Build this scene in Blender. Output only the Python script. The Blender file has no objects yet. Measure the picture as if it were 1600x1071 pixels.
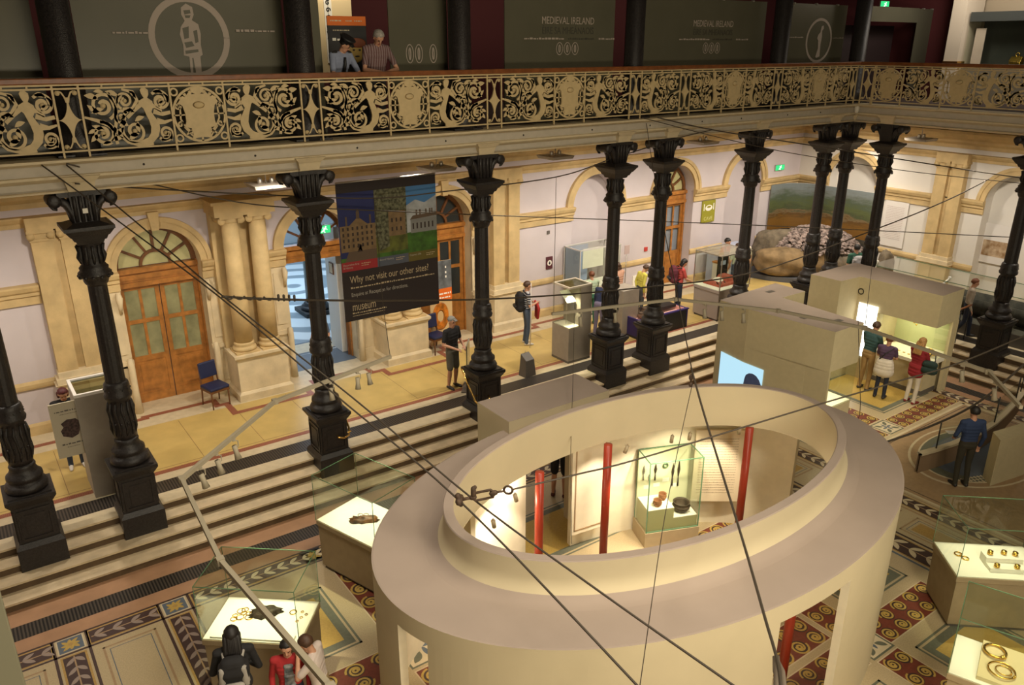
import bpy, bmesh, math, random
from mathutils import Vector, Matrix
from math import pi, sin, cos, sqrt, atan2, radians
random.seed(7)
SC = bpy.context.scene
COL = SC.collection
TAU = 2*pi

# ------------------------------------------------------------------ materials
MATS = {}
def _nt(name):
    m = bpy.data.materials.new(name); m.use_nodes = True
    return m, m.node_tree, m.node_tree.nodes['Principled BSDF']
def mat(name, col, rough=.6, metal=0., noise=0., nscale=8., bump=0., bscale=40., spec=.5, emit=None, estr=0., col2=None):
    if name in MATS: return MATS[name]
    m, nt, b = _nt(name)
    b.inputs['Base Color'].default_value = (*col, 1)
    b.inputs['Roughness'].default_value = rough
    b.inputs['Metallic'].default_value = metal
    b.inputs['Specular IOR Level'].default_value = spec
    if emit:
        b.inputs['Emission Color'].default_value = (*emit, 1); b.inputs['Emission Strength'].default_value = estr
    tc = None
    if noise or bump:
        tc = nt.nodes.new('ShaderNodeTexCoord')
    if noise:
        n = nt.nodes.new('ShaderNodeTexNoise'); n.inputs['Scale'].default_value = nscale; n.inputs['Detail'].default_value = 6
        r = nt.nodes.new('ShaderNodeValToRGB')
        c2 = col2 or tuple(max(0, c*(1-noise)) for c in col)
        c1 = col if col2 else tuple(min(1, c*(1+noise*.5)) for c in col)
        r.color_ramp.elements[0].position = .35; r.color_ramp.elements[1].position = .65
        r.color_ramp.elements[0].color = (*c2, 1); r.color_ramp.elements[1].color = (*c1, 1)
        nt.links.new(tc.outputs['Object'], n.inputs['Vector']); nt.links.new(n.outputs['Fac'], r.inputs['Fac'])
        nt.links.new(r.outputs['Color'], b.inputs['Base Color'])
    if bump:
        n2 = nt.nodes.new('ShaderNodeTexNoise'); n2.inputs['Scale'].default_value = bscale; n2.inputs['Detail'].default_value = 4
        bp = nt.nodes.new('ShaderNodeBump'); bp.inputs['Strength'].default_value = bump; bp.inputs['Distance'].default_value = .02
        nt.links.new(tc.outputs['Object'], n2.inputs['Vector']); nt.links.new(n2.outputs['Fac'], bp.inputs['Height'])
        nt.links.new(bp.outputs['Normal'], b.inputs['Normal'])
    MATS[name] = m
    return m
def glass_mat(name, tint=(.945, .965, .93), gloss=1.0, rough=.02, film=0.0, filmcol=(.5, .5, .4)):
    if name in MATS: return MATS[name]
    m = bpy.data.materials.new(name); m.use_nodes = True; nt = m.node_tree
    for n in list(nt.nodes): nt.nodes.remove(n)
    out = nt.nodes.new('ShaderNodeOutputMaterial'); tr = nt.nodes.new('ShaderNodeBsdfTransparent')
    tr.inputs['Color'].default_value = (*tint, 1)
    gl = nt.nodes.new('ShaderNodeBsdfGlossy'); gl.inputs['Roughness'].default_value = rough
    lw = nt.nodes.new('ShaderNodeLayerWeight'); pw = nt.nodes.new('ShaderNodeMath'); pw.operation = 'POWER'; pw.inputs[1].default_value = 3.5
    fr = nt.nodes.new('ShaderNodeMath'); fr.operation = 'MULTIPLY_ADD'; fr.inputs[1].default_value = .55*gloss; fr.inputs[2].default_value = .018*gloss
    nt.links.new(lw.outputs['Facing'], pw.inputs[0]); nt.links.new(pw.outputs[0], fr.inputs[0])
    mx = nt.nodes.new('ShaderNodeMixShader')
    src = tr.outputs[0]
    if film:
        df = nt.nodes.new('ShaderNodeBsdfDiffuse'); df.inputs['Color'].default_value = (*filmcol, 1)
        m2 = nt.nodes.new('ShaderNodeMixShader'); m2.inputs['Fac'].default_value = film
        nt.links.new(tr.outputs[0], m2.inputs[1]); nt.links.new(df.outputs[0], m2.inputs[2]); src = m2.outputs[0]
    nt.links.new(fr.outputs[0], mx.inputs['Fac']); nt.links.new(src, mx.inputs[1]); nt.links.new(gl.outputs[0], mx.inputs[2])
    nt.links.new(mx.outputs[0], out.inputs['Surface'])
    MATS[name] = m
    return m
def emat(name, col, s):
    if name in MATS: return MATS[name]
    m = mat(name, (.02, .02, .02), .5, emit=col, estr=s); return m
def stripe_mat(name, c1, c2, scale, axis='Z', rough=.8):
    if name in MATS: return MATS[name]
    m, nt, b = _nt(name); b.inputs['Roughness'].default_value = rough
    tc = nt.nodes.new('ShaderNodeTexCoord'); w = nt.nodes.new('ShaderNodeTexWave')
    w.wave_type = 'BANDS'; w.bands_direction = axis; w.inputs['Scale'].default_value = scale; w.inputs['Distortion'].default_value = .4
    r = nt.nodes.new('ShaderNodeValToRGB'); r.color_ramp.interpolation = 'CONSTANT'
    r.color_ramp.elements[0].color = (*c1, 1); r.color_ramp.elements[1].position = .6; r.color_ramp.elements[1].color = (*c2, 1)
    nt.links.new(tc.outputs['Object'], w.inputs['Vector']); nt.links.new(w.outputs['Fac'], r.inputs['Fac']); nt.links.new(r.outputs[0], b.inputs['Base Color'])
    MATS[name] = m
    return m

# ------------------------------------------------------------------ mesh builder
class MB:
    def __init__(s): s.v = []; s.f = []; s.m = []; s.sm = []
    def face(s, pts, mi=0, sm=False):
        i = len(s.v); s.v += [tuple(p) for p in pts]; s.f.append(tuple(range(i, i+len(pts)))); s.m.append(mi); s.sm.append(sm); return s
    def add(s, vs, fs, mi=0, sm=False, M=None):
        i = len(s.v)
        s.v += [tuple(M @ Vector(p)) if M else tuple(p) for p in vs]
        for f in fs: s.f.append(tuple(i+k for k in f)); s.m.append(mi); s.sm.append(sm)
        return s
    def box(s, x0, x1, y0, y1, z0, z1, mi=0, M=None):
        v = [(x0, y0, z0), (x1, y0, z0), (x1, y1, z0), (x0, y1, z0), (x0, y0, z1), (x1, y0, z1), (x1, y1, z1), (x0, y1, z1)]
        return s.add(v, [(0, 3, 2, 1), (4, 5, 6, 7), (0, 1, 5, 4), (1, 2, 6, 5), (2, 3, 7, 6), (3, 0, 4, 7)], mi, False, M)
    def frus(s, cx, cy, z0, z1, h0, h1, mi=0, k0=None, k1=None):
        k0 = k0 or h0; k1 = k1 or h1
        v = [(cx-h0, cy-k0, z0), (cx+h0, cy-k0, z0), (cx+h0, cy+k0, z0), (cx-h0, cy+k0, z0), (cx-h1, cy-k1, z1), (cx+h1, cy-k1, z1), (cx+h1, cy+k1, z1), (cx-h1, cy+k1, z1)]
        return s.add(v, [(0, 3, 2, 1), (4, 5, 6, 7), (0, 1, 5, 4), (1, 2, 6, 5), (2, 3, 7, 6), (3, 0, 4, 7)], mi)
    def prism(s, poly, z0, z1, mi=0, mtop=None, M=None):
        n = len(poly); v = [(p[0], p[1], z0) for p in poly]+[(p[0], p[1], z1) for p in poly]
        s.add(v, [tuple(range(n-1, -1, -1))], mi, False, M); s.add(v, [tuple(range(n, 2*n))], mi if mtop is None else mtop, False, M)
        s.add(v, [(i, (i+1) % n, (i+1) % n+n, i+n) for i in range(n)], mi, False, M); return s
    def lathe(s, prof, seg=24, c=(0, 0, 0), mi=0, sm=True, M=None):
        n = len(prof); v = []; f = []
        for k in range(seg):
            a = TAU*k/seg
            for r, z in prof: v.append((c[0]+r*cos(a), c[1]+r*sin(a), c[2]+z))
        for k in range(seg):
            a = k*n; b = ((k+1) % seg)*n
            for i in range(n-1): f.append((a+i, b+i, b+i+1, a+i+1))
        if prof[0][0] > 1e-6: f.append(tuple(k*n for k in range(seg-1, -1, -1)))
        if prof[-1][0] > 1e-6: f.append(tuple(k*n+n-1 for k in range(seg)))
        return s.add(v, f, mi, sm, M)
    def tube(s, path, r, seg=8, mi=0, closed=False, sm=True, cap=True):
        P = [Vector(p) for p in path]; n = len(P)
        R = list(r) if isinstance(r, (list, tuple)) else [r]*n
        v = []; f = []; up = None
        for i in range(n):
            if closed: t = P[(i+1) % n]-P[i-1]
            else: t = P[min(i+1, n-1)]-P[max(i-1, 0)]
            if t.length < 1e-9: t = Vector((0, 0, 1))
            t.normalize()
            if up is None:
                up = Vector((0, 0, 1)) if abs(t.z) < .9 else Vector((1, 0, 0))
            a = up-t*up.dot(t)
            if a.length < 1e-6: a = t.orthogonal()
            a.normalize(); b = t.cross(a); up = a
            for k in range(seg):
                q = TAU*k/seg; p = P[i]+(a*cos(q)+b*sin(q))*R[i]; v.append(tuple(p))
        m = n if closed else n-1
        for i in range(m):
            A = i*seg; B = ((i+1) % n)*seg
            for k in range(seg): f.append((A+k, A+(k+1) % seg, B+(k+1) % seg, B+k))
        if cap and not closed:
            f.append(tuple(range(seg-1, -1, -1))); f.append(tuple((n-1)*seg+k for k in range(seg)))
        return s.add(v, f, mi, sm)
    def caps(s, p0, p1, r0, r1, seg=10, mi=0, M=None, flat=1.0):
        """rounded tapered capsule"""
        a = Vector(p0); b = Vector(p1); d = b-a; L = d.length
        if L < 1e-6: d = Vector((0, 0, 1)); L = 1e-6
        q = d.to_track_quat('Z', 'Y').to_matrix().to_4x4(); T = Matrix.Translation(a) @ q
        pr = [(0, -r0)]+[(r0*cos(t), r0*sin(t)) for t in (-1.1, -.6, 0)]+[(r1*cos(t), L+r1*sin(t)) for t in (0, .6, 1.1)]+[(0, L+r1)]
        if flat != 1.0: T = T @ Matrix.Diagonal((1, flat, 1, 1))
        return s.lathe([(max(r, 0), z) for r, z in pr], seg, mi=mi, M=(M @ T) if M else T)
    def ball(s, c, r, seg=12, rings=7, mi=0, M=None):
        if not isinstance(r, (tuple, list)): r = (r, r, r)
        T = Matrix.Translation(Vector(c)) @ Matrix.Diagonal((r[0], r[1], r[2], 1))
        pr = [(max(0, sin(pi*i/rings)), -cos(pi*i/rings)) for i in range(rings+1)]
        pr[0] = (0, -1); pr[-1] = (0, 1)
        return s.lathe(pr, seg, mi=mi, M=(M @ T) if M else T)
    def torus(s, c, R, r, seg=24, sub=8, mi=0, M=None):
        v = []; f = []
        for i in range(seg):
            a = TAU*i/seg
            for k in range(sub):
                b = TAU*k/sub; q = R+r*cos(b); v.append((c[0]+q*cos(a), c[1]+q*sin(a), c[2]+r*sin(b)))
        for i in range(seg):
            for k in range(sub):
                A = i*sub; B = ((i+1) % seg)*sub
                f.append((A+k, B+k, B+(k+1) % sub, A+(k+1) % sub))
        return s.add(v, f, mi, True, M)
    def ribbon(s, pts, w, d=.02, mi=0, plane='xz', y=0.):
        """flat strip of width w along 2D pts, thickness d; plane xz (upright) or xy (lying)"""
        n = len(pts); W = list(w) if isinstance(w, (list, tuple)) else [w]*n
        L = []; R_ = []
        for i in range(n):
            a = pts[max(i-1, 0)]; b = pts[min(i+1, n-1)]
            tx, tz = b[0]-a[0], b[1]-a[1]; l = sqrt(tx*tx+tz*tz) or 1
            nx, nz = -tz/l, tx/l
            L.append((pts[i][0]+nx*W[i]/2, pts[i][1]+nz*W[i]/2)); R_.append((pts[i][0]-nx*W[i]/2, pts[i][1]-nz*W[i]/2))
        v = []
        for p in L+R_:
            if plane == 'xz': v += [(p[0], y-d/2, p[1]), (p[0], y+d/2, p[1])]
            else: v += [(p[0], p[1], y), (p[0], p[1], y+d)]
        f = []
        for i in range(n-1):
            l0, l1, r0, r1 = 2*i, 2*i+2, 2*n+2*i, 2*n+2*i+2
            if d == 0: f.append((l0+1, r0+1, r1+1, l1+1)); continue
            f += [(l0, l1, r1, r0), (l0+1, r0+1, r1+1, l1+1), (l0, l0+1, l1+1, l1), (r0, r1, r1+1, r0+1)]
        return s.add(v, f, mi)
    def plate(s, pts, d=.02, mi=0, y=0.):
        """upright flat outline in xz extruded along y"""
        n = len(pts); v = [(p[0], y-d/2, p[1]) for p in pts]+[(p[0], y+d/2, p[1]) for p in pts]
        return s.add(v, [tuple(range(n)), tuple(range(2*n-1, n-1, -1))]+[(i, i+n, (i+1) % n+n, (i+1) % n) for i in range(n)], mi)
    def mesh(s, name, mats):
        me = bpy.data.meshes.new(name); me.from_pydata(s.v, [], s.f)
        for m in (mats if isinstance(mats, (list, tuple)) else [mats]): me.materials.append(m)
        me.polygons.foreach_set('material_index', s.m); me.polygons.foreach_set('use_smooth', s.sm)
        me.update(); me.validate()
        return me
    def build(s, name, mats, parent=None, loc=None, label=None, bevel=0):
        o = bpy.data.objects.new(name, s.mesh(name, mats)); COL.objects.link(o)
        if parent: o.parent = parent
        if loc: o.location = loc
        if label: o['label'] = label
        if bevel:
            b = o.modifiers.new('bevel', 'BEVEL'); b.width = bevel; b.segments = 2; b.limit_method = 'ANGLE'
        return o

def tag(o, label, cat, group=None, kind=None):
    o['label'] = label; o['category'] = cat
    if group: o['group'] = group
    if kind: o['kind'] = kind
    return o
def thing(name, label, cat, loc=(0, 0, 0), rz=0., group=None):
    o = bpy.data.objects.new(name, None); COL.objects.link(o); o.empty_display_size = .2
    o.location = loc; o.rotation_euler = (0, 0, rz)
    return tag(o, label, cat, group)
def struct(o):
    o['kind'] = 'structure'; return o
def part(name, src, parent, loc=(0, 0, 0), rot=(0, 0, 0), scale=(1, 1, 1), label=None):
    o = bpy.data.objects.new(name, src.data if hasattr(src, 'data') else src); COL.objects.link(o); o.parent = parent
    o.location = loc; o.rotation_euler = rot; o.scale = scale
    if label: o['label'] = label
    return o
def copy_tree(o, parent=None):
    c = o.copy(); COL.objects.link(c)
    if parent: c.parent = parent
    for ch in o.children: copy_tree(ch, c)
    return c
def text(s, size, loc, rot, m, parent=None, name='lettering', align='CENTER', ext=.002, sx=1.):
    cu = bpy.data.curves.new('t', 'FONT'); cu.body = s; cu.size = size; cu.align_x = align; cu.extrude = ext; cu.resolution_u = 3
    o = bpy.data.objects.new('t', cu); COL.objects.link(o)
    dg = bpy.context.evaluated_depsgraph_get()
    me = bpy.data.meshes.new_from_object(o.evaluated_get(dg)); me.name = name
    bpy.data.objects.remove(o); bpy.data.curves.remove(cu)
    me.materials.clear(); me.materials.append(m)
    me.transform(Matrix.Diagonal((sx, 1, 1, 1)))
    n = bpy.data.objects.new(name, me); COL.objects.link(n)
    if parent: n.parent = parent
    n.location = loc; n.rotation_euler = rot
    return n
def spiral(cx, cz, r, turns=1.5, a0=0., ccw=1, n=26, r1=.12):
    P = []
    for i in range(n):
        t = i/(n-1); rr = r*(1-t*(1-r1)); a = a0+ccw*t*turns*TAU
        P.append((cx+rr*cos(a), cz+rr*sin(a)))
    return P
def light(kind, loc, power, col=(1, .82, .6), size=.1, target=None, spot=60, blend=.5, sizey=None):
    d = bpy.data.lights.new(kind.lower()+'_lamp', kind); d.energy = power; d.color = col  # the added fill lights get the lamp name too
    if kind == 'AREA':
        d.size = size
        if sizey: d.shape = 'RECTANGLE'; d.size_y = sizey
    else: d.shadow_soft_size = size
    if kind == 'SPOT': d.spot_size = radians(spot); d.spot_blend = blend
    o = bpy.data.objects.new(d.name, d); COL.objects.link(o); o.location = loc
    if target is not None:
        o.rotation_euler = (Vector(target)-Vector(loc)).to_track_quat('-Z', 'Y').to_euler()
    return o

# ------------------------------------------------------------------ palette
IRON = mat('dark cast iron', (.022, .018, .017), .42, .0, noise=.4, nscale=30, bump=.3, bscale=60, spec=.5)
STONE = mat('honey limestone', (.58, .42, .20), .75, noise=.16, nscale=3, bump=.12, bscale=30)
STONE_L = mat('pale limestone', (.68, .56, .36), .75, noise=.14, nscale=3, bump=.1, bscale=30)
WALL = mat('lilac white plaster', (.60, .535, .55), .85, noise=.05, nscale=1.2)
WALL_W = mat('white plaster', (.72, .68, .62), .85, noise=.04, nscale=1.2)
OAK = mat('golden oak', (.42, .17, .035), .4, noise=.3, nscale=6, spec=.5)
OAK_D = mat('dark oak', (.16, .06, .016), .45, noise=.3, nscale=6)
CREAMP = mat('cream iron paint', (.55, .42, .22), .55, noise=.08, nscale=10)
BEAMG = mat('grey beam paint', (.45, .40, .32), .6, noise=.06)
BEAMC = mat('cream beam paint', (.58, .48, .31), .6, noise=.06)
RAILW = mat('handrail wood', (.20, .065, .018), .35, noise=.25, nscale=8)
PAVW = mat('pavilion cream render', (.55, .465, .305), .85, noise=.05, nscale=1.3)
PAVR = mat('shade toned roof render', (.34, .27, .225), .9, noise=.08, nscale=1.0)  # roof tone apart from the walls is mostly light put into the colour
PAVI = mat('pavilion inner plaster', (.78, .70, .53), .85, noise=.04)
GREYC = mat('grey case laminate', (.35, .305, .25), .55, noise=.05)
GREYD = mat('dark grey laminate', (.12, .105, .09), .5)
WHITEB = mat('white display board', (.85, .82, .72), .7)
CASEB = mat('beige case plinth', (.36, .28, .165), .7, noise=.06)
GLASS = glass_mat('case glass')
GLASSE = mat('green glass edge', (.10, .20, .11), .15, spec=.8)
STEEL = mat('brushed steel', (.5, .46, .4), .3, .8)
CABLE = mat('steel cable', (.07, .055, .04), .5, .3)
TRACK = mat('cream track paint', (.33, .285, .20), .75)
RED = mat('red painted post', (.33, .035, .015), .35)
GOLD = mat('gold', (.75, .48, .10), .25, 1.)
BLACK = mat('black', (.012, .011, .011), .5)
NAVY = mat('navy leather', (.012, .018, .065), .5)
BRASS = mat('brass', (.72, .46, .14), .25, 1.)
WARM = (1, .86, .66); WARMW = (1, .90, .76); COOL = (.62, .80, 1)
# ================================================================== THE SETTING
FZ = -.6                                   # lower floor level; the terrace is z = 0
YC = .05; XE = 19.66                       # axis of the long and of the end colonnade
WY = 4.3; WX = 23.6                        # planes of the back wall and of the end wall
NOSE = [.08, -.22, -.51, -.80]

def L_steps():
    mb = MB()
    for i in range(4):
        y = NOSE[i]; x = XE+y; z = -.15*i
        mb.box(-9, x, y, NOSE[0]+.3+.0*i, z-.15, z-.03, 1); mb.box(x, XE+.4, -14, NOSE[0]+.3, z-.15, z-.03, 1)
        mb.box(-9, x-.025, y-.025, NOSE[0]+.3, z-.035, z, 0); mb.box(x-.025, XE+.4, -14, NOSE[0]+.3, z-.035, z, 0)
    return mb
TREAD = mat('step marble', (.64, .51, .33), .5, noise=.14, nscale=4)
RISER = mat('shaded riser stone', (.11, .068, .034), .6, noise=.2, nscale=5)  # same stone as the treads, with the risers' shade put into its colour
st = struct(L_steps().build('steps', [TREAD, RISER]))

# ---------------------------------------------------------------- terrace floor with mosaic borders
TERR = mat('yellow terrazzo', (.56, .40, .135), .38, noise=.10, nscale=2.2, spec=.45)
REDT = mat('brick red tesserae', (.26, .055, .03), .5)
CRMT = mat('cream tesserae', (.60, .50, .33), .5, noise=.08)
TANT0 = mat('brown joint', (.22, .13, .05), .5)
def key_mat(name):
    m, nt, b = _nt(name); MATS[name] = m
    tc = nt.nodes.new('ShaderNodeTexCoord'); br = nt.nodes.new('ShaderNodeTexBrick')
    br.inputs['Scale'].default_value = 9; br.inputs['Color1'].default_value = (.21, .035, .02, 1); br.inputs['Color2'].default_value = (.24, .045, .025, 1)
    br.inputs['Mortar'].default_value = (.45, .28, .15, 1); br.inputs['Mortar Size'].default_value = .02
    nt.links.new(tc.outputs['Object'], br.inputs['Vector']); nt.links.new(br.outputs['Color'], b.inputs['Base Color']); b.inputs['Roughness'].default_value = .5
    return m
KEYM = key_mat('greek key mosaic')
def grate_mat(name, axis):
    m, nt, b = _nt(name); MATS[name] = m
    tc = nt.nodes.new('ShaderNodeTexCoord'); w = nt.nodes.new('ShaderNodeTexWave'); w.bands_direction = axis; w.inputs['Scale'].default_value = 6.5
    r = nt.nodes.new('ShaderNodeValToRGB'); r.color_ramp.elements[0].color = (.012, .01, .009, 1); r.color_ramp.elements[1].color = (.075, .06, .045, 1)
    r.color_ramp.elements[0].position = .4; r.color_ramp.elements[1].position = .6
    nt.links.new(tc.outputs['Object'], w.inputs['Vector']); nt.links.new(w.outputs['Fac'], r.inputs['Fac']); nt.links.new(r.outputs[0], b.inputs['Base Color'])
    b.inputs['Roughness'].default_value = .45; b.inputs['Metallic'].default_value = .3
    return m
GRX = grate_mat('iron floor grate', 'X'); GRY = grate_mat('iron floor grate across', 'Y')
def rect(mb, x0, x1, y0, y1, z, mi): mb.face([(x0, y0, z), (x1, y0, z), (x1, y1, z), (x0, y1, z)], mi)
def pband(mb, pts, w, z, mi):
    """mitred band along a right-angled polyline"""
    for a, b in zip(pts, pts[1:]):
        x0, x1 = sorted((a[0], b[0])); y0, y1 = sorted((a[1], b[1]))
        rect(mb, x0-w/2, x1+w/2, y0-w/2, y1+w/2, z, mi); z += .00012
tb = MB()
tb.box(-9, 24.2, .34, 4.9, -.3, 0, 0); tb.box(XE+.38, 24.2, -14, .34, -.3, 0, 0)
e = .0015
rect(tb, -9, XE+1.0, .07, 1.11, e, 1); rect(tb, XE+.0, XE+1.0, -14, 1.1, e, 1)
rect(tb, -9, XE+.36, .41, .85, e*2, 2); rect(tb, XE+.36, XE+.8, -14, .85, e*2.2, 3)
rect(tb, -9, XE+1.06, 1.11, 1.25, e*2, 4); rect(tb, XE+1.06, XE+1.2, -14, 1.25, e*2.2, 4)
# inner border: steps in and out round the door bays and column pedestals
rect(tb, -9, 24, 3.36, 4.85, e*.7, 1)
inner = [(-9, 3.72), (-.55, 3.72), (-.55, 3.56), (-.25, 3.56), (-.25, 3.40), (.1, 3.40), (.1, 3.62), (.45, 3.62), (.45, 3.80), (.9, 3.80), (.9, 3.88), (2.35, 3.88), (2.35, 3.55), (2.55, 3.55), (2.55, 2.95), (4.3, 2.95), (4.3, 3.3), (4.6, 3.3), (4.6, 3.65),
         (6.0, 3.65), (6.0, 3.3), (6.3, 3.3), (6.3, 2.95), (8.05, 2.95), (8.05, 3.55), (8.25, 3.55), (8.25, 3.86), (9.8, 3.86), (9.8, 3.62), (11.3, 3.62), (11.3, 3.86), (11.8, 3.86), (16.2, 3.86), (16.2, 3.95), (18.4, 3.95), (18.4, 3.86), (22.6, 3.86)]
pband(tb, inner, .14, e*2, 4)
for k in range(26): rect(tb, -8+1.18*k, -7.99+1.18*k, 1.3, 3.3, e*.5, 5)
rect(tb, -8, 22, 1.33, 1.345, e*.5, 5)
struct(tb.build('floor_terrace', [TERR, CRMT, GRX, GRY, KEYM, TANT0]))

# ---------------------------------------------------------------- lower floor mosaic
MARB = mat('speckled cream marble', (.47, .37, .22), .35, noise=.12, nscale=55, spec=.5)
PINK = mat('pink marble border', (.40, .225, .125), .4, noise=.12, nscale=3)
OCHRE = mat('ochre mosaic', (.42, .26, .075), .5, noise=.15, nscale=30)
DKBR = mat('dark brown mosaic', (.055, .028, .024), .5)
RDBR = mat('red brown mosaic', (.175, .04, .022), .5, noise=.15, nscale=20)
GOLDT = mat('gold tesserae', (.48, .32, .075), .5, noise=.1, nscale=30)
SLATE = mat('slate green mosaic', (.13, .135, .095), .5, noise=.1, nscale=20)
BLUT = mat('blue grey mosaic', (.10, .125, .16), .5)
LILT = mat('lilac mosaic', (.30, .23, .19), .5)
TANT = mat('tan mosaic', (.36, .235, .125), .5, noise=.1, nscale=10)
FLM = [MARB, PINK, OCHRE, DKBR, RDBR, GOLDT, SLATE, BLUT, LILT, TANT, GRX, GRY, CRMT]
fb = MB()
def fr(x0, x1, y0, y1, mi, k=1): rect(fb, x0, x1, y0, y1, FZ+.0006*k, mi)
def frame(x0, x1, y0, y1, w, mi, k=2):
    fr(x0, x1, y0, y0+w, mi, k); fr(x0, x1, y1-w, y1, mi, k); fr(x0, x0+w, y0, y1, mi, k); fr(x1-w, x1, y0, y1, mi, k)
def frb(pts, w, mi, k=4): fb.ribbon(pts, w, 0, mi, 'xy', FZ+.0006*k)
def flat(pts, mi, k=4): fb.face([(p[0], p[1], FZ+.0006*k) for p in pts], mi)
def disc(x, y, r, mi, k=4, n=20, ry=None): flat([(x+r*cos(TAU*i/n), y+(ry or r)*sin(TAU*i/n)) for i in range(n)], mi, k)
def leaf(x, y, a, L, w, mi, k=4):
    c, s = cos(a), sin(a); P = []
    for i in range(7): t = i/6; P.append((t*L, w*sin(pi*t)**.8))
    for i in range(5, 0, -1): t = i/6; P.append((t*L, -w*.55*sin(pi*t)**.8))
    flat([(x+c*p-s*q, y+s*p+c*q) for p, q in P], mi, k)
def leafband(x0, x1, y0, y1, bg=3, lf=8, st=9):
    """dark band with a stem and paired leaves along its longer side"""
    fr(x0, x1, y0, y1, 2, 2); hx = (x1-x0) > (y1-y0); w = min(x1-x0, y1-y0)
    fr(x0+.03, x1-.03, y0+.03, y1-.03, bg, 3)
    L = max(x1-x0, y1-y0); n = max(2, int(L/(.62*w)))
    if hx: frb([(x0+.05, (y0+y1)/2), (x1-.05, (y0+y1)/2)], .02, st, 4)
    else: frb([((x0+x1)/2, y0+.05), ((x0+x1)/2, y1-.05)], .02, st, 4)
    for i in range(n):
        t = (i+.35)/n
        for sg in (-1, 1):
            if hx: leaf(x0+t*L, (y0+y1)/2, sg*.6, w*.55, w*.13, lf, 5)
            else: leaf((x0+x1)/2, y1-t*L, -pi/2+sg*.7, w*.55, w*.13, lf, 5)
def rosette(x0, x1, y0, y1):
    fr(x0, x1, y0, y1, 12, 2); fr(x0+.02, x1-.02, y0+.02, y1-.02, 7, 3); cx, cy = (x0+x1)/2, (y0+y1)/2; r = (x1-x0)/2
    for k in range(8): leaf(cx, cy, k*pi/4, r*(.85 if k % 2 else .7), r*.2, 5, 4+(k % 2))
    disc(cx, cy, r*.2, 2, 7)
def greyrose(x0, x1, y0, y1):
    fr(x0, x1, y0, y1, 6, 2); fr(x0+.03, x1-.03, y0+.03, y1-.03, 12, 3); cx, cy = (x0+x1)/2, (y0+y1)/2; r = (x1-x0)/2
    for k in range(4): leaf(cx+.3*r*cos(k*pi/2+pi/4), cy+.3*r*sin(k*pi/2+pi/4), k*pi/2+pi/4, r*.75, r*.22, 6, 4)
    for k in range(4): leaf(cx, cy, k*pi/2, r*.6, r*.14, 7, 5)
def scrollband(x0, x1, y0, y1):
    """red brown band with double gold spirals"""
    fr(x0, x1, y0, y1, 12, 2); fr(x0+.02, x1-.02, y0+.02, y1-.02, 4, 3)
    hx = (x1-x0) > (y1-y0); w = min(x1-x0, y1-y0); L = max(x1-x0, y1-y0); n = max(1, round(L/(.62*w))); p = L/n; r = min(.235*w, p*.46)
    for i in range(n):
        u = (i+.5)*p
        for sg in (-1, 1):
            c = (x0+u, (y0+y1)/2+sg*.235*w) if hx else ((x0+x1)/2+sg*.235*w, y0+u)
            a0 = (pi if sg > 0 else 0) if hx else (-pi/2 if sg > 0 else pi/2)
            disc(c[0], c[1], r*.93, 3, 4, 18)
            frb(spiral(c[0], c[1], r, 1.6, a0, -1 if hx else 1, 30, .3), [.22*r]*24+[.3*r]*6, 5, 5)
            disc(c[0], c[1], r*.36, 5, 6, 12); disc(c[0], c[1], r*.12, 3, 7, 8)
def panel(x0, x1, y0, y1, inner=2):
    frame(x0+.12, x1-.12, y0+.12, y1-.12, .03, 9, 2); frame(x0+.2, x1-.2, y0+.2, y1-.2, .012, 7, 2); fr(x0+.26, x1-.26, y0+.26, y1-.26, inner, 2)
def slatepanel(x0, x1, y0, y1):
    frame(x0, x1, y0, y1, .035, 6, 2); fr(x0+.07, x1-.07, y0+.07, y1-.07, 6, 2)
    cx, cy = (x0+x1)/2, (y0+y1)/2; hx, hy = (x1-x0)/2-.2, (y1-y0)/2-.2
    fr(cx-hx, cx+hx, cy-hy, cy+hy, 5, 3)
fb.box(-9, XE-.4, -16, -.35, FZ-.2, FZ, 0)
fr(-9, XE-.85, -1.88, -.80, 1); fr(-9, XE-1.4, -1.58, -1.22, 10, 2)
fr(XE-1.95, XE-.85, -16, -.80, 1, 1.5); fr(XE-1.63, XE-1.28, -16, -1.2, 11, 2.5)
# strip of lines, rosettes and leaf bands beside the steps
fr(-9, XE-1.95, -1.92, -1.88, 3, 2); fr(-9, XE-1.95, -2.32, -2.28, 3, 2)
xs = [-7.5, -6.05, -4.55, -3.1, -1.48, -.035]
for a, b in zip(xs, xs[1:]): leafband(a+.22, b-.22, -2.27, -1.92, 3, 8)
for x in xs:
    rosette(x-.18, x+.18, -2.27, -1.92); fr(x-.24, x-.2, -6.5, -1.9, 3, 2); fr(x+.2, x+.24, -6.5, -1.9, 3, 2)
    leafband(x-.17, x+.17, -6.4, -2.34, 3, 8)
for a, b in zip(xs, xs[1:]): panel(a+.24, b-.24, -4.9, -2.32, 0)
leafband(.2, 5.0, -2.27, -1.92, 3, 12); leafband(5.1, 11.8, -2.27, -1.92, 3, 12); leafband(11.9, 17.6, -2.27, -1.92, 3, 12)
for x in (2.2, 8.4, 14.5): rosette(x-.18, x+.18, -2.27, -1.92)
# big cream fields with slate triangles and red scroll bands
slatepanel(.5, 1.98, -4.5, -2.95); scrollband(2.3, 2.95, -4.72, -2.42); scrollband(.25, 2.25, -5.4, -4.8); greyrose(2.3, 2.95, -5.4, -4.75)
scrollband(3.0, 5.2, -5.4, -4.8); scrollband(2.3, 2.95, -9.2, -5.45); scrollband(.25, 2.25, -9.9, -9.3); slatepanel(.5, 1.98, -9.0, -5.7); slatepanel(-.9, .1, -9, -5.6)
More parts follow.
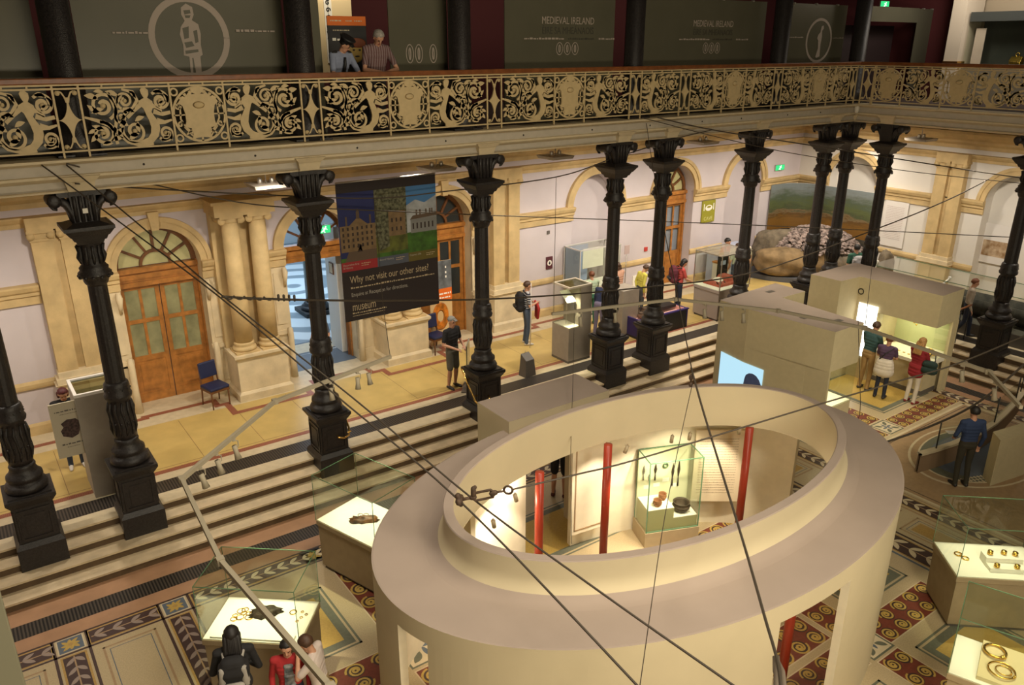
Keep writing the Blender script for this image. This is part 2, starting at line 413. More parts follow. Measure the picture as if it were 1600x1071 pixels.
# under and round the pavilion
for k in range(4): scrollband(3.4+k*1.5, 4.75+k*1.5, -6.0, -5.4); 
scrollband(3.2, 7.6, -8.4, -7.8); slatepanel(3.5, 7.4, -7.6, -6.2); slatepanel(3.6, 7.2, -4.6, -3.2)
scrollband(8.2, 9.95, -8.97, -8.43); greyrose(7.68, 8.2, -9.02, -8.5); scrollband(7.68, 8.2, -13, -9.05); scrollband(7.68, 8.2, -8.45, -6.9)
slatepanel(8.45, 9.9, -8.25, -6.6); slatepanel(8.4, 9.9, -11.2, -9.2); scrollband(5.8, 7.6, -9.03, -8.5); slatepanel(5.6, 7.4, -11.5, -9.25)
leafband(10.38, 10.86, -12, -2.6, 3, 12); leafband(11.87, 12.23, -12, -2.6, 3, 12); fr(10.3, 10.35, -12, -2.5, 7, 2); fr(10.9, 10.95, -12, -2.5, 3, 2); fr(12.27, 12.3, -12, -2.5, 9, 2); fr(11.78, 11.83, -12, -2.5, 9, 2)
panel(10.95, 11.8, -8.6, -7.3, 2); panel(10.95, 11.8, -7.25, -5.4, 2); panel(10.95, 11.8, -5.35, -3.5, 2); panel(10.95, 11.8, -10.6, -8.65, 2)
scrollband(14.98, 17.45, -5.3, -4.78); greyrose(14.42, 14.95, -5.3, -4.78); scrollband(14.42, 14.95, -4.75, -2.4); scrollband(12.4, 14.38, -5.3, -4.78)
slatepanel(15.3, 17.3, -4.6, -2.5); slatepanel(12.5, 14.2, -4.6, -2.5); leafband(17.45, 17.8, -12, -1.95, 3, 12)
fr(12.35, 17.4, -12, -5.38, 9, 2); frame(12.35, 17.4, -12, -5.38, .06, 12, 3); frame(12.5, 17.25, -12, -5.5, .02, 3, 3)
MED = (15.0, -6.85)
for r, mi, k in ((1.75, 12, 3.3), (1.68, 9, 3.6), (1.5, 12, 4), (1.45, 6, 4.4), (1.2, 7, 4.8)): disc(MED[0], MED[1], r, mi, k, 48, r*.64)
struct(fb.build('floor', FLM))
lm = MB()
for row, n in ((0, 9), (1, 14), (2, 6)):
    for k in range(n): rect(lm, 13.62+k*.075+row*.1, 13.62+k*.075+row*.1+.05, -7.2-row*.13-k*.028, -7.14-row*.13-k*.028, FZ+.0045, 0)
struct(lm.build('trim_5', [CRMT]))

# ---------------------------------------------------------------- back wall with arched openings
def arch_pts(cx, r, zs, n=20): return [(cx+r*cos(pi-pi*i/n), zs+r*sin(pi-pi*i/n)) for i in range(n+1)]
SPR = 3.10
def wallface(mb, P, u0, u1, z0, z1, holes, mi):
    """P(u, z) -> point.  holes: (centre, radius, bottom)"""
    holes = sorted(holes); u = u0
    def q(a, b, c, d): mb.face([P(a, c), P(b, c), P(b, d), P(a, d)], mi)
    for cx, r, zb in holes:
        q(u, cx-r, z0, z1); A = arch_pts(cx, r, SPR)
        if zb > z0: q(cx-r, cx+r, z0, zb)
        for (a, za), (b, zb2) in zip(A, A[1:]): mb.face([P(a, za), P(b, zb2), P(b, z1), P(a, z1)], mi)
        u = cx+r
    q(u, u1, z0, z1)
def reveal(mb, P, Q, cx, r, zb, mi):
    A = [(cx-r, zb)]+arch_pts(cx, r, SPR)+[(cx+r, zb)]
    for a, b in zip(A, A[1:]): mb.face([P(*a), P(*b), Q(*b), Q(*a)], mi, False)
PB = lambda u, z: (u, WY, z)
PB2 = lambda u, z: (u, WY+.45, z)
DOORS = [(1.76, .84, 0), (5.28, .84, 0), (8.72, .84, 0)]
NICHES = [(-3.0, .86, 0), (13.93, .90, 0), (20.6, .90, 0)]
D4 = (17.26, .88, 0)
wb = MB()
wallface(wb, PB, -9, 24.2, 0, 5.5, DOORS+NICHES+[D4], 0)
for h in DOORS+NICHES+[D4]: reveal(wb, PB, PB2, *h, 1 if h in DOORS else 0)
for cx, r, zb in NICHES: wb.face([(cx-r-.1, WY+.44, 0), (cx+r+.1, WY+.44, 0), (cx+r+.1, WY+.44, 4.2), (cx-r-.1, WY+.44, 4.2)], 0)
wb.box(-9, 4.2, WY+.46, WY+.6, 0, 5.5, 0); wb.box(6.4, 24.2, WY+.46, WY+.6, 0, 5.5, 0); wb.box(4.2, 6.4, WY+.46, WY+.6, 4.1, 5.5, 0)
struct(wb.build('wall_back', [WALL, STONE_L]))
# end wall (right) in the plane X = WX
PE = lambda u, z: (WX, u, z)
PE2 = lambda u, z: (WX+.45, u, z)
we = MB(); EN = [(2.15, .9, 0), (-3.1, .9, 0), (-6.5, .9, 0)]
wallface(we, PE, -14, 4.4, 0, 5.5, EN, 0)
for h in EN: reveal(we, PE, PE2, *h, 0)
for cx, r, zb in EN: we.face([(WX+.44, cx+r+.1, 0), (WX+.44, cx-r-.1, 0), (WX+.44, cx-r-.1, 4.2), (WX+.44, cx+r+.1, 4.2)], 0)
we.box(WX+.46, WX+.6, -14, 4.4, 0, 5.3, 0)
struct(we.build('wall_right', [WALL_W]))
wl = MB(); wl.box(-9.3, -9, -16, 6, -.6, 11, 0); struct(wl.build('wall_left', [WALL]))

# stone dressings: string course, arch rings, cornices, plinths
def moulding(mb, axis, u0, u1, prof, mi, ends=True):
    """prof: (out, z) pairs; out is distance in front of the wall"""
    pt = (lambda u, o, z: (u, WY-o, z)) if axis == 'x' else (lambda u, o, z: (WX-o, u, z))
    n = len(prof)
    for i in range(n-1):
        a, b = prof[i], prof[i+1]
        mb.face([pt(u0, *a), pt(u1, *a), pt(u1, *b), pt(u0, *b)], mi)
    if ends:
        for u in (u0, u1): mb.face([pt(u, *p) for p in prof], mi)
STR = [(0, 2.74), (.05, 2.74), (.05, 2.90), (.09, 2.92), (.09, 2.98), (.13, 3.02), (.16, 3.10), (.16, 3.14), (0, 3.15)]
ARCHI = [(0, 4.24), (.04, 4.24), (.04, 4.32), (.08, 4.36), (.12, 4.42), (.12, 4.45), (0, 4.46)]
CORN = [(0, 4.60), (.06, 4.60), (.06, 4.70), (.16, 4.78), (.16, 4.84), (.3, 4.92), (.42, 5.05), (.42, 5.12), (0, 5.14)]
SKIRT = [(0, 0), (.05, 0), (.05, .2), (.03, .24), (0, .25)]
DADO = [(0, 1.0), (.04, 1.0), (.05, 1.04), (.05, 1.1), (.02, 1.15), (0, 1.16)]
def archring(mb, axis, cx, r0, r1, out, mi):
    pt = (lambda u, o, z: (u, WY-o, z)) if axis == 'x' else (lambda u, o, z: (WX-o, u, z))
    A = arch_pts(cx, r0, SPR, 28); B = arch_pts(cx, r1, SPR, 28); C = arch_pts(cx, (r0+r1)/2+.02, SPR, 28)
    for i in range(28):
        mb.face([pt(A[i][0], out*.7, A[i][1]), pt(A[i+1][0], out*.7, A[i+1][1]), pt(C[i+1][0], out*.7, C[i+1][1]), pt(C[i][0], out*.7, C[i][1])], mi)
        mb.face([pt(C[i][0], out, C[i][1]), pt(C[i+1][0], out, C[i+1][1]), pt(B[i+1][0], out, B[i+1][1]), pt(B[i][0], out, B[i][1])], mi)
        mb.face([pt(C[i][0], out*.7, C[i][1]), pt(C[i+1][0], out*.7, C[i+1][1]), pt(C[i+1][0], out, C[i+1][1]), pt(C[i][0], out, C[i][1])], mi)
        mb.face([pt(B[i][0], out, B[i][1]), pt(B[i+1][0], out, B[i+1][1]), pt(B[i+1][0], 0, B[i+1][1]), pt(B[i][0], 0, B[i][1])], mi)
        mb.face([pt(A[i][0], out*.7, A[i][1]), pt(A[i+1][0], out*.7, A[i+1][1]), pt(A[i+1][0], 0, A[i+1][1]), pt(A[i][0], 0, A[i][1])], mi)
t1 = MB()
moulding(t1, 'x', -9, 24.2, ARCHI, 0); moulding(t1, 'x', -9, 24.2, CORN, 0)
for a, b in ((-9, -3.9), (-2.1, -.5), (10.9, 13.06), (14.82, 16.4), (18.12, 19.72), (21.48, 24.2)): moulding(t1, 'x', a, b, STR, 0)
for a, b in ((-9, -3.9), (-2.1, .9), (9.6, 13.06), (14.82, 16.4), (18.12, 19.72), (21.48, 24.2)): moulding(t1, 'x', a, b, SKIRT, 0); moulding(t1, 'x', a, b, DADO, 0)
for a, b in ((.55, .93), (2.59, 2.95), (4.05, 4.46), (6.11, 6.5), (7.65, 7.9), (9.55, 9.95)): moulding(t1, 'x', a, b, [(p[0]+.03, p[1]) for p in STR], 0)
for cx, r, zb in DOORS+NICHES+[D4]: archring(t1, 'x', cx, r, r+.24, .1, 0)
for cx, r, zb in DOORS:
    P = [(cx-.07, SPR+r-.02), (cx+.07, SPR+r-.02), (cx+.11, 4.3), (cx-.11, 4.3)]
    t1.add([(p[0], WY-.16, p[1]) for p in P]+[(p[0], WY, p[1]) for p in P], [(0, 1, 2, 3), (0, 4, 5, 1), (1, 5, 6, 2), (2, 6, 7, 3), (3, 7, 4, 0)], 0)
struct(t1.build('trim_1', [STONE]))
t2 = MB()
moulding(t2, 'y', -14, 4.3, ARCHI, 0); moulding(t2, 'y', -14, 4.3, CORN, 0)
for a, b in ((3.03, 4.3), (-2.22, 1.27), (-5.62, -3.98), (-14, -7.38)): moulding(t2, 'y', a, b, STR, 0); moulding(t2, 'y', a, b, SKIRT, 0); moulding(t2, 'y', a, b, DADO, 0)
for cx, r, zb in EN: archring(t2, 'y', cx, r, r+.24, .1, 0)
struct(t2.build('trim_2', [STONE]))
# stone facing of the three door bays
t3 = MB()
for a, b in ((.3, .92), (2.6, 2.95), (4.05, 4.44), (6.12, 6.6), (7.65, 7.88), (9.56, 10.0)):
    t3.box(a, b, WY-.05, WY+.02, 0, 2.75, 0); t3.box(a-.02, b+.02, WY-.09, WY, 0, .28, 0); t3.box(a-.02, b+.02, WY-.1, WY, 1.1, 1.2, 0)
    t3.box(a+.08, b-.08, WY-.07, WY, 1.35, 2.6, 0)
for x in (.86, 2.66, 4.38, 6.18, 7.82, 9.62):          # scrolled consoles under the imposts
    t3.tube([(x, WY-.1, 2.7), (x, WY-.16, 2.6), (x, WY-.13, 2.42), (x, WY-.07, 2.25)], [.05, .07, .045, .03], 8, 0)
    t3.tube([(x, WY-.1, 1.25), (x, WY-.14, 1.1), (x, WY-.12, .5), (x, WY-.12, 0)], [.05, .07, .07, .09], 8, 0)
struct(t3.build('trim_3', [STONE_L]))

# ---------------------------------------------------------------- stone columns on shared pedestals, pilasters
def ionic_cap(mb, x, y, z, r, mi=0):
    mb.lathe([(r, 0), (r*1.12, .03), (r*1.05, .05), (r*1.25, .1)], 20, (x, y, z), mi)
    mb.box(x-r*1.45, x+r*1.45, y-r*1.3, y+r*1.3, z+.1, z+.16, mi)
    for s in (-1, 1):
        M = Matrix.Translation((x+s*r*1.2, y, z+.06)) @ Matrix.Rotation(pi/2, 4, 'X')
        mb.lathe([(.075, -r*1.1), (.08, -r*1.05), (.06, 0), (.08, r*1.05), (.075, r*1.1)], 14, mi=mi, M=M)
def stone_pair(cx, label, group):
    t = thing('column_pair', label, 'stone columns', (cx, 3.9, 0), 0, group)
    p = MB(); p.box(-.62, .62, -.50, .38, 0, .16, 0); p.frus(0, -.06, .16, .22, .62, .57, 0, .44, .40); p.box(-.57, .57, -.45, .38, .22, .96, 0)
    p.frus(0, -.04, .96, 1.03, .57, .63, 0, .41, .47); p.box(-.63, .63, -.51, .4, 1.03, 1.09, 0)
    p.build('pedestal', [STONE_L], t)
    for s in (-1, 1):
        x = s*.29
        c = MB(); c.box(x-.26, x+.26, -.42, .1, 1.09, 1.13, 0)
        c.lathe([(.25, 1.13), (.26, 1.17), (.25, 1.21), (.21, 1.22), (.21, 1.25), (.225, 1.28), (.21, 1.31), (.195, 1.32)], 24, (x, -.16, 0), 0)
        c.lathe([(.195, 1.32), (.193, 2.2), (.17, 4.0)], 24, (x, -.16, 0), 0); ionic_cap(c, x, -.16, 4.0, .17)
        c.build('column', [STONE], t)
    b = MB(); b.box(-.6, .6, .18, .38, 1.09, 4.16, 0); b.box(-.64, .64, -.4, .38, 4.16, 4.46, 0); b.box(-.7, .7, -.46, .38, 4.42, 4.48, 0)
    b.build('entablature_block', [STONE], t)
stone_pair(3.44, 'pair of honey stone columns on pedestal between glazed oak doors and bright entrance', 'stone column pairs')
stone_pair(7.12, 'pair of honey stone columns whose shafts are hidden behind the hanging black banner', 'stone column pairs')
def pilaster(cx, label, axis='x', w=.42):
    t = thing('pilaster_pair', label, 'pilaster', (cx, 3.98, 0) if axis == 'x' else (WX-.32, cx, 0), 0 if axis == 'x' else -pi/2, 'flat stone pilasters against the walls')
    p = MB(); p.box(-w-.1, w+.1, -.06, .34, 0, .2, 0); p.frus(0, .14, .2, .26, w+.1, w+.05, 0, .2, .16); p.box(-w-.05, w+.05, -.02, .34, .26, 1.0, 0); p.frus(0, .15, 1.0, 1.08, w+.05, w+.12, 0, .17, .22)
    p.box(-w-.08, w+.08, -.05, .34, 1.08, 1.2, 0); p.box(-w-.03, w+.03, 0, .34, 1.2, 1.32, 0); p.build('pedestal', [STONE_L], t)
    for s in (-1, 1):
        c = MB(); x = s*.25; c.box(x-.18, x+.18, .06, .34, 1.32, 4.0, 0); c.box(x-.2, x+.2, .03, .34, 4.0, 4.05, 0)
        c.box(x-.23, x+.23, 0, .34, 4.16, 4.22, 0); c.box(x-.2, x+.2, .05, .34, 4.05, 4.16, 0)
        for k in (-1, 1): c.lathe([(.07, -.05), (.07, .14)], 12, mi=0, M=Matrix.Translation((x+k*.17, .12, 4.11)) @ Matrix.Rotation(pi/2, 4, 'X'))
        c.build('shaft', [STONE], t)
    b = MB(); b.box(-w, w, .16, .34, 1.2, 4.16, 0); b.box(-w-.05, w+.05, .0, .34, 4.22, 4.46, 0); b.build('backing', [STONE], t)
pilaster(-.06, 'flat stone pilaster pair left of the glazed oak doors with frosted fanlight')
pilaster(10.55, 'flat stone pilaster pair behind the man in the striped shirt')
pilaster(-1.14, 'flat stone pilaster pair on the far right end wall', 'y')

# ---------------------------------------------------------------- doors
PANE1 = mat('obscured door glass', (.26, .25, .13), .25, noise=.35, nscale=2.5, emit=(.8, .7, .3), estr=.03)
PANE1F = mat('lit fanlight glass', (.40, .36, .17), .25, noise=.3, nscale=2, emit=(1, .85, .35), estr=.12)
PANED = mat('dark door glass', (.03, .035, .035), .1)
def leafdoor(w, h, pane, name='door_leaf', rails=True):
    """one leaf, hinge at x=0, extends +x, front face at y=0 (towards -y)"""
    f = MB(); s = .09
    f.box(0, s, 0, .05, 0, h, 0); f.box(w-s, w, 0, .05, 0, h, 0); f.box(w/2-.03, w/2+.03, .005, .045, 1.07, h, 0)
    for a, b in ((0, .2), (.97, 1.09), (1.84, 1.93), (h-.09, h)): f.box(s, w-s, 0, .05, a, b, 0)
    f.box(s, w-s, .015, .035, .2, .97, 0); f.box(s+.07, w-s-.07, .005, .03, .28, .89, 0)
    g = MB(); g.box(s, w-s, .02, .03, 1.09, h-.09, 0)
    return f, g
def door(name, cx, pane, fan, leaves=True, parts=True, glow=None):
    t = bpy.data.objects.new(name, None); COL.objects.link(t); t.location = (cx, WY+.38, 0); struct(t)
    fr_ = MB(); fr_.box(-.86, -.80, -.06, .06, 0, SPR, 0); fr_.box(.80, .86, -.06, .06, 0, SPR, 0)
    fr_.box(-.86, .86, -.1, .06, 2.68, 2.78, 0); fr_.box(-.84, .84, -.05, .05, 2.78, 2.98, 0); fr_.box(-.86, .86, -.12, .06, 2.98, 3.08, 0); fr_.box(-.82, .82, -.07, 0, 2.83, 2.93, 0)
    fr_.build('frame', [OAK], t)
    fn = MB()
    for r0, r1 in ((.74, .84), (.27, .33)):
        A = arch_pts(0, r0, SPR, 20); B = arch_pts(0, r1, SPR, 20)
        for i in range(20):
            q = [A[i], A[i+1], B[i+1], B[i]]
            fn.add([(p[0], -.04, p[1]) for p in q]+[(p[0], .04, p[1]) for p in q], [(0, 1, 2, 3), (7, 6, 5, 4), (0, 4, 5, 1), (2, 6, 7, 3)], 0)
    for k in range(5):
        a = pi*(k+1)/6; c, s = cos(a), sin(a)
        fn.ribbon([(c*.3, SPR+s*.3), (c*.8, SPR+s*.8)], .055, .07, 0, 'xz', 0)
    fn.build('fanlight_bars', [OAK_D], t)
    gp = MB(); gp.face([(p[0], .03, p[1]) for p in arch_pts(0, .8, SPR, 20)][::-1], 0); gp.build('fanlight_glass', [fan], t)
    if leaves:
        for s in (-1, 1):
            f, g = leafdoor(.79, 2.68, pane)
            o = f.build('door_leaf', [OAK], t); o.location = (s*.80, 0, .0)
            if s > 0: o.scale = (-1, 1, 1)
            g.build('glass', [pane], o)
    return t
door('door_1', 1.76, PANE1, PANE1F)
door('door_3', 8.72, PANED, PANED)
hallglass = glass_mat('fanlight clear glass', (.8, .85, .88))
d2 = door('door_2', 5.28, PANED, hallglass, leaves=False)
f, g = leafdoor(.79, 2.68, PANED); o = f.build('door_leaf', [OAK_D], d2); o.location = (.80, .05, 0); o.rotation_euler = (0, 0, pi-1.95); g.build('glass', [glass_mat('door clear glass', (.75, .8, .8))], o)
d4 = door('door_4', 17.26, PANED, PANE1F, leaves=False)
f, g = leafdoor(.79, 2.68, PANED); o = f.build('door_leaf', [OAK], d4); o.location = (.80, 0, 0); o.scale = (-1, 1, 1); g.build('glass', [hallglass], o)
o = f.build('door_leaf', [OAK], d4); o.location = (-.8, .05, 0); o.rotation_euler = (0, 0, 1.9); g.build('glass', [hallglass], o)
rb = MB(); rb.box(16.2, 18.4, 5.6, 5.7, 0, 4.2, 0); rb.box(15.9, 16.2, 4.95, 5.7, 0, 4.2, 0); rb.box(18.4, 18.6, 4.95, 5.7, 0, 4.2, 0); rb.box(16, 18.6, 4.8, 5.7, -.2, -.005, 0); struct(rb.build('wall_passage', [mat('passage wall', (.30, .26, .20), .9)]))

# ---------------------------------------------------------------- entrance hall seen through the open door
def hall_mat():
    m, nt, b = _nt('hall mosaic'); MATS['hall mosaic'] = m
    tc = nt.nodes.new('ShaderNodeTexCoord'); v = nt.nodes.new('ShaderNodeTexWave'); v.wave_type = 'RINGS'; v.rings_direction = 'Z'; v.inputs['Scale'].default_value = .30; v.inputs['Distortion'].default_value = 7; v.inputs['Detail'].default_value = 1.5; v.inputs['Detail Scale'].default_value = .8
    r = nt.nodes.new('ShaderNodeValToRGB'); r.color_ramp.elements[0].color = (.22, .27, .30, 1); r.color_ramp.elements[1].color = (.62, .68, .70, 1)
    r.color_ramp.elements[0].position = .25; r.color_ramp.elements[1].position = .45
    mp = nt.nodes.new('ShaderNodeMapping'); mp.inputs['Location'].default_value = (-7.2, -11.5, 0)
    nt.links.new(tc.outputs['Object'], mp.inputs['Vector']); nt.links.new(mp.outputs[0], v.inputs['Vector']); nt.links.new(v.outputs['Fac'], r.inputs['Fac']); nt.links.new(r.outputs[0], b.inputs['Base Color']); b.inputs['Roughness'].default_value = .35
    return m
hf = MB(); hf.box(1.5, 12.5, 4.9, 17.5, -.2, -.002, 0); rect(hf, 4.3, 6.3, 4.4, 5.4, .002, 1); rect(hf, 4.4, 6.2, 5.45, 6.3, .001, 1); rect(hf, 4.5, 6.1, 5.55, 6.2, .002, 2); rect(hf, 4.46, 6.1, 4.3, 4.34, .003, 2)
struct(hf.build('floor_hall', [hall_mat(), BLUT, CRMT]))
hw = MB(); hw.box(1.5, 12.5, 17.5, 17.8, 0, 5.2, 0); hw.box(1.2, 1.5, 4.92, 17.8, 0, 5.2, 0); hw.box(12.5, 12.8, 4.92, 17.8, 0, 5.2, 0); hw.box(1.5, 12.5, 4.92, 17.5, 5.1, 5.22, 0); hw.box(1.5, 4.4, 4.92, 5.0, 0, 5.1, 0); hw.box(6.16, 12.5, 4.92, 5.0, 0, 5.1, 0)
struct(hw.build('wall_hall', [mat('hall plaster', (.6, .62, .62), .9)]))
hv = MB(); hv.box(6.0, 6.14, 5.02, 5.7, 0, 3.3, 0); struct(hv.build('wall_lobby', [mat('lobby white plaster', (.75, .74, .70), .85)]))
t = thing('framed_notice', 'small framed notice on the white wall inside the bright entrance', 'notice', (5.985, 5.3, 2.05)); m_ = MB(); m_.box(-.012, .012, -.12, .12, 0, .3, 0); m_.build('frame', [OAK_D], t); m_ = MB(); m_.box(-.016, -.012, -.09, .09, .03, .27, 0); m_.build('sheet', [STONE_L], t)
t = thing('marble_column', 'dark green marble column with black base in the bright entrance hall', 'column', (6.75, 8.6, 0))
m_ = MB(); m_.lathe([(.26, .34), (.25, 2), (.22, 5.1)], 20); m_.build('shaft', [mat('green marble', (.06, .07, .045), .25, noise=.5, nscale=6)], t)
m_ = MB(); m_.box(-.48, .48, -.48, .48, 0, .12, 0); m_.lathe([(.42, .12), (.44, .18), (.40, .23), (.32, .25), (.34, .3), (.28, .34)], 20); m_.build('base', [BLACK], t)
t = thing('globe_lamp', 'glowing white globe lamp seen through the entrance fanlight', 'lamp', (4.72, 5.6, 3.42))
m_ = MB(); m_.ball((0, 0, 0), .11); m_.build('globe', [emat('globe glow', (1, .88, .65), 9)], t); m_ = MB(); m_.tube([(0, 0, .1), (0, 0, 1.6)], .012, 6); m_.build('rod', [STEEL], t)

# ---------------------------------------------------------------- gallery: slab, beam, ceiling
gb = MB()
def beamrun(prof, mi):
    """prof: (offset from column axis towards court, z) ; L shaped run with mitre at the corner"""
    for (o0, z0), (o1, z1) in zip(prof, prof[1:]):
        def p(o, z): return [(-9, YC-o, z), (XE-o, YC-o, z), (XE-o, -14, z)]
        A = p(o0, z0); B = p(o1, z1)
        for k in range(2): gb.face([A[k], A[k+1], B[k+1], B[k]], mi)
beamrun([(-.3, 5.50), (.14, 5.50), (.14, 5.53), (.20, 5.55)], 1); beamrun([(.20, 5.55), (.16, 5.57), (.16, 5.66)], 0)
beamrun([(.16, 5.66), (.24, 5.70), (.27, 5.72), (.27, 5.755), (.22, 5.765)], 1); beamrun([(.22, 5.765), (.22, 5.905)], 0)
beamrun([(.22, 5.905), (.26, 5.92), (.33, 5.95), (.33, 5.985), (-.3, 5.985)], 1)
struct(gb.build('gallery_beam', [BEAMG, BEAMC]))
gs = MB(); gs.box(-9, 24.2, YC+.25, 6, 5.56, 5.985, 0); gs.box(XE+.25, 24.2, -14, YC+.25, 5.56, 5.985, 0); struct(gs.build('gallery_floor', [mat('gallery carpet', (.05, .03, .025), .9)]))
cs = MB(); cs.box(-9, 24.2, YC+.2, 4.9, 5.5, 5.555, 0); cs.box(XE+.2, 24.2, -14, YC+.2, 5.5, 5.555, 0); struct(cs.build('ceiling', [mat('soffit plaster', (.5, .42, .3), .9)]))
XCOL = dict(A=-1.515, B=0, C=3.5, D=7.11, E=10.74, F=12.24, G=15.49, H=18.585, K=XE)
bk = MB()
for k, x in XCOL.items():
    bk.frus(x, YC-.06, 5.52, 5.66, .17, .20, 0, .16, .2); bk.frus(x, YC-.08, 5.66, 5.74, .20, .27, 0, .2, .25)
for y in (-1.13, -4.83, -8.5):
    bk.frus(XE-.06, y, 5.52, 5.66, .16, .2, 0, .17, .2); bk.frus(XE-.08, y, 5.66, 5.74, .2, .25, 0, .2, .27)
struct(bk.build('trim_4', [BEAMC]))
MAROON = mat('maroon wall', (.085, .012, .014), .8)
gw = MB(); gw.box(-9, 24.2, 6.0, 6.2, 5.9, 11, 0); struct(gw.build('wall_gallery', [MAROON]))
gm = MB(); gm.box(24.0, 24.19, -.45, 6.0, 5.99, 11, 0); struct(gm.build('wall_gallery_corner', [MAROON]))
ge = MB(); ge.box(24.2, 24.4, -14, 6.2, 5.9, 11, 0); struct(ge.build('wall_gallery_end', [mat('gallery end plaster', (.42, .34, .24), .9)]))

# ---------------------------------------------------------------- cast iron columns
def iron_column():
    P = {}
    p = MB(); p.box(-.34, .34, -.34, .34, -.42, .08, 0); p.frus(0, 0, .08, .16, .34, .29, 0); p.box(-.275, .275, -.275, .275, .16, .78, 0)
    p.frus(0, 0, .78, .90, .28, .35, 0); p.box(-.35, .35, -.35, .35, .90, .95, 0); p.box(-.30, .30, -.30, .30, .95, .975, 0)
    for k in range(4):
        M = Matrix.Rotation(k*pi/2, 4, 'Z')
        for a, b, c, d in ((-.235, .235, .2, .235), (-.235, .235, .695, .73), (-.235, -.2, .235, .695), (.2, .235, .235, .695)): p.box(a, b, -.292, -.27, c, d, 0, M)
        p.box(-.14, .14, -.284, -.27, .29, .64, 0, M)
    P['pedestal'] = p.mesh('pedestal', IRON)
    b = MB(); b.lathe([(.27, .975), (.30, 1.0), (.305, 1.05), (.28, 1.10), (.24, 1.12), (.235, 1.15), (.26, 1.18), (.255, 1.23), (.21, 1.27), (.18, 1.34), (.19, 1.38), (.17, 1.42)], 32, mi=0)
    P['base'] = b.mesh('base', IRON)
    d = MB(); d.lathe([(.165, 1.42), (.18, 1.5), (.185, 1.75), (.178, 2.0), (.165, 2.12), (.205, 2.15), (.215, 2.2), (.195, 2.24), (.195, 2.34), (.185, 2.4), (.16, 2.43)], 32, mi=0)
    for k in range(12):
        a = TAU*k/12
        d.tube([(.172*cos(a), .172*sin(a), 1.5), (.195*cos(a+.1), .195*sin(a+.1), 1.62), (.186*cos(a), .186*sin(a), 1.8), (.195*cos(a-.1), .195*sin(a-.1), 1.95), (.172*cos(a), .172*sin(a), 2.08)], [.014, .022, .014, .022, .014], 6)
        d.ball((.19*cos(a+.26), .19*sin(a+.26), 1.72), .018, 8, 5); d.ball((.195*cos(a+.26), .195*sin(a+.26), 2.3), .016, 8, 5)
    P['lower_drum'] = d.mesh('lower_drum', IRON)
    s = MB(); v = []; f = []
    for zi, (r, z) in enumerate(((.152, 2.42), (.15, 2.5), (.147, 3.2), (.138, 4.02), (.142, 4.08))):
        for k in range(48):
            a = TAU*k/48; rr = r*(1-.06*(k % 3 == 1)); v.append((rr*cos(a), rr*sin(a), z))
    for zi in range(4):
        for k in range(48): f.append((zi*48+k, zi*48+(k+1) % 48, zi*48+48+(k+1) % 48, zi*48+48+k))
    s.add(v, f, 0, True); P['shaft'] = s.mesh('shaft', IRON)
    r_ = MB(); r_.lathe([(.14, 4.05), (.165, 4.08), (.18, 4.12), (.185, 4.16), (.235, 4.2), (.24, 4.25), (.20, 4.29), (.21, 4.33), (.175, 4.37), (.16, 4.4), (.165, 4.5), (.16, 4.62), (.165, 4.72), (.19, 4.76)], 32)
    for k in range(12):
        a = TAU*k/12; r_.tube([(.158*cos(a), .158*sin(a), 4.4), (.19*cos(a), .19*sin(a), 4.5), (.172*cos(a), .172*sin(a), 4.58), (.188*cos(a), .188*sin(a), 4.68)], [.016, .026, .018, .022], 6)
        r_.ball((.225*cos(a+.26), .225*sin(a+.26), 4.2), .032, 8, 5)
    P['necking'] = r_.mesh('necking', IRON)
    a = MB(); a.frus(0, 0, 4.72, 4.78, .175, .20, 0); a.frus(0, 0, 4.78, 4.85, .22, .25, 0); a.frus(0, 0, 4.85, 4.95, .265, .335, 0); a.box(-.345, .345, -.345, .345, 4.95, 5.0, 0); a.frus(0, 0, 5.0, 5.05, .30, .18, 0)
    P['abacus'] = a.mesh('abacus', IRON)
    c = MB(); c.frus(0, 0, 5.03, 5.5, .155, .18, 0); c.box(-.33, .33, -.16, .16, 5.43, 5.5, 0)
    for k in range(4): c.tube([(-.12+.08*k, -.165, 5.06), (-.12+.08*k, -.175, 5.3), (-.12+.08*k, -.185, 5.44)], .028, 6)
    P['capital'] = c.mesh('capital', IRON)
    for sx, nm in ((-1, 'volute'), (1, 'volute ')):
        c = MB()
        for yy in (-.11, 0, .11): c.tube([(sx*.15, yy, 5.05), (sx*.17, yy, 5.2), (sx*.22, yy, 5.32), (sx*.34, yy, 5.42)], [.04, .05, .06, .065], 8)
        c.lathe([(.04, -.19), (.095, -.175), (.085, -.08), (.09, 0), (.085, .08), (.095, .175), (.04, .19)], 18, M=Matrix.Translation((sx*.375, 0, 5.385)) @ Matrix.Rotation(pi/2, 4, 'X'))
        for yy in (-.16, .16): c.tube([(sx*.44, yy, 5.34), (sx*.40, yy, 5.28), (sx*.35, yy, 5.27)], .02, 6)
        P[nm] = c.mesh('volute', IRON)
    return P
ICP = iron_column()
COLLAB = dict(A='dark iron column at the left picture edge, left of the cream sign board',
              B='dark iron column in front of the tall grey plinth case near the glazed oak doors',
              C='dark iron column standing before the bright open entrance, left of the hanging banner',
              D='dark iron column right of the hanging banner with a brass handrail on its pedestal',
              E='dark iron column beside the porch roof of the oval pavilion, nearer of a close pair',
              F='dark iron column in front of the purple exhibit box, right one of a close pair',
              G='dark iron column beside the glass case with the red model, left of the boulder tomb',
              H='leftmost of three clustered dark iron columns in front of the cobble tomb',
              K='middle one of three clustered dark iron columns at the corner of the court',
              I='rightmost of three clustered dark iron columns, right of the visitor in green',
              J='dark iron column at the right picture edge beside the end steps')
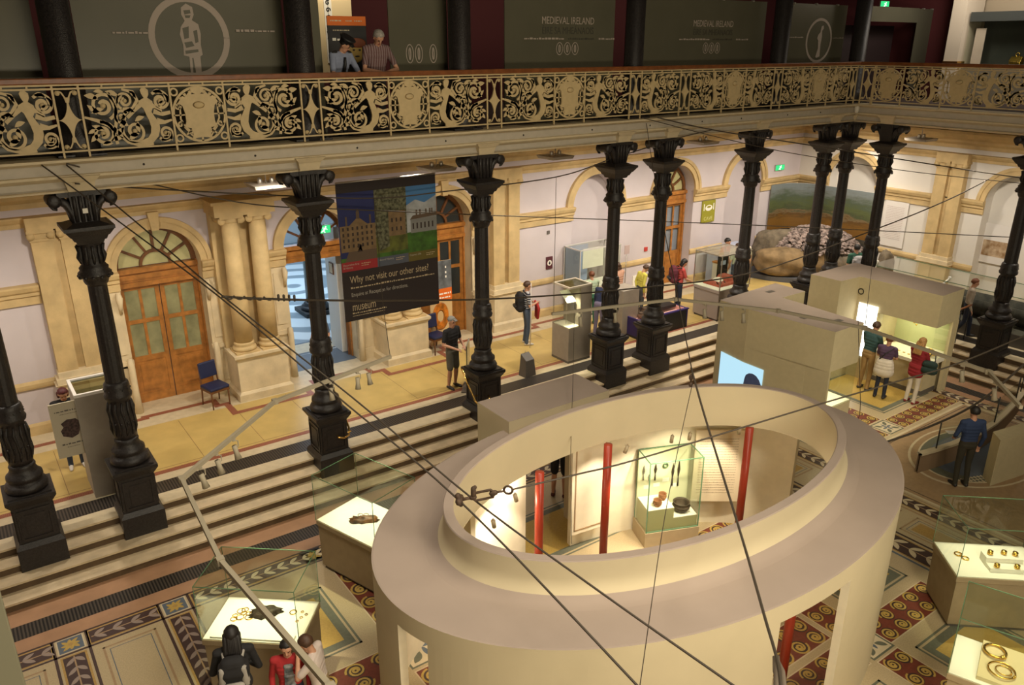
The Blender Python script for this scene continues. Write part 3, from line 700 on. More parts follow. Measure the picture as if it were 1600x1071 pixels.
def place_col(k, x, y, rz):
    t = thing('iron_column', COLLAB[k], 'column', (x, y, 0), rz, 'cast iron columns round the court')
    for n, me in ICP.items():
        o = part(n.strip(), me, t)
        if n == 'capital': cap_ = o
        if n.startswith('volute'): o.parent = cap_
    return t
for k, x in XCOL.items(): place_col(k, x, YC, 0)
place_col('I', XE, -1.13, pi/2); place_col('J', XE, -4.83, pi/2)
# brass rails and little plate
for i, (x, lab) in enumerate(((3.5, 'short curved brass handrail on the pedestal of the column before the bright entrance'), (7.11, 'long curved brass handrail on the pedestal right of the hanging banner'))):
    sx = 1 if i == 0 else -1
    t = thing('brass_handrail', lab, 'handrail', (x+sx*.275, YC, 0), 0, 'brass handrails on the pedestals')
    m_ = MB()
    if i: m_.tube([(-.02, .3, .86), (-.1, .27, .92), (-.13, .2, .93), (-.14, -.1, .62), (-.13, -.3, .38), (-.1, -.42, .3), (-.02, -.44, .33), (.1, -.42, .37), (.2, -.36, .4), (.21, -.28, .42)], .022, 8)
    else: m_.tube([(.02, .24, .75), (.09, .2, .78), (.11, .05, .66), (.1, -.12, .5), (.04, -.24, .41), (-.1, -.32, .42), (-.2, -.32, .46), (-.21, -.28, .48)], .022, 8)
    m_.build('rail', [BRASS], t)
    m_ = MB(); m_.caps((0, .1, .72), (sx*.1, .1, .74), .015, .015); m_.caps((0, -.2, .44), (sx*.1, -.2, .46), .015, .015); m_.build('bracket', [BRASS], t)
pl = MB(); pl.box(-.035, .035, -.225, -.20, 5.19, 5.26, 0); tag(pl.build('name_plate', [WHITEB], None, (0, YC, 0)), 'tiny white square plate on the capital in front of the oak doors', 'plate')

dm = MB()
for x in (-1.0, .9, 2.6, 4.4, 6.2, 8.0, 9.8, 11.5, 13.2, 14.6, 16.4, 17.8): dm.ball((x, YC-.222, 5.83), .018, 8, 5)
struct(dm.build('trim_6', [IRON]))
t = thing('camera_dome', 'small white camera dome under the gallery ledge at the corner of the court', 'camera', (19.36, -.24, 5.80)); m_ = MB(); m_.caps((0, 0, 0), (0, 0, .08), .06, .07, 12); m_.build('dome', [mat('white dome', (.7, .66, .56), .4)], t); m_ = MB(); m_.box(-.03, .1, -.03, .06, .08, .13, 0); m_.build('bracket', [STEEL], t)
# ================================================================== GALLERY: railing, screens, people rail side
RY = -.1; RZ0 = 6.09; RH = .84; RX = 19.46
def scroll_panel():
    mb = MB(); d = .022
    def sp(cx, cz, r, turns, a0, ccw, w=.035): mb.ribbon(spiral(cx, cz, r, turns, a0, ccw, 30, .22), [w]*20+[w*1.25]*10, d); mb.lathe([(w*.9, -d/2), (w*.9, d/2)], 8, M=Matrix.Translation((cx, 0, cz)) @ Matrix.Rotation(pi/2, 4, 'X'))
    def lf(x, z, a, L, w):
        c, s = cos(a), sin(a); P = []
        for i in range(6): t = i/5; P.append((t*L, w*sin(pi*t)))
        for i in range(4, 0, -1): t = i/5; P.append((t*L, -w*.4*sin(pi*t)))
        mb.plate([(x+c*p-s*q, z+s*p+c*q) for p, q in P], d)
    sp(.30, .60, .20, 1.6, -1.2, 1, .045); sp(.24, .21, .17, 1.6, 1.7, -1, .045); sp(.62, .66, .13, 1.4, -2, -1); sp(.70, .22, .19, 1.5, 2.2, 1, .042)
    sp(1.14, .64, .15, 1.4, 2.4, -1, .045); sp(1.16, .17, .12, 1.5, -2.6, 1, .04); sp(.53, .42, .11, 1.3, .5, 1)
    mb.ribbon([(.02, .45), (.18, .40), (.34, .33), (.47, .2), (.58, .07), (.75, .02), (.95, .03)], [.03, .05, .07, .06, .05, .06, .05], d)
    mb.ribbon([(.42, .05), (.40, .2), (.45, .36), (.47, .55), (.40, .78)], [.05, .04, .05, .05, .04], d)
    mb.ribbon([(.60, .82), (.75, .78), (.80, .66), (.72, .55), (.60, .50), (.5, .3)], [.03, .05, .05, .05, .05, .03], d)
    mb.ribbon([(1.02, .5), (1.15, .45), (1.27, .47)], [.09, .06, .05], d); mb.ribbon([(1.05, .35), (1.17, .33), (1.28, .36)], [.1, .05, .03], d)
    mb.ribbon([(.84, .60), (.74, .52), (.62, .42)], [.07, .05, .05], d); mb.ribbon([(.98, .60), (1.05, .55), (1.14, .49)], [.07, .05, .04], d)
    # half figure with coiled tail
    mb.plate([(.86, .80), (.88, .83), (.94, .835), (.98, .80), (.98, .74), (.955, .69), (1.02, .64), (1.03, .57), (.985, .49), (1.02, .42), (1.075, .33), (1.08, .24), (1.04, .13), (.95, .045), (.86, .02), (.76, .03), (.73, .07), (.80, .09), (.88, .12), (.93, .18), (.95, .27), (.93, .37), (.90, .46), (.875, .54), (.81, .60), (.82, .65), (.90, .69), (.875, .74)], d*1.5)
    for x, z, a, L, w in ((.06, .75, -.3, .2, .06), (.08, .62, -.9, .18, .05), (.12, .50, .3, .2, .05), (.10, .33, -.5, .2, .05), (.05, .1, .6, .18, .05), (.36, .8, -.4, .2, .05), (.5, .62, .9, .16, .05), (.55, .55, -.3, .2, .05), (.33, .1, .2, .2, .05), (.45, .16, .9, .16, .05), (.6, .1, .5, .18, .06), (.72, .36, .4, .16, .05),
                          (.77, .2, 1.6, .16, .05), (.62, .3, 2.3, .14, .05), (1.04, .78, -.2, .16, .05), (1.2, .75, -1.2, .16, .05), (1.1, .56, .5, .14, .05), (1.06, .06, .2, .18, .05), (1.24, .05, 1.6, .16, .04), (.2, .8, -.1, .14, .04), (.03, .22, .3, .14, .04), (.2, .05, .1, .16, .05), (.7, .8, -.9, .14, .04)):
        lf(x, z, a, L, w)
    return mb.mesh('figure_panel', CREAMP)
def shield_panel():
    mb = MB(); d = .022; n = 36
    for r0, r1 in ((.40, .365),):
        mb.ribbon([(r0*.96*cos(TAU*i/n), .42+r0*sin(TAU*i/n)) for i in range(n+1)], .035, d)
    for x in (-.34, .34):
        for z in (.08, .76): mb.ribbon([(x+.05*cos(TAU*i/16), z+.05*sin(TAU*i/16)) for i in range(17)], .025, d)
    P = [(0, .73), (.09, .72), (.12, .76), (.19, .68), (.23, .70), (.30, .60), (.24, .55), (.215, .44), (.215, .32), (.24, .24), (.15, .22), (.13, .14), (.16, .04), (.09, .07), (0, .08)]
    mb.plate(P+[(-x, z) for x, z in P[::-1][1:-1]], d*1.6)
    mb.plate([(-.1, .81), (.1, .81), (.09, .75), (0, .71), (-.09, .75)], d*1.8)
    mb.lathe([(.09, 0), (.06, .02), (0, .03)], 14, M=Matrix.Translation((0, -d*.8, .56)) @ Matrix.Rotation(pi/2, 4, 'X') @ Matrix.Diagonal((1, .6, 1, 1)))
    for s in (-1, 1):
        mb.ribbon([(s*.22, .42), (s*.39, .42)], .02, d); mb.ribbon([(s*.30, .60), (s*.28, .5), (s*.29, .36), (s*.23, .24), (s*.13, .14)], .025, d)
        mb.ribbon(spiral(s*.31, .55, .05, 1.2, 0, s, 14), .022, d); mb.ribbon(spiral(s*.30, .28, .05, 1.2, 0, -s, 14), .022, d)
        mb.ribbon([(s*.13, .2), (s*.24, .12)], .025, d); mb.ribbon([(s*.14, .1), (s*.25, .24)], .02, d)
        for k in range(4): a = .7+k*.25; mb.plate([(s*.33*cos(a), .42+.33*sin(a)), (s*.37*cos(a), .42+.37*sin(a)), (s*.37*cos(a+.12), .42+.37*sin(a+.12)), (s*.32*cos(a+.12), .42+.32*sin(a+.12))], d)
    mb.ribbon([(0, .02), (0, .1)], .03, d)
    return mb.mesh('shield_panel', CREAMP)
def diamond_panel():
    mb = MB(); d = .022
    P = [(0, .70)]; n = 10
    q = []
    for i in range(n+1):
        t = i/n; a = t*pi/2; q.append((.155*(1-cos(a))**1.0+.012*(1-t), .42+.28*(1-sin(a))))
    right = q+[(x, .84-z) for x, z in q[::-1][1:]]
    mb.plate(right+[(-x, z) for x, z in right[::-1]], d*1.4)
    for s in (-1, 1):
        for zz in (1, -1):
            f = lambda z: .42+zz*(z-.42)
            mb.ribbon([(s*.012, f(.66)), (s*.03, f(.74)), (s*.06, f(.80)), (s*.1, f(.815))], .02, d); mb.lathe([(.035, -d/2), (.035, d/2)], 10, M=Matrix.Translation((s*.11, 0, f(.79))) @ Matrix.Rotation(pi/2, 4, 'X'))
    mb.plate([(-.03, .7), (.03, .7), (.02, .73), (-.02, .73)], d*1.6); mb.plate([(-.03, .14), (.03, .14), (.02, .11), (-.02, .11)], d*1.6)
    return mb.mesh('diamond_panel', CREAMP)
FIGP, SHIP, DIAP = scroll_panel(), shield_panel(), diamond_panel()
ub = MB(); ub.box(-.014, .014, -.014, .014, 5.985, 7.0, 0); UPR = ub.mesh('upright', CREAMP)
ub = MB(); ub.box(-.012, .012, -.012, .012, 6.94, 7.0, 0); STB = ub.mesh('baluster', CREAMP)
def railing(label, loc, rz, L0, L1, dias, shields, extra):
    t = thing('gallery_railing', label, 'railing', loc, rz)
    def bar(n, z0, z1, h, m, bev=0): b = MB(); b.box(L0, L1, -h, h, z0, z1, 0); return b.build(n, [m], t, bevel=bev)
    bar('handrail', 7.0, 7.085, .045, RAILW, .015); bar('top_rail', 6.975, 7.0, .02, CREAMP); bar('middle_rail', 6.925, 6.95, .016, CREAMP); bar('bottom_rail', 6.065, 6.09, .016, CREAMP)
    edges = set()
    for x in dias: part('diamond_panel', DIAP, t, (x, 0, RZ0)); edges |= {x-.165, x+.165}
    for x in shields: part('shield_panel', SHIP, t, (x, 0, RZ0)); edges |= {x-.4, x+.4}
    figs = list(extra)
    for s in shields:
        l = max([d+.165 for d in dias if d < s] or [L0]); r = min([d-.165 for d in dias if d > s] or [L1])
        l = max([l]+[q+.4 for q in shields if q < s]); r = min([r]+[q-.4 for q in shields if q > s])
        figs += [(l, s-.4, 1)]+([] if any(abs(q-.4-r) < .01 for q in shields) else [(s+.4, r, -1)])
    for a, b, k in figs:
        if b-a < .15: continue
        part('figure_panel', FIGP, t, (a if k > 0 else b, 0, RZ0), scale=(k*(b-a)/1.3, 1, 1)); edges |= {a, b}
        n = max(1, round((b-a)/.33))
        for i in range(1, n): part('baluster', STB, t, (a+(b-a)*i/n, 0, 0))
    for s in shields:
        for q in (-.1, .1): part('baluster', STB, t, (s+q, 0, 0))
    for x in sorted(edges):
        if L0-.01 <= x <= L1+.01: part('upright', UPR, t, (x, 0, 0))
    return t
railing('long cream cast iron gallery railing with mermaid and shield panels along the upper floor', (0, RY, 0), 0, -3.4, RX, [-1.5, .04, 3.65, 7.35, 11.07, 12.62, 15.95, 19.18], [1.83, 5.5, 9.22, 14.31, 17.67], [(-3.2, -1.665, 1), (-1.335, -.125, 1), (11.235, 12.455, -1)])
railing('short cream cast iron gallery railing at upper right, turning off at the corner', (RX, RY, 0), -pi/2, 0.02, 8.5, [.28, 4.55], [.88, 2.75, 6.4], [])

# upper columns, frosted screens
UB = MB(); UB.lathe([(.30, 5.95), (.30, 6.25), (.26, 6.3), (.25, 6.35), (.215, 6.4), (.205, 11)], 20); UCM = UB.mesh('shaft', IRON)
for i, (x, lab) in enumerate(((.12, 'dark upper column left of the screen with the big round roundel'), (3.67, 'dark upper column left of the uniformed guard'), (6.78, 'dark upper column right of the pair of small oval emblems'), (11.25, 'dark upper column between the two lettered glass screens'), (16.27, 'dark upper column left of the screen with the tall oval emblem'), (19.72, 'dark upper column right of the screen with the tall oval emblem'))):
    t = thing('upper_column', lab, 'column', (x, .2, 0), 0, 'dark columns of the upper gallery')
    part('shaft', UCM, t); b = MB(); b.box(-.32, .32, -.28, .32, 5.952, 6.02, 0); b.build('base', [IRON], t)
FROST = mat('frosted screen glass', (.10, .094, .064), .3, noise=.06, nscale=1.5, spec=.25)
ETCH = mat('pale etched film', (.36, .30, .25), .7); ETCHD = mat('dark film lettering', (.045, .042, .03), .6)
def etched_oval(mb, cx, cz, rx, rz, w, n=40): mb.ribbon([(cx+rx*cos(TAU*i/n), cz+rz*sin(TAU*i/n)) for i in range(n+1)], w, .003)
def screen(label, x0, x1, z1=8.52, y=.6):
    t = thing('glass_screen', label, 'glass screen', ((x0+x1)/2, y, 5.985), 0, 'frosted glass screens of the upper gallery')
    b = MB(); b.box(-(x1-x0)/2, (x1-x0)/2, -.012, .012, .02, z1-5.985, 0); b.build('pane', [FROST], t)
    n = max(2, int((x1-x0)/.9))
    for k in range(n): c = MB(); c.caps((0, -.03, 0), (0, .03, 0), .025, .025); c.build('clamp', [STEEL], t, (-(x1-x0)/2+(k+.5)*(x1-x0)/n, 0, z1-5.985))
    return t
def bars(mb, x0, x1, z, h, mi=0, y=-.015, seed=1):
    """a line of small print too fine to read"""
    rnd = random.Random(seed); x = x0
    while x < x1:
        w_ = rnd.uniform(.25, 1.1)*h*2.2; w_ = min(w_, x1-x)
        mb.box(x, x+w_, y-.0015, y, z, z+h*rnd.choice((.7, .7, 1)), mi); x += w_+h*.5
screen('frosted glass screen at the upper left corner, left of the first dark upper column', -3.6, -.12)
t = screen('frosted glass screen with a large pale roundel of a standing carved figure', .40, 3.55)
cx = 1.975
m_ = MB(); etched_oval(m_, 2.02-cx, 7.62-5.985, .57, .57, .095); bars(m_, .9-cx, 1.4-cx, 1.69, .035, seed=4); bars(m_, 2.75-cx, 3.4-cx, 1.73, .035, seed=5); m_.build('roundel', [ETCH], t, (0, -.016, 0))
m_ = MB(); f0 = lambda x, z: (x+2.02-cx, z+7.62-5.985)
m_.plate([f0(*p) for p in ((-.08, .44), (0, .50), (.09, .45), (.1, .34), (.06, .26), (.15, .2), (.17, .06), (.15, -.1), (.16, -.25), (.12, -.28), (.11, -.52), (.02, -.52), (.01, -.3), (-.01, -.3), (-.02, -.52), (-.06, -.52), (-.05, -.28), (-.13, -.26), (-.12, -.1), (-.15, .05), (-.12, .16), (-.05, .25), (-.09, .34))], .003); m_.build('figure_emblem', [ETCH], t, (0, -.0165, 0))
for p in (((-.05, .40), (.05, .41), (.055, .36), (-.04, .34)), ((-.04, .33), (.05, .33), (.03, .29), (-.03, .29)), ((-.1, .14), (.0, .17), (-.02, .0), (-.09, -.02)), ((-.1, -.07), (.02, -.05), (.05, -.12), (-.08, -.15)), ((.06, .1), (.12, .12), (.12, -.06), (.07, -.08)), ((-.1, -.19), (.1, -.17), (.1, -.21), (-.1, -.24))): m_ = MB(); m_.plate([f0(*q) for q in p], .003); m_.build('figure_shading', [FROST], t, (0, -.019, 0))
m_ = screen('narrow frosted glass strip left of the uniformed guard', 4.05, 4.2)
t = screen('frosted glass screen with small oval emblems beside the man in the striped shirt', 5.52, 6.75); cx = 6.135
m_ = MB()
for x in (5.93, 6.12, 6.43): etched_oval(m_, x-cx, 7.36-5.985, .075, .16, .014); etched_oval(m_, x-cx, 7.36-5.985, .018, .1, .02)
m_.build('oval_emblem', [ETCH], t, (0, -.016, 0))
for x0, x1, tx, rot, lab in ((8.08, 11.0, 9.71, 0, 'frosted glass screen lettered MEDIEVAL IRELAND, left one of the two'), (11.75, 16.1, 14.19, 0, 'frosted glass screen lettered MEDIEVAL IRELAND, right one of the two, with a bright reflection')):
    t = screen(lab, x0, x1); cx = (x0+x1)/2; z = 5.985
    text('MEDIEVAL IRELAND', .20, (tx-cx, -.014, 7.92-z), (pi/2, 0, 0), ETCH, t, sx=.80)
    text('ÉIRE SA MHEÁNAOIS', .19, (tx-cx, -.014, 7.73-z), (pi/2, 0, 0), ETCHD, t, sx=.80)
    m_ = MB(); bars(m_, tx-cx-1.15, tx-cx-.1, 7.62-z, .035, seed=2); bars(m_, tx-cx+.85, tx-cx+1.3, 7.62-z, .035, seed=3); m_.build('small_print', [ETCH], t)
    m_ = MB(); bars(m_, tx-cx-.0, tx-cx+.7, 7.62-z, .035, seed=8); m_.build('dark_small_print', [ETCHD], t)
    m_ = MB()
    for k in (-1, 0, 1): etched_oval(m_, tx-cx-.02+k*.21, 7.44-z, .085, .12, .014, 28); etched_oval(m_, tx-cx-.02+k*.21, 7.44-z, .02, .07, .02, 20)
    m_.build('oval_emblem', [ETCH], t, (0, -.016, 0))
t = screen('frosted glass screen with a tall pale oval emblem of a slender figure, near the corner', 16.72, 19.55); cx = 18.135
m_ = MB(); etched_oval(m_, 18.42-cx, 7.62-5.985, .54, .53, .065); bars(m_, 17.1-cx, 17.7-cx, 1.7, .03, seed=6); bars(m_, 19.0-cx, 19.5-cx, 1.69, .03, seed=7); m_.build('roundel', [ETCH], t, (0, -.016, 0))
m_ = MB(); f0 = lambda x, z: (x+18.45-cx, z+7.62-5.985)
m_.plate([f0(*p) for p in ((.02, .36), (.1, .38), (.12, .3), (.06, .25), (.08, .1), (.06, -.1), (.08, -.4), (-.05, -.44), (-.1, -.42), (-.03, -.2), (-.06, 0), (-.12, .06), (-.08, .16), (-.01, .2))], .003); m_.build('figure_emblem', [ETCH], t, (0, -.017, 0))
t = screen('frosted glass screen with a dark doorway cut in it, right of the corner', 23.2, 24.15)
b = MB(); b.box(-3.3, -.48, -.012, .012, 2.15, 2.55, 0); b.build('transom_pane', [FROST], t)
dk = MB(); dk.box(20.5, 23.2, 1.3, 1.4, 5.985, 8.05, 0); tag(dk.build('shade_sheet', [mat('dark shade sheet', (.02, .008, .008), .7)]), 'dark shade sheet in the doorway right of the gallery corner', 'shade_sheet')  # black sheet painted in for the shade inside the doorway

# lit display behind the people at the rail, poster stand
t = thing('wall_display', 'brightly lit cream display board with ornament strip behind the people at the gallery rail', 'display board', (5.5, 3.0, 5.96))
b = MB(); b.box(-.42, .42, -.03, .03, .9, 3.6, 0); b.build('board', [mat('lit cream board', (.75, .6, .34), .7)], t)
b = MB(); b.box(-.18, -.02, -.05, -.03, 1.2, 3.5, 0); b.build('ornament_strip', [WHITEB], t)
b = MB(); b.box(-.104, -.096, -.054, -.05, 1.3, 3.45, 0)
for k in range(16): b.ribbon(spiral(-.10, 1.4+k*.135, .05, 1.2, k, 1, 14), .025, .004, 0, 'xz', -.052)
b.build('ornament', [BLACK], t)
b = MB(); b.box(-.9, -.42, -.06, .06, .7, 3.6, 0); b.build('red_side_panel', [mat('red side board', (.28, .045, .02), .6)], t); b = MB(); b.box(-.9, .42, -.1, .1, 0, .7, 0); b.build('plinth', [BLACK], t)
light('SPOT', (5.4, 2.0, 9.2), 60, WARM, .1, (5.5, 3.0, 7.9), 60)
def pullup(name, label, loc, rz, w, h, zb=0.):
    t = thing(name, label, 'banner', loc, rz)
    b = MB(); b.box(-w/2, w/2, -.01, .01, .04, h, 0); b.build('sheet', [BLACK], t); b = MB(); b.box(-w/2-.02, w/2+.02, -.1, .1, 0, .05, 0); b.build('foot', [STEEL], t)
    return t
t = pullup('pull_up_banner', 'black pull-up banner with an orange header and golden head, behind the guard', (4.98, 1.2, 5.985), 0, .76, 2.02)
b = MB(); b.box(-.38, .38, -.0125, -.0102, 1.86, 2.02, 0); b.build('orange_header', [mat('banner orange', (.75, .16, .012), .6)], t)
b = MB(); bars(b, -.32, -.1, 1.93, .03, y=-.013); bars(b, -.02, .1, 1.93, .025, y=-.013); bars(b, .15, .3, 1.93, .025, y=-.013); bars(b, -.28, .05, 1.77, .025, y=-.011); b.build('small_print', [CRMT], t)
b = MB(); bars(b, -.3, -.06, 1.6, .05, y=-.011, seed=11); b.build('title_print', [WHITEB], t)
b = MB(); b.ball((.16, -.012, 1.42), (.15, .012, .2)); b.build('golden_head', [GOLDT], t)
b = MB(); b.ball((.17, -.018, 1.56), (.19, .012, .09)); b.build('headdress', [mat('head dress brown', (.22, .06, .02), .6)], t)
b = MB(); b.ball((.10, -.026, 1.44), (.025, .005, .016)); b.build('painted_eye', [BLACK], t); b = MB(); b.ball((.22, -.026, 1.44), (.025, .005, .016)); b.build('painted_eye', [BLACK], t); b = MB(); b.ball((.165, -.027, 1.33), (.05, .005, .014)); b.build('painted_mouth', [BLACK], t)

# end of the gallery: pale pier and showcases
t = thing('gallery_pier', 'pale plaster pier with brass band at the far upper right, left of the glazed showcase', 'pier', (23.1, -.72, 5.985))
b = MB(); b.box(-.1, .9, -.18, .22, 0, 4.5, 0); b.build('pier', [mat('pale pier', (.62, .53, .42), .85)], t); b = MB(); b.box(-.12, .3, -.2, .24, 1.02, 1.08, 0); b.build('band', [BRASS], t)
t = thing('gallery_showcase', 'dark glazed showcase with golden objects at the upper right corner', 'display case', (23.2, -3.5, 5.985))
b = MB(); b.box(.9, .98, -2.9, 2.55, 0, 2.4, 0); b.box(0, .9, -2.9, 2.55, 2.15, 2.4, 0); b.build('cabinet', [mat('showcase dark', (.05, .055, .05), .6)], t)
b = MB(); b.box(-.0, .9, -2.9, 2.55, 0, .9, 0); b.build('plinth', [mat('showcase plinth', (.2, .17, .12), .7)], t)
for k in range(3): b = MB(); b.box(0, .012, -2.9+1.82*k, -1.1+1.82*k, .9, 2.15, 0); b.build('pane', [GLASS], t)
t = thing('title_panel', 'white text panel at the left end of the gallery showcase', 'panel', (23.45, -1.2, 6.855)); b = MB(); b.box(0, .02, -.14, .14, 0, 1.1, 0); b.build('board', [mat('pinkish text board', (.7, .55, .5), .7)], t)
for k, (y, z, lab) in enumerate(((-2.25, .0, 'golden shrine on the left in the gallery showcase'), (-2.75, .0, 'golden bell-shaped shrine on the right in the gallery showcase'))):
    t = thing('golden_shrine', lab, 'reliquary', (23.6, y, 6.855), 0, 'golden reliquaries in the gallery showcase')
    b = MB(); b.frus(0, 0, 0, .22, .14, .12, 0, .16, .14); b.frus(0, 0, .22, .36, .13, .02, 0, .16, .15); b.build('body', [GOLD], t, bevel=.01)
    b = MB(); b.torus((0, 0, .4), .05, .015, 14, 6, M=Matrix.Rotation(pi/2, 4, 'X') @ Matrix.Translation((0, 0, 0))); b2 = MB(); b2.torus((0, 0, 0), .05, .015, 14, 6, M=Matrix.Translation((0, 0, .4)) @ Matrix.Rotation(pi/2, 4, 'Y')); b2.build('handle', [GOLD], t)
light('AREA', (23.7, -3.0, 8.05), 9, WARMW, .8, (23.7, -3.0, 6.8)) if 0 else None

# exit signs
EXITG = emat('exit sign green', (.02, .75, .22), 1.1); EXITW = emat('exit sign white', (.9, 1, .92), 1.3)
def exitsign(label, loc, rz, w=.4, h=.2):
    t = thing('exit_sign', label, 'sign', loc, rz, 'green exit signs')
    b = MB(); b.box(-w/2, w/2, 0, .04, 0, h, 0); b.build('housing', [STEEL], t); b = MB(); b.box(-w/2+.01, w/2-.01, -.004, .0, .01, h-.01, 0); b.build('green_face', [EXITG], t)
    b = MB(); b.caps((-.02, -.008, h*.35), (.03, -.008, h*.62), .022, .02, 6); b.ball((.045, -.008, h*.78), .02, 6, 5); b.tube([(-.02, -.008, h*.35), (-.07, -.008, h*.2)], .013, 5); b.tube([(-.02, -.008, h*.35), (.02, -.008, h*.12)], .013, 5); b.tube([(.03, -.008, h*.6), (.08, -.008, h*.45)], .01, 5)
    b.tube([(.03, -.008, h*.62), (-.04, -.008, h*.7)], .01, 5); b.build('running_figure', [EXITW], t)
    return t
exitsign('green exit sign in the fanlight of the bright entrance', (5.44, 4.22, 3.36), 0, .34, .2)
exitsign('green exit sign on the wall above the stone tomb mural', (22.4, 4.25, 3.38), 0, .5, .2)
exitsign('green exit sign hung high in the upper gallery near the corner', (22.0, 1.0, 8.5), 0, .45, .22)
# ================================================================== OVAL PAVILION
PC = (5.38, -6.85); A0, B0 = 4.05, 2.56; ZR, ZS, ZT = 2.0, 1.76, 2.45
def ell(a, b, t): return (a*cos(t), b*sin(t))
pav = thing('oval_pavilion', 'large cream oval exhibition pavilion with an open raised ring on its roof', 'pavilion', (PC[0], PC[1], FZ))
def Zp(z): return z-FZ
# wall with three door gaps (angles in degrees of the ellipse parameter)
def ang(x, y): return atan2((y-PC[1])/B0, (x-PC[0])/A0)
GAPS = []
def gapped(n=180):
    out = []
    for i in range(n):
        t0, t1 = TAU*i/n, TAU*(i+1)/n; tm = (t0+t1)/2
        d = (math.degrees(tm)+180) % 360-180
        if not any(a < d < b for a, b in GAPD): out.append((t0, t1))
    return out
GAPD = [(82, 97), (-153, -133.5), (-78, -56), (-38, -22)] if False else [(81, 98), (-177, -166.3), (-99, -82), (-9, 13)]
TH = .1
wb_ = MB(); zb, zt = 0, Zp(ZR)-.0
segs = gapped()
keys = set(segs)
for t0, t1 in segs:
    o0, o1 = ell(A0, B0, t0), ell(A0, B0, t1); i0, i1 = ell(A0-TH, B0-TH, t0), ell(A0-TH, B0-TH, t1)
    wb_.face([(*o0, 0), (*o1, 0), (*o1, zt-.02), (*o0, zt-.02)], 0, True); wb_.face([(*i1, 0), (*i0, 0), (*i0, zt-.02), (*i1, zt-.02)], 1, True)
n = 180
for i in range(n):
    a = (TAU*i/n, TAU*(i+1)/n); p = (TAU*((i-1) % n)/n, TAU*((i-1) % n+1)/n)
    if (a in keys) != (p in keys):
        t = a[0]; o = ell(A0, B0, t); q = ell(A0-TH, B0-TH, t); wb_.face([(*o, 0), (*q, 0), (*q, zt-.02), (*o, zt-.02)], 1)
wb_.build('wall', [PAVW, PAVI], pav)
def ring(mb, prof, n=120, mi=0, sm=False):
    """prof: list of (a, b, z) ellipses joined in order"""
    for p, q in zip(prof, prof[1:]):
        vs = [(*ell(p[0], p[1], TAU*i/n), p[2]) for i in range(n)]+[(*ell(q[0], q[1], TAU*i/n), q[2]) for i in range(n)]
        mb.add(vs, [(i, (i+1) % n, n+(i+1) % n, n+i) for i in range(n)], mi, sm)
def ring2(mb, prof, mi, n=120):
    vs = [(*ell(a, b, TAU*i/n), z) for a, b, z in prof for i in range(n)]
    mb.add(vs, [(k*n+i, k*n+(i+1) % n, (k+1)*n+(i+1) % n, (k+1)*n+i) for k in range(len(prof)-1) for i in range(n)], mi, True)
r_ = MB()
ring(r_, [(A0-.2, B0-.2, Zp(ZS)), (A0+.002, B0+.002, Zp(ZS)), (A0+.002, B0+.002, Zp(ZR)-.004)], mi=0, sm=True); ring(r_, [(A0+.002, B0+.002, Zp(ZR)-.004), (A0-.02, B0-.02, Zp(ZR))], mi=1)
ring(r_, [(A0-.02, B0-.02, Zp(ZR)), (3.42, 2.02, Zp(ZR))], mi=1, sm=True); ring(r_, [(A0-.03, B0-.03, Zp(ZS)), (3.04, 1.66, Zp(ZS))], mi=2)
r_.build('roof', [PAVW, PAVR, PAVI], pav)
u = MB(); cove = [(3.18+.24*(1-cos(k*pi/16)), 1.78+.24*(1-cos(k*pi/16)), Zp(ZR)+.24*(1-sin(k*pi/16))) for k in range(9)]
ring2(u, [(3.18, 1.78, Zp(ZT)-.012)]+cove[:5], 0); ring2(u, cove[4:], 1); ring(u, [(3.18, 1.78, Zp(ZT)-.012), (3.17, 1.77, Zp(ZT)), (3.06, 1.67, Zp(ZT)), (3.05, 1.66, Zp(ZT)-.012)], mi=1); ring(u, [(3.05, 1.66, Zp(ZT)-.012), (3.05, 1.66, Zp(ZS))], sm=True)
u.build('roof_upstand', [PAVW, PAVR], pav)
# porch towards the steps
p = MB(); p.box(-.80, 1.22, 2.35, 3.22, Zp(2.0), Zp(2.2), 0); p.box(-.80, -.62, 2.40, 3.22, 0, Zp(2.0), 0); p.box(1.04, 1.22, 2.5, 3.22, 0, Zp(2.0), 0); p.face([(-.80, 2.35, Zp(2.2)+.002), (1.22, 2.35, Zp(2.2)+.002), (1.22, 3.22, Zp(2.2)+.002), (-.80, 3.22, Zp(2.2)+.002)], 1)
p.build('porch', [PAVW, PAVR], pav)
for x, y in ((4.52, -5.35), (5.89, -5.29), (8.14, -6.17), (6.2, -8.55), (3.6, -8.35)):
    m_ = MB(); m_.lathe([(.065, 0), (.065, Zp(ZS))], 16, (x-PC[0], y-PC[1], 0)); m_.build('red_post', [RED], pav)
SPOTM = mat('spot lamp body', (.34, .27, .17), .4)
lamps = [(6.15, -5.45, -.5), (6.95, -5.62, 0), (7.25, -5.72, 0), (8.05, -6.05, 0), (3.9, -5.6, .4), (3.3, -5.95, .3)]
for x, y, a in lamps:
    m_ = MB(); m_.tube([(0, 0, 0), (0, 0, -.04)], .01, 6); m_.tube([(0, 0, -.03), (.06*sin(a)*1.5, .015, -.15)], .03, 12); m_.build('spot_lamp', [SPOTM], pav, (x-PC[0], y-PC[1], Zp(ZS)))
    light('SPOT', (x, y, ZS-.22), 110, WARM, .03, (x+.05+(.7 if a else .1)*0, y+1.0, -.4), 75, .6)
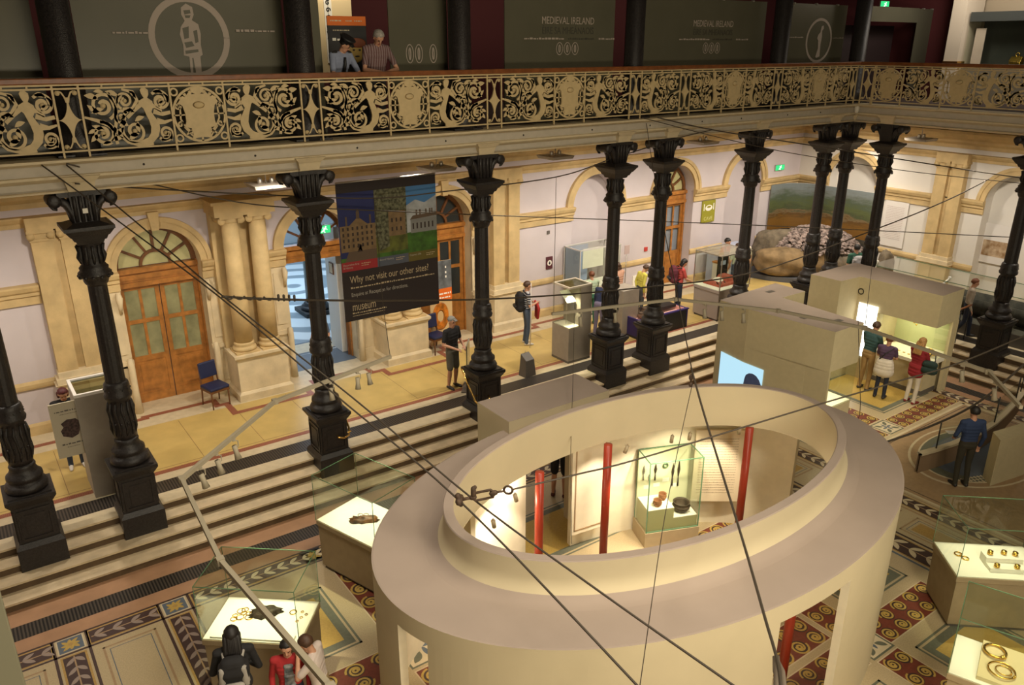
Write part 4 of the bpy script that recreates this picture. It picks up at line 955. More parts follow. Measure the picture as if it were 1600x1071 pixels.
# inner display wall panels
b = MB(); b.box(-1.0, 1.0, -.02, .0, 0, 0, 0)
t = thing('interior_panel', 'cream information panel on the inner wall behind the pottery case', 'panel', (8.36, -5.44, FZ), -.62)
b = MB(); b.box(-.42, .42, -.02, .02, .55, 1.95, 0); b.build('board', [mat('cream info board', (.72, .6, .42), .7)], t)
b = MB()
for k in range(22): bars(b, -.34, .32, 1.78-k*.05, .014, y=-.022, seed=20+k)
b.build('small_print', [mat('grey print', (.40, .32, .22), .7)], t)
t = thing('interior_panel', 'cream framed panel on the inner wall left of the middle red post', 'panel', (6.15, -4.60, FZ), -.12)
b = MB(); b.box(-.36, .36, -.03, .03, .35, 2.1, 0); b.build('board', [PAVI], t); b = MB(); b.box(-.3, .3, -.04, -.03, .42, .44, 0); b.box(-.3, .3, -.04, -.03, 2.0, 2.02, 0); b.box(-.3, -.28, -.04, -.03, .42, 2.0, 0); b.box(.28, .3, -.04, -.03, .42, 2.0, 0); b.build('frame_line', [TANT], t)
t = thing('interior_panel', 'white partition panel at the left inside the pavilion', 'panel', (4.1, -4.95, FZ), .18)
b = MB(); b.box(-.55, .5, -.05, .05, 0, 2.3, 0); b.build('board', [PAVI], t)

# ---------------------------------------------------------------- glass cases
def glasscase(name, label, loc, rz, w, d, tab=.92, gh=.81, group=None, base=CASEB, inset=.05, frame=None, top=True, tabm=WHITEB, lip=.10):
    """w along x, d along y; local z=0 at the floor"""
    t = thing(name, label, 'display case', loc, rz, group); hw, hd = w/2, d/2
    b = MB(); b.box(-hw+.06, hw-.06, -hd+.06, hd-.06, 0, .06, 1); b.frus(0, 0, .06, tab-lip, hw-.03, hw-.02, 0, hd-.03, hd-.02); b.build('plinth', [base, GREYD], t)
    b = MB(); b.box(-hw, hw, -hd, hd, tab-lip, tab-.012, 0); b.build('rim', [base], t, bevel=.006)
    b = MB(); b.box(-hw+.012, hw-.012, -hd+.012, hd-.012, tab-.012, tab, 0); b.build('display_bed', [tabm], t)
    g = .008; z1 = tab+gh
    for n_, q in (('glass_pane', (-hw, hw, -hd, -hd+g)), ('glass_pane', (-hw, hw, hd-g, hd)), ('glass_pane', (-hw, -hw+g, -hd+g, hd-g)), ('glass_pane', (hw-g, hw, -hd+g, hd-g))):
        b = MB(); b.box(*q, tab-.01, z1, 0); b.build(n_, [GLASS], t)
    b = MB(); b.box(-hw, hw, -hd, hd, z1, z1+g, 0); b.build('glass_top', [GLASS], t)
    e_ = .007 if frame is None else .022; fm = frame or GLASSE; f_ = MB()
    for sx in (-1, 1):
        for sy in (-1, 1): f_.box(sx*hw-e_/2, sx*hw+e_/2, sy*hd-e_/2, sy*hd+e_/2, tab-.01, z1+g, 0)
    for s in (-1, 1): f_.box(-hw, hw, s*hd-e_/2, s*hd+e_/2, z1-e_+g, z1+g+e_*.3, 0); f_.box(s*hw-e_/2, s*hw+e_/2, -hd, hd, z1-e_+g, z1+g+e_*.3, 0)
    f_.build('glass_edges', [fm], t)
    return t
def W(t, x, y, z):
    """case local -> world"""
    return t.matrix_basis @ Vector((x, y, z))
CG = 'glass display cases round the oval pavilion'
c1 = glasscase('display_case', 'glass display case with gold rings and a dark bog find, in front of three visitors', (.665, -4.33, FZ), -.70, 1.30, .86, group=CG)
c2 = glasscase('display_case', 'glass display case with a corroded shoe-shaped find beside the steps', (2.83, -2.98, FZ), -1.257, 1.36, .92, group=CG)
c3 = glasscase('display_case', 'glass display case with small gold boxes on a white stand at the right edge', (9.94, -9.35, FZ), -.72, 1.32, .88, group=CG)
c4 = glasscase('display_case', 'glass display case with gold neck rings in the lower right corner', (7.79, -10.61, FZ), -1.22, 1.32, .84, group=CG)
CASEL = (1, .9, .62)
for c, pw in ((c1, 560), (c2, 560), (c3, 300), (c4, 220)):
    p_ = W(c, 0, 0, .92); light('SPOT', (p_[0]+.3, p_[1]+.4, 2.86), pw, CASEL, .05, p_, 44, .8)
def put(t, name, label, cat, c, x, y, z=.92, rz=0., group=None): 
    p_ = W(c, x, y, z); return thing(name, label, cat, p_, c.rotation_euler[2]+rz, group)
BRONZE = mat('corroded bronze', (.05, .035, .02), .6, .2, noise=.5, nscale=20, bump=.6, bscale=30)
def lump(name, label, c, x, y, L, w, h, rz=0, m=BRONZE, seed=1, cat='artefact', z=.92):
    p_ = W(c, x, y, z); rnd = random.Random(seed); b = MB(); o = None
    bm = bmesh.new(); bmesh.ops.create_icosphere(bm, subdivisions=3, radius=1)
    for v in bm.verts:
        n_ = v.co.normalized(); k = 1+.28*sin(5*n_.x+seed)*cos(6*n_.y+seed*2)+.15*sin(11*n_.z+9*n_.x)+rnd.uniform(-.08, .08)
        v.co = Vector((n_.x*L*k, n_.y*w*k, max(-.0, n_.z*.9+.1)*h*k*1.3))
    me = bpy.data.meshes.new(name); bm.to_mesh(me); bm.free(); me.materials.append(m)
    for q in me.polygons: q.use_smooth = True
    o = bpy.data.objects.new(name, me); COL.objects.link(o); o.location = p_; o.rotation_euler = (0, 0, c.rotation_euler[2]+rz)
    return tag(o, label, cat)
def ringobj(label, c, x, y, R, r, group, m=GOLD, tilt=0, name='gold_ring', z=.92, cat='ring', twist=False):
    b = MB(); M = Matrix.Rotation(tilt, 4, 'X')
    if twist:
        for k in range(26):
            a = TAU*k/26; b.ball((R*cos(a), R*sin(a), r), r*1.15, 6, 4)
    b.torus((0, 0, r), R, r, 30, 8, M=M)
    if not twist:
        for k in (-.12, .12): b.ball((R*cos(k), R*sin(k), r), r*1.7, 8, 5, M=M)
    o = b.build(name, [m]); p_ = W(c, x, y, z); o.location = p_; o.rotation_euler = (0, 0, c.rotation_euler[2]+x*3)
    return tag(o, label, cat, group)
# case 1: a spill of gold rings, a dark lump, small rings
for k in range(9):
    a = k*.9; ringobj('small gold ring in the spread left of the dark find in front case', c1, -.36+.10*cos(a)*(1+.1*k)*.6+.04*k*.3, .10+.14*sin(a*1.3)*.6-.01*k, .035+.008*(k % 3), .006, 'gold rings left of the dark find')
lump('dark_find', 'dark jagged bog find in the middle of the front left case', c1, .0, .12, .19, .10, .07, .2, seed=3)
for k, (x, y) in enumerate(((.36, .17), (.48, .19), (.50, .08), (.47, .0), (.55, .14))):
    ringobj('tiny gold fragment right of the dark find in front case' if k else 'open gold bracelet right of the dark find in the front case', c1, x, y, .045 if k == 0 else .018, .007 if k == 0 else .005, 'gold fragments right of the dark find' if k else None)
b = MB(); b.box(-.55, .55, -.4, -.28, .921, .945, 0); b.build('label_rail', [WHITEB], c1)
# case 2
lump('corroded_shoe_find', 'brown corroded shoe-shaped find on the white bed of the case by the steps', c2, -.02, -.02, .22, .075, .07, .75, mat('mottled brown find', (.16, .07, .025), .5, noise=.8, nscale=9, bump=.5), seed=5)
for k in range(2): ringobj(('thin wire ring behind the shoe-shaped find, left one', 'thin wire ring behind the shoe-shaped find, right one')[k], c2, -.2+.07*k, .06+.06*k, .04, .004, 'wire rings behind the shoe-shaped find', BRONZE)
# case 3: stand with small gold boxes
t = put(None, 'display_stand', 'white stepped stand carrying gold boxes in the right edge case', 'stand', c3, .12, -.12, .92, .0)
b = MB(); b.box(-.26, .26, -.16, 0, 0, .06, 0); b.box(-.26, .26, 0, .18, 0, .13, 0); b.build('block', [WHITEB], t)
for k, (x, y, z) in enumerate(((-.04, -.24, .98), (.24, -.24, .98), (-.05, -.02, 1.05), (.15, .0, 1.05), (.3, -.02, 1.05))):
    tt = put(None, 'gold_box', 'small round gold box on the white stand, '+('front left', 'front right', 'back left', 'back middle', 'back right')[k], 'box', c3, x, y, z, 0, 'small gold boxes on the white stand')
    b = MB(); b.lathe([(.032, 0), (.04, .015), (.036, .045)], 16); b.build('body', [GOLD], tt); b = MB(); b.lathe([(.04, .045), (.036, .06), (.012, .068), (0, .07)], 16); b.build('lid', [GOLD], tt)
for k, (x, y, R) in enumerate(((-.42, .12, .05), (-.36, .02, .045))): ringobj(('gold earring lying left of the white stand, back one', 'gold earring lying left of the white stand, front one')[k], c3, x, y, R, .01, 'gold earrings left of the stand')
# case 4: neck rings on a cloth slope
t = put(None, 'cloth_slope', 'pale sloping cloth board under the gold neck rings', 'board', c4, .06, 0, .92)
b = MB(); b.add([(-.42, -.34, .0), (.56, -.34, .0), (.56, .34, .0), (-.42, .34, .0), (-.42, -.34, .05), (.56, -.34, .05), (.56, .34, .10), (-.42, .34, .10)], [(0, 3, 2, 1), (4, 5, 6, 7), (0, 1, 5, 4), (1, 2, 6, 5), (2, 3, 7, 6), (3, 0, 4, 7)]); b.build('board', [mat('linen board', (.62, .52, .3), .9)], t)
ringobj('large gold neck ring flat on the pale cloth board', c4, -.12, -.12, .145, .01, 'gold neck rings on the cloth', z=1.0)
ringobj('middle-sized gold ring lying inside the large neck ring', c4, -.10, -.11, .085, .007, 'gold neck rings on the cloth', z=1.0)
ringobj('crescent gold collar at the back of the cloth board', c4, -.22, .17, .12, .017, 'gold neck rings on the cloth', z=1.02)
ringobj('twisted gold bead ring at the right of the cloth board', c4, .30, -.06, .115, .009, 'gold neck rings on the cloth', z=1.0, twist=True)

# pottery case inside the pavilion
kc = thing('pottery_case', 'tall glass case with bowls and spearheads inside the oval pavilion', 'display case', (7.50, -5.13, FZ), -.38)
hw, hd = .48, .26
b = MB(); b.box(-hw-.02, hw+.02, -hd-.02, hd+.02, 0, .28, 0); b.build('plinth', [CASEB], kc)
for q in ((-hw, hw, -hd, -hd+.008), (-hw, -hw+.008, -hd+.008, hd), (hw-.008, hw, -hd+.008, hd)): b = MB(); b.box(*q, .28, 1.62, 0); b.build('glass_pane', [GLASS], kc)
b = MB(); b.box(-hw, hw, hd-.03, hd, .28, 1.62, 0); b.build('back_panel', [mat('sage backing', (.62, .62, .42), .8)], kc)
b = MB(); b.box(-hw, hw, -hd, hd, 1.62, 1.63, 0); b.build('glass_top', [GLASS], kc)
f_ = MB()
for sx in (-1, 1):
    for sy in (-1, 1): f_.box(sx*hw-.008, sx*hw+.008, sy*hd-.008, sy*hd+.008, .28, 1.63, 0)
    f_.box(sx*hw-.008, sx*hw+.008, -hd, hd, 1.62, 1.636, 0); f_.box(-hw, hw, sx*hd-.008, sx*hd+.008, 1.62, 1.636, 0); f_.box(-hw, hw, sx*hd-.008, sx*hd+.008, .28, .30, 0)
f_.build('glass_edges', [GLASSE], kc)
b = MB(); b.box(-hw+.02, .02, -hd+.02, hd-.04, .28, .70, 0); b.box(.02, hw-.02, -hd+.02, hd-.04, .28, .50, 0); b.build('step_blocks', [mat('sage block', (.40, .38, .2), .8), WHITEB], kc)
b = MB(); b.box(-hw+.02, .02, -hd+.02, hd-.04, .70, .71, 0); b.build('upper_shelf', [WHITEB], kc); b = MB(); b.box(.02, hw-.02, -hd+.02, hd-.04, .50, .51, 0); b.build('lower_shelf', [WHITEB], kc)
CLAY = mat('reddish clay', (.33, .14, .06), .8, noise=.25, nscale=12); CLAYD = mat('dark clay', (.075, .05, .032), .7, noise=.4, nscale=12)
def pot(label, x, y, z, r, h, m):
    t = put(None, 'clay_bowl', label, 'bowl', kc, x, y, z, 0, 'clay bowls in the pottery case'); b = MB()
    b.lathe([(r*.6, 0), (r*.95, h*.35), (r, h*.7), (r*.9, h*.85), (r, h), (r*.92, h), (r*.82, h*.85), (r*.85, h*.4), (r*.5, h*.12), (0, h*.1)], 22); b.build('body', [m], t)
    b = MB(); b.torus((0, 0, h*.62), r*1.0, r*.05, 24, 6); b.build('cordon', [m], t)
pot('small reddish clay bowl at the front left of the pottery case', -.24, -.12, .71, .075, .12, CLAY); pot('small ribbed clay cup behind the reddish bowl in the pottery case', -.08, .04, .71, .07, .13, CLAY); pot('big dark clay bowl on the lower shelf of the pottery case', .24, -.06, .51, .15, .18, CLAYD)
def spear(label, x, z, L, ang_=0):
    t = put(None, 'spearhead', label, 'spearhead', kc, x, hd-.045, z, 0, 'spearheads on the back of the pottery case'); b = MB()
    b.add([(0, 0, 0), (-.028, 0, L*.45), (0, -.012, L*.45), (.028, 0, L*.45), (0, 0, L)], [(0, 2, 1), (0, 3, 2), (1, 2, 4), (2, 3, 4), (0, 1, 4, 3)]); b.build('blade', [BRONZE], t); b = MB(); b.tube([(0, 0, -L*.35), (0, 0, .02)], [.016, .01], 8); b.build('socket', [BRONZE], t)
spear('bronze blade at the left of the back panel', -.38, 1.12, .22); spear('bronze dagger with riveted head, second from left', -.16, 1.10, .26); spear('long narrow bronze spearhead on the right half', .17, .98, .34); spear('longest bronze spearhead, rightmost on the back panel', .28, .98, .40); spear('tiny bronze point below the dagger', -.27, 1.05, .1)
o = MB(); o.torus((0, 0, 0), .04, .014, 20, 8, M=Matrix.Rotation(pi/2, 4, 'X')); oo = o.build('bronze_ring', [mat('green bronze', (.10, .16, .08), .5)]); oo.location = W(kc, .02, hd-.05, 1.28); oo.rotation_euler = (0, 0, kc.rotation_euler[2]); tag(oo, 'green bronze ring on the back panel of the pottery case', 'ring')
b = MB()
for x, z in ((-.3, .85), (-.12, .87), (.05, .95), (.2, .82)): b.box(x-.06, x+.06, hd-.034, hd-.03, z, z+.07, 0)
b.build('caption_cards', [WHITEB], kc)
light('SPOT', (7.5, -5.7, 1.7), 80, CASEL, .04, (7.62, -5.1, .3), 90, .8)
t = glasscase('display_case', 'low glass case on the left inside the pavilion, half hidden by the roof ring', (3.75, -5.75, FZ), .3, .8, .6, .7, .5, group='cases inside the pavilion', tabm=WHITEB)
t = glasscase('display_case', 'small glass case glimpsed through the right doorway of the pavilion', (7.35, -7.3, FZ), -.4, .7, .7, .75, .55, group='cases inside the pavilion')
for x, y in ((3.0, -7.6), (4.2, -5.2), (7.5, -7.6)): light('POINT', (x, y, 1.4), 16, WARM, .08)
# ================================================================== TWO CREAM EXHIBIT BLOCKS ON THE RIGHT
CREAMB = mat('cream block render', (.54, .46, .28), .85, noise=.04)
LITBED = mat('lit white shelf', (.88, .84, .70), .7)
SAGE = mat('pale sage backing', (.52, .55, .30), .8)
def grill(mb, x, y, z, m=1):
    for k in range(3): mb.box(x-.12, x+.12, y-.06+.05*k, y-.03+.05*k, z, z+.004, m)
b1 = thing('exhibit_block', 'cream L-shaped exhibit block with a bright video screen, beside the oval pavilion', 'exhibit block', (0, 0, 0), 0)
b1.location = (13.4, -3.0, FZ); ox, oy = 13.4, -3.0; HT = 1.87-FZ
m_ = MB(); m_.prism([(12.78-ox, -1.55-oy), (12.76-ox, -2.4-oy), (13.0-ox, -4.46-oy), (14.04-ox, -4.46-oy), (14.14-ox, -2.28-oy), (15.02-ox, -2.28-oy), (15.02-ox, -1.40-oy)], 1.55, HT, 0, 1)
m_.prism([(12.78-ox, -1.55-oy), (12.76-ox, -2.4-oy), (12.95-ox, -3.9-oy), (14.0-ox, -3.7-oy), (14.14-ox, -2.28-oy), (15.02-ox, -2.28-oy), (15.02-ox, -1.40-oy)], 0, 1.55, 0)
m_.prism([(12.955-ox, -3.9-oy), (13.0-ox, -4.46-oy), (13.06-ox, -4.46-oy), (13.02-ox, -3.9-oy)], 0, 1.55, 0)
m_.box(13.04-ox, 14.02-ox, -4.44-oy, -3.7-oy, 0, .62, 0); m_.build('block', [CREAMB, PAVR], b1)
for x, y in ((.9, 1.2), (-.1, -.5), (.3, -1.05)): m_ = MB(); m_.box(x-.12, x+.12, y-.07, y+.07, HT, HT+.003, 0); m_.box(x-.10, x+.10, y-.05, y-.01, HT+.003, HT+.006, 0); m_.box(x-.10, x+.10, y+.01, y+.05, HT+.003, HT+.006, 0); m_.build('roof_vent', [GREYD], b1)
m_ = MB(); m_.box(13.06-ox, 14.0-ox, -4.43-oy, -3.72-oy, .62, .65, 0); m_.build('lit_shelf', [LITBED], b1)
m_ = MB(); m_.box(13.05-ox, 14.03-ox, -4.46-oy, -4.452-oy, .62, 1.55, 0); m_.build('glass_pane', [GLASS], b1); m_ = MB(); m_.box(14.025-ox, 14.033-ox, -4.45-oy, -3.72-oy, .62, 1.55, 0); m_.build('glass_pane', [GLASS], b1)
# video screen on the left front face
SCR = emat('video screen glow', (.50, .80, .95), 1.0)
m_ = MB(); pts = [(12.765-ox, -1.74-oy), (12.755-ox, -2.40-oy), (12.825-ox, -2.95-oy)]
for (a, b_), z0, z1, z2 in (((pts[0], pts[1]), .35, 1.24, 1.18), ((pts[1], pts[2]), .35, 1.18, 1.14)):
    m_.face([(a[0]-.012, a[1], z0), (b_[0]-.012, b_[1], z0), (b_[0]-.012, b_[1], z2), (a[0]-.012, a[1], z1)], 0)
m_.build('video_screen', [SCR], b1, label='bright pale blue screen showing a dark head')
m_ = MB(); m_.ball((-.64, .30, .58), (.012, .30, .40), 16, 9); m_.build('picture_of_a_head', [mat('screen dark blue', (.02, .025, .05), .5, noise=.6, nscale=9, emit=(.10, .12, .2), estr=.25)], b1)
for k, (y, z) in enumerate(((-1.72, 2.05), (-2.0, 2.03), (-2.45, 1.98))):
    pass
light('AREA', (13.52, -4.1, .92), 14, CASEL, .5, (13.52, -4.1, 0))
b2 = thing('exhibit_block', 'cream exhibit block with lit gold showcase, three visitors standing at it', 'exhibit block', (16.8, -3.2, FZ)); ox, oy = 16.8, -3.2; HT = 2.05-FZ
m_ = MB(); m_.prism([(15.9-ox, -1.8-oy), (15.95-ox, -2.62-oy), (16.72-ox, -2.66-oy), (16.78-ox, -4.72-oy), (17.82-ox, -4.70-oy), (17.85-ox, -1.78-oy)], 1.85, HT, 0, 1)
m_.prism([(15.9-ox, -1.8-oy), (15.95-ox, -2.62-oy), (16.72-ox, -2.66-oy), (16.74-ox, -3.2-oy), (17.82-ox, -3.25-oy), (17.85-ox, -1.78-oy)], 0, 1.85, 0)
m_.box(16.95-ox, 17.6-ox, -4.55-oy, -3.22-oy, 0, .82, 0); m_.box(17.76-ox, 17.82-ox, -4.72-oy, -3.2-oy, 0, 1.86, 0); m_.box(17.6-ox, 17.78-ox, -4.7-oy, -4.62-oy, 0, 1.86, 0)
m_.build('block', [CREAMB, PAVR], b2)
m_ = MB(); m_.box(16.95-ox, 17.6-ox, -4.56-oy, -4.54-oy, 0, .12, 0); m_.box(16.94-ox, 16.96-ox, -4.55-oy, -3.22-oy, 0, .12, 0); m_.build('kick_plate', [GREYD], b2)
m_ = MB(); m_.add([(16.85-ox, -4.66-oy, .82), (17.76-ox, -4.66-oy, .82), (17.76-ox, -3.24-oy, .82), (16.85-ox, -3.24-oy, .82), (16.85-ox, -4.66-oy, .90), (17.76-ox, -4.66-oy, 1.0), (17.76-ox, -3.24-oy, 1.0), (16.85-ox, -3.24-oy, .90)], [(0, 3, 2, 1), (4, 5, 6, 7), (0, 1, 5, 4), (1, 2, 6, 5), (2, 3, 7, 6), (3, 0, 4, 7)]); m_.build('lit_shelf', [LITBED], b2)
m_ = MB(); m_.box(17.73-ox, 17.755-ox, -4.64-oy, -3.24-oy, 1.0, 1.85, 0); m_.build('back_panel', [SAGE], b2)
m_ = MB(); m_.box(16.84-ox, 16.848-ox, -4.66-oy, -3.24-oy, .9, 1.85, 0); m_.build('glass_pane', [GLASS], b2); m_ = MB(); m_.box(16.85-ox, 17.75-ox, -4.67-oy, -4.662-oy, .95, 1.85, 0); m_.build('glass_pane', [GLASS], b2)
m_ = MB(); m_.box(16.70-ox, 16.715-ox, -3.26-oy, -2.74-oy, .62, 2.0, 0); m_.build('light_panel', [emat('white light panel', (1, .97, .85), 2.6)], b2, label='glowing white light panel')
m_ = MB(); m_.torus((-.06, .45, 0), .07, .012, 14, 6); m_.v = [(16.70-ox-.01, p[1], p[0]+2.35) for p in m_.v]; m_.build('wall_ring', [GREYC], b2)
light('AREA', (17.25, -3.95, 1.22), 11, CASEL, .9, (17.3, -3.95, 0), sizey=.5)
light('AREA', (16.3, -2.9, 1.3), 3, CASEL, .4, (16.2, -2.7, 0)) if 0 else None
for k, (x, y, lab) in enumerate(((17.45, -4.35, 'gold collar on the right of the lit showcase shelf'), (17.3, -4.5, 'gold collar at the glass end of the lit showcase'), (17.5, -3.35, 'gold collar on the left of the lit showcase shelf'))):
    b = MB(); b.torus((0, 0, .02), .085, .022, 24, 8); b.torus((0, 0, .045), .05, .016, 20, 6); o = b.build('gold_collar', [GOLD]); o.location = (x, y, .405); tag(o, lab, 'collar', 'gold collars in the lit showcase')
b = MB()
for k in range(7): a = k*.9; b.ball((0, .07*cos(a)*(1+.4*(k % 2)), .07*sin(a)*(1+.4*(k % 2))), .022, 8, 5)
o = b.build('gold_discs', [GOLD]); o.location = (17.715, -3.75, .98); tag(o, 'cluster of gold discs on the back panel of the lit showcase', 'ornament')
for k in range(4):
    b = MB(); b.lathe([(.03, 0), (.035, .02), (0, .03)], 12); o = b.build('gold_boss', [GOLD]); o.location = (17.05+.02*k, -4.05+.14*k, .31); tag(o, 'small gold boss in the row at the front of the lit showcase shelf', 'boss', 'row of small gold bosses in the lit showcase')

# ================================================================== ON THE TERRACE
# tall plinth case, cream sign board
t = thing('plinth_case', 'tall grey plinth case with white-framed glass lid behind the second column', 'display case', (-.13, 1.32, 0))
m_ = MB(); m_.box(-.42, .42, -.42, .42, .0, .72, 1); m_.box(-.43, .43, -.43, -.06, .72, 1.94, 0); m_.box(-.43, -.40, -.06, .40, .72, 1.94, 0); m_.box(-.40, .40, -.06, .40, .72, .8, 0); m_.build('body', [GREYC, GREYC], t)
m_ = MB(); m_.box(-.43, .43, -.43, -.38, 1.94, 1.99, 0); m_.box(-.43, .43, .36, .41, 1.94, 1.99, 0); m_.box(-.43, -.38, -.38, .36, 1.94, 1.99, 0); m_.box(.38, .43, -.38, .36, 1.94, 1.99, 0); m_.build('lid_frame', [mat('white lid frame', (.8, .76, .72), .5)], t)
m_ = MB(); m_.box(-.38, .38, -.38, .36, 1.955, 1.963, 0); m_.build('glass_lid', [glass_mat('tinted lid glass', (.6, .62, .5))], t)
m_ = MB(); m_.box(.02, .36, -.62, -.44, .0, .62, 0); m_.build('step_box', [GREYC], t)
t = thing('sign_board', 'cream sign board with a dark brooch picture, fixed beside the tall grey plinth case', 'sign', (-.70, .98, .88))
m_ = MB(); m_.box(-.26, .26, -.015, .015, 0, 1.0, 0); m_.build('board', [mat('cream sign', (.52, .46, .34), .6)], t)
m_ = MB(); m_.plate([(-.13, .40), (-.15, .5), (-.10, .56), (-.13, .63), (-.03, .69), (.1, .68), (.15, .62), (.13, .45), (.10, .38), (.0, .34)], .004); m_.build('brooch_picture', [mat('brooch picture', (.07, .035, .03), .6, noise=.8, nscale=25)], t, (0, -.018, 0))
m_ = MB(); bars(m_, -.19, .17, .84, .026, y=-.017, seed=31); bars(m_, -.12, .14, .79, .012, y=-.017, seed=32); bars(m_, -.17, .17, .23, .026, y=-.017, seed=33); bars(m_, -.1, .1, .18, .012, y=-.017, seed=34); m_.build('sign_print', [GREYD], t)
for z in (.05, .95):
    for x in (-.24, .24): m_ = MB(); m_.caps((0, -.02, 0), (0, 0, 0), .01, .01, 8); m_.build('screw', [STEEL], t, (x, 0, z))
m_ = MB(); m_.box(.2, .3, .015, .03, .3, .34, 0); m_.box(.2, .3, .015, .03, .7, .74, 0); m_.build('bracket', [STEEL], t)
# chairs
def chair():
    t = thing('side_chair', 'navy padded chair standing by the stone pedestal right of the oak doors', 'chair', (2.36, 3.62, 0), .25, 'navy chairs along the back wall')
    for sx in (-1, 1):
        m_ = MB(); m_.tube([(sx*.2, -.2, 0), (sx*.2, -.2, .44)], [.015, .02], 8); m_.build('leg', [OAK_D], t)
        m_ = MB(); m_.tube([(sx*.2, .24, 0), (sx*.2, .19, .44), (sx*.19, .25, .95)], [.015, .02, .016], 8); m_.build('leg', [OAK_D], t)
    m_ = MB(); m_.box(-.22, .22, -.23, .22, .38, .43, 0); m_.build('seat_frame', [OAK_D], t)
    m_ = MB(); m_.box(-.23, .23, -.24, .21, .43, .50, 0); m_.build('seat', [NAVY], t, bevel=.025)
    m_ = MB(); m_.add([(-.2, .17, .62), (.2, .17, .62), (.2, .21, .98), (-.2, .21, .98), (-.2, .22, .62), (.2, .22, .62), (.2, .26, .98), (-.2, .26, .98)], [(0, 1, 2, 3), (7, 6, 5, 4), (0, 4, 5, 1), (1, 5, 6, 2), (2, 6, 7, 3), (3, 7, 4, 0)]); m_.build('backrest', [NAVY], t, bevel=.02)
    return t
ch = chair(); c_ = copy_tree(ch); c_.location = (8.0, 3.62, 0); c_.rotation_euler = (0, 0, .15); c_['label'] = 'navy padded chair in front of the amber pull-up banner'
# hanging banner
BN = mat('banner black brown', (.022, .014, .013), .7)
t = thing('hanging_banner', 'large black hanging banner with three building photos asking why not visit our other sites', 'banner', (5.53, 1.0, 2.27))
BWd, BHt = 2.18, 2.78; hw = BWd/2
m_ = MB(); m_.box(-hw, hw, 0, .02, 0, BHt, 0); m_.build('sheet', [BN], t)
m_ = MB(); m_.tube([(-hw, .01, BHt), (hw, .01, BHt)], .018, 8); m_.build('top_rod', [STEEL], t); m_ = MB(); m_.tube([(-hw, .01, 0), (hw, .01, 0)], .014, 8); m_.build('bottom_rod', [BLACK], t)
def quadp(mb, x0, x1, z0, z1, y=-.004, mi=0): mb.face([(x0, y, z0), (x1, y, z0), (x1, y, z1), (x0, y, z1)], mi)
xs3 = [-hw+.0, -hw+BWd*.355, -hw+BWd*.68, hw]; zt_, zb_ = BHt-.20, 1.22; zc_ = 1.03
SKY1 = mat('print navy sky', (.012, .018, .10), .7); BLD = mat('print tan stone', (.19, .12, .055), .7, noise=.2, nscale=8); BLD2 = mat('print shaded stone', (.10, .065, .04), .7); WINP = mat('print dark window', (.03, .018, .015), .7)
GRS = mat('print lawn green', (.045, .12, .012), .7, noise=.4, nscale=6); GRS2 = mat('print olive lawn', (.10, .11, .015), .7, noise=.5, nscale=6); SKY3 = mat('print blue sky', (.05, .16, .36), .7); CLD = mat('print cloud', (.36, .38, .40), .7, noise=.4, nscale=3); TREE = mat('print foliage', (.16, .16, .09), .7, noise=.95, nscale=16, col2=(.025, .025, .01)); PALE = mat('print pale grey', (.2, .2, .19), .7)
m_ = MB(); x0, x1 = xs3[0], xs3[1]; w_ = x1-x0
quadp(m_, x0, x1, zc_, zt_, -.003, 0); quadp(m_, x0, x1, zc_, 1.30, -.005, 4)
m_.face([(x0+.3*w_, -.006, 1.55), (x1, -.006, 1.5), (x1, -.006, zc_+.15), (x0+.02*w_, -.006, zc_+.05)], 3)
quadp(m_, x0+.02*w_, x1, 1.42, 1.94, -.007, 1); m_.face([(x0+.28*w_, -.0072, 1.94), (x0+.78*w_, -.0072, 1.94), (x0+.53*w_, -.0072, 2.10)], 1)
quadp(m_, x0+.48*w_, x0+.57*w_, 2.06, 2.20, -.0074, 3); m_.face([(x0+.49*w_, -.0074, 2.20), (x0+.56*w_, -.0074, 2.20), (x0+.525*w_, -.0074, 2.27)], 3)
for fx in (.18, .84): quadp(m_, x0+fx*w_, x0+(fx+.05)*w_, 1.94, 2.12, -.0068, 3)
for r in range(4):
    for c_i in range(7): quadp(m_, x0+(.08+.13*c_i)*w_, x0+(.13+.13*c_i)*w_, 1.50+.115*r, 1.565+.115*r, -.0076, 2)
m_.face([(x0+.53*w_+.055*cos(pi*k/8), -.0078, 1.5+.055*sin(pi*k/8)) for k in range(9)][::-1]+[(x0+.53*w_-.055, -.0078, 1.40), (x0+.53*w_+.055, -.0078, 1.40)], 2)
m_.build('barracks_photo', [SKY1, BLD, WINP, BLD2, GRS], t)
m_ = MB(); x0, x1 = xs3[1], xs3[2]; w_ = x1-x0; quadp(m_, x0, x1, zc_, zt_, -.003, 0); quadp(m_, x0, x1, zc_, 1.62, -.005, 3); quadp(m_, x0, x1, zc_, 1.3, -.0055, 4); quadp(m_, x0+.42*w_, x1-.05*w_, 1.62, 2.12, -.006, 1)
for r in range(2):
    for c_i in range(3): quadp(m_, x0+(.5+.14*c_i)*w_, x0+(.55+.14*c_i)*w_, 1.72+.18*r, 1.80+.18*r, -.0065, 2)
m_.face([(x0+.1*w_, -.007, 1.35), (x0+.42*w_, -.007, 1.42), (x0+.40*w_, -.007, 2.15), (x1, -.007, 2.2), (x1, -.007, zt_), (x0, -.007, zt_), (x0, -.007, 1.9)], 0); m_.build('garden_photo', [TREE, BLD, WINP, GRS2, GRS], t)
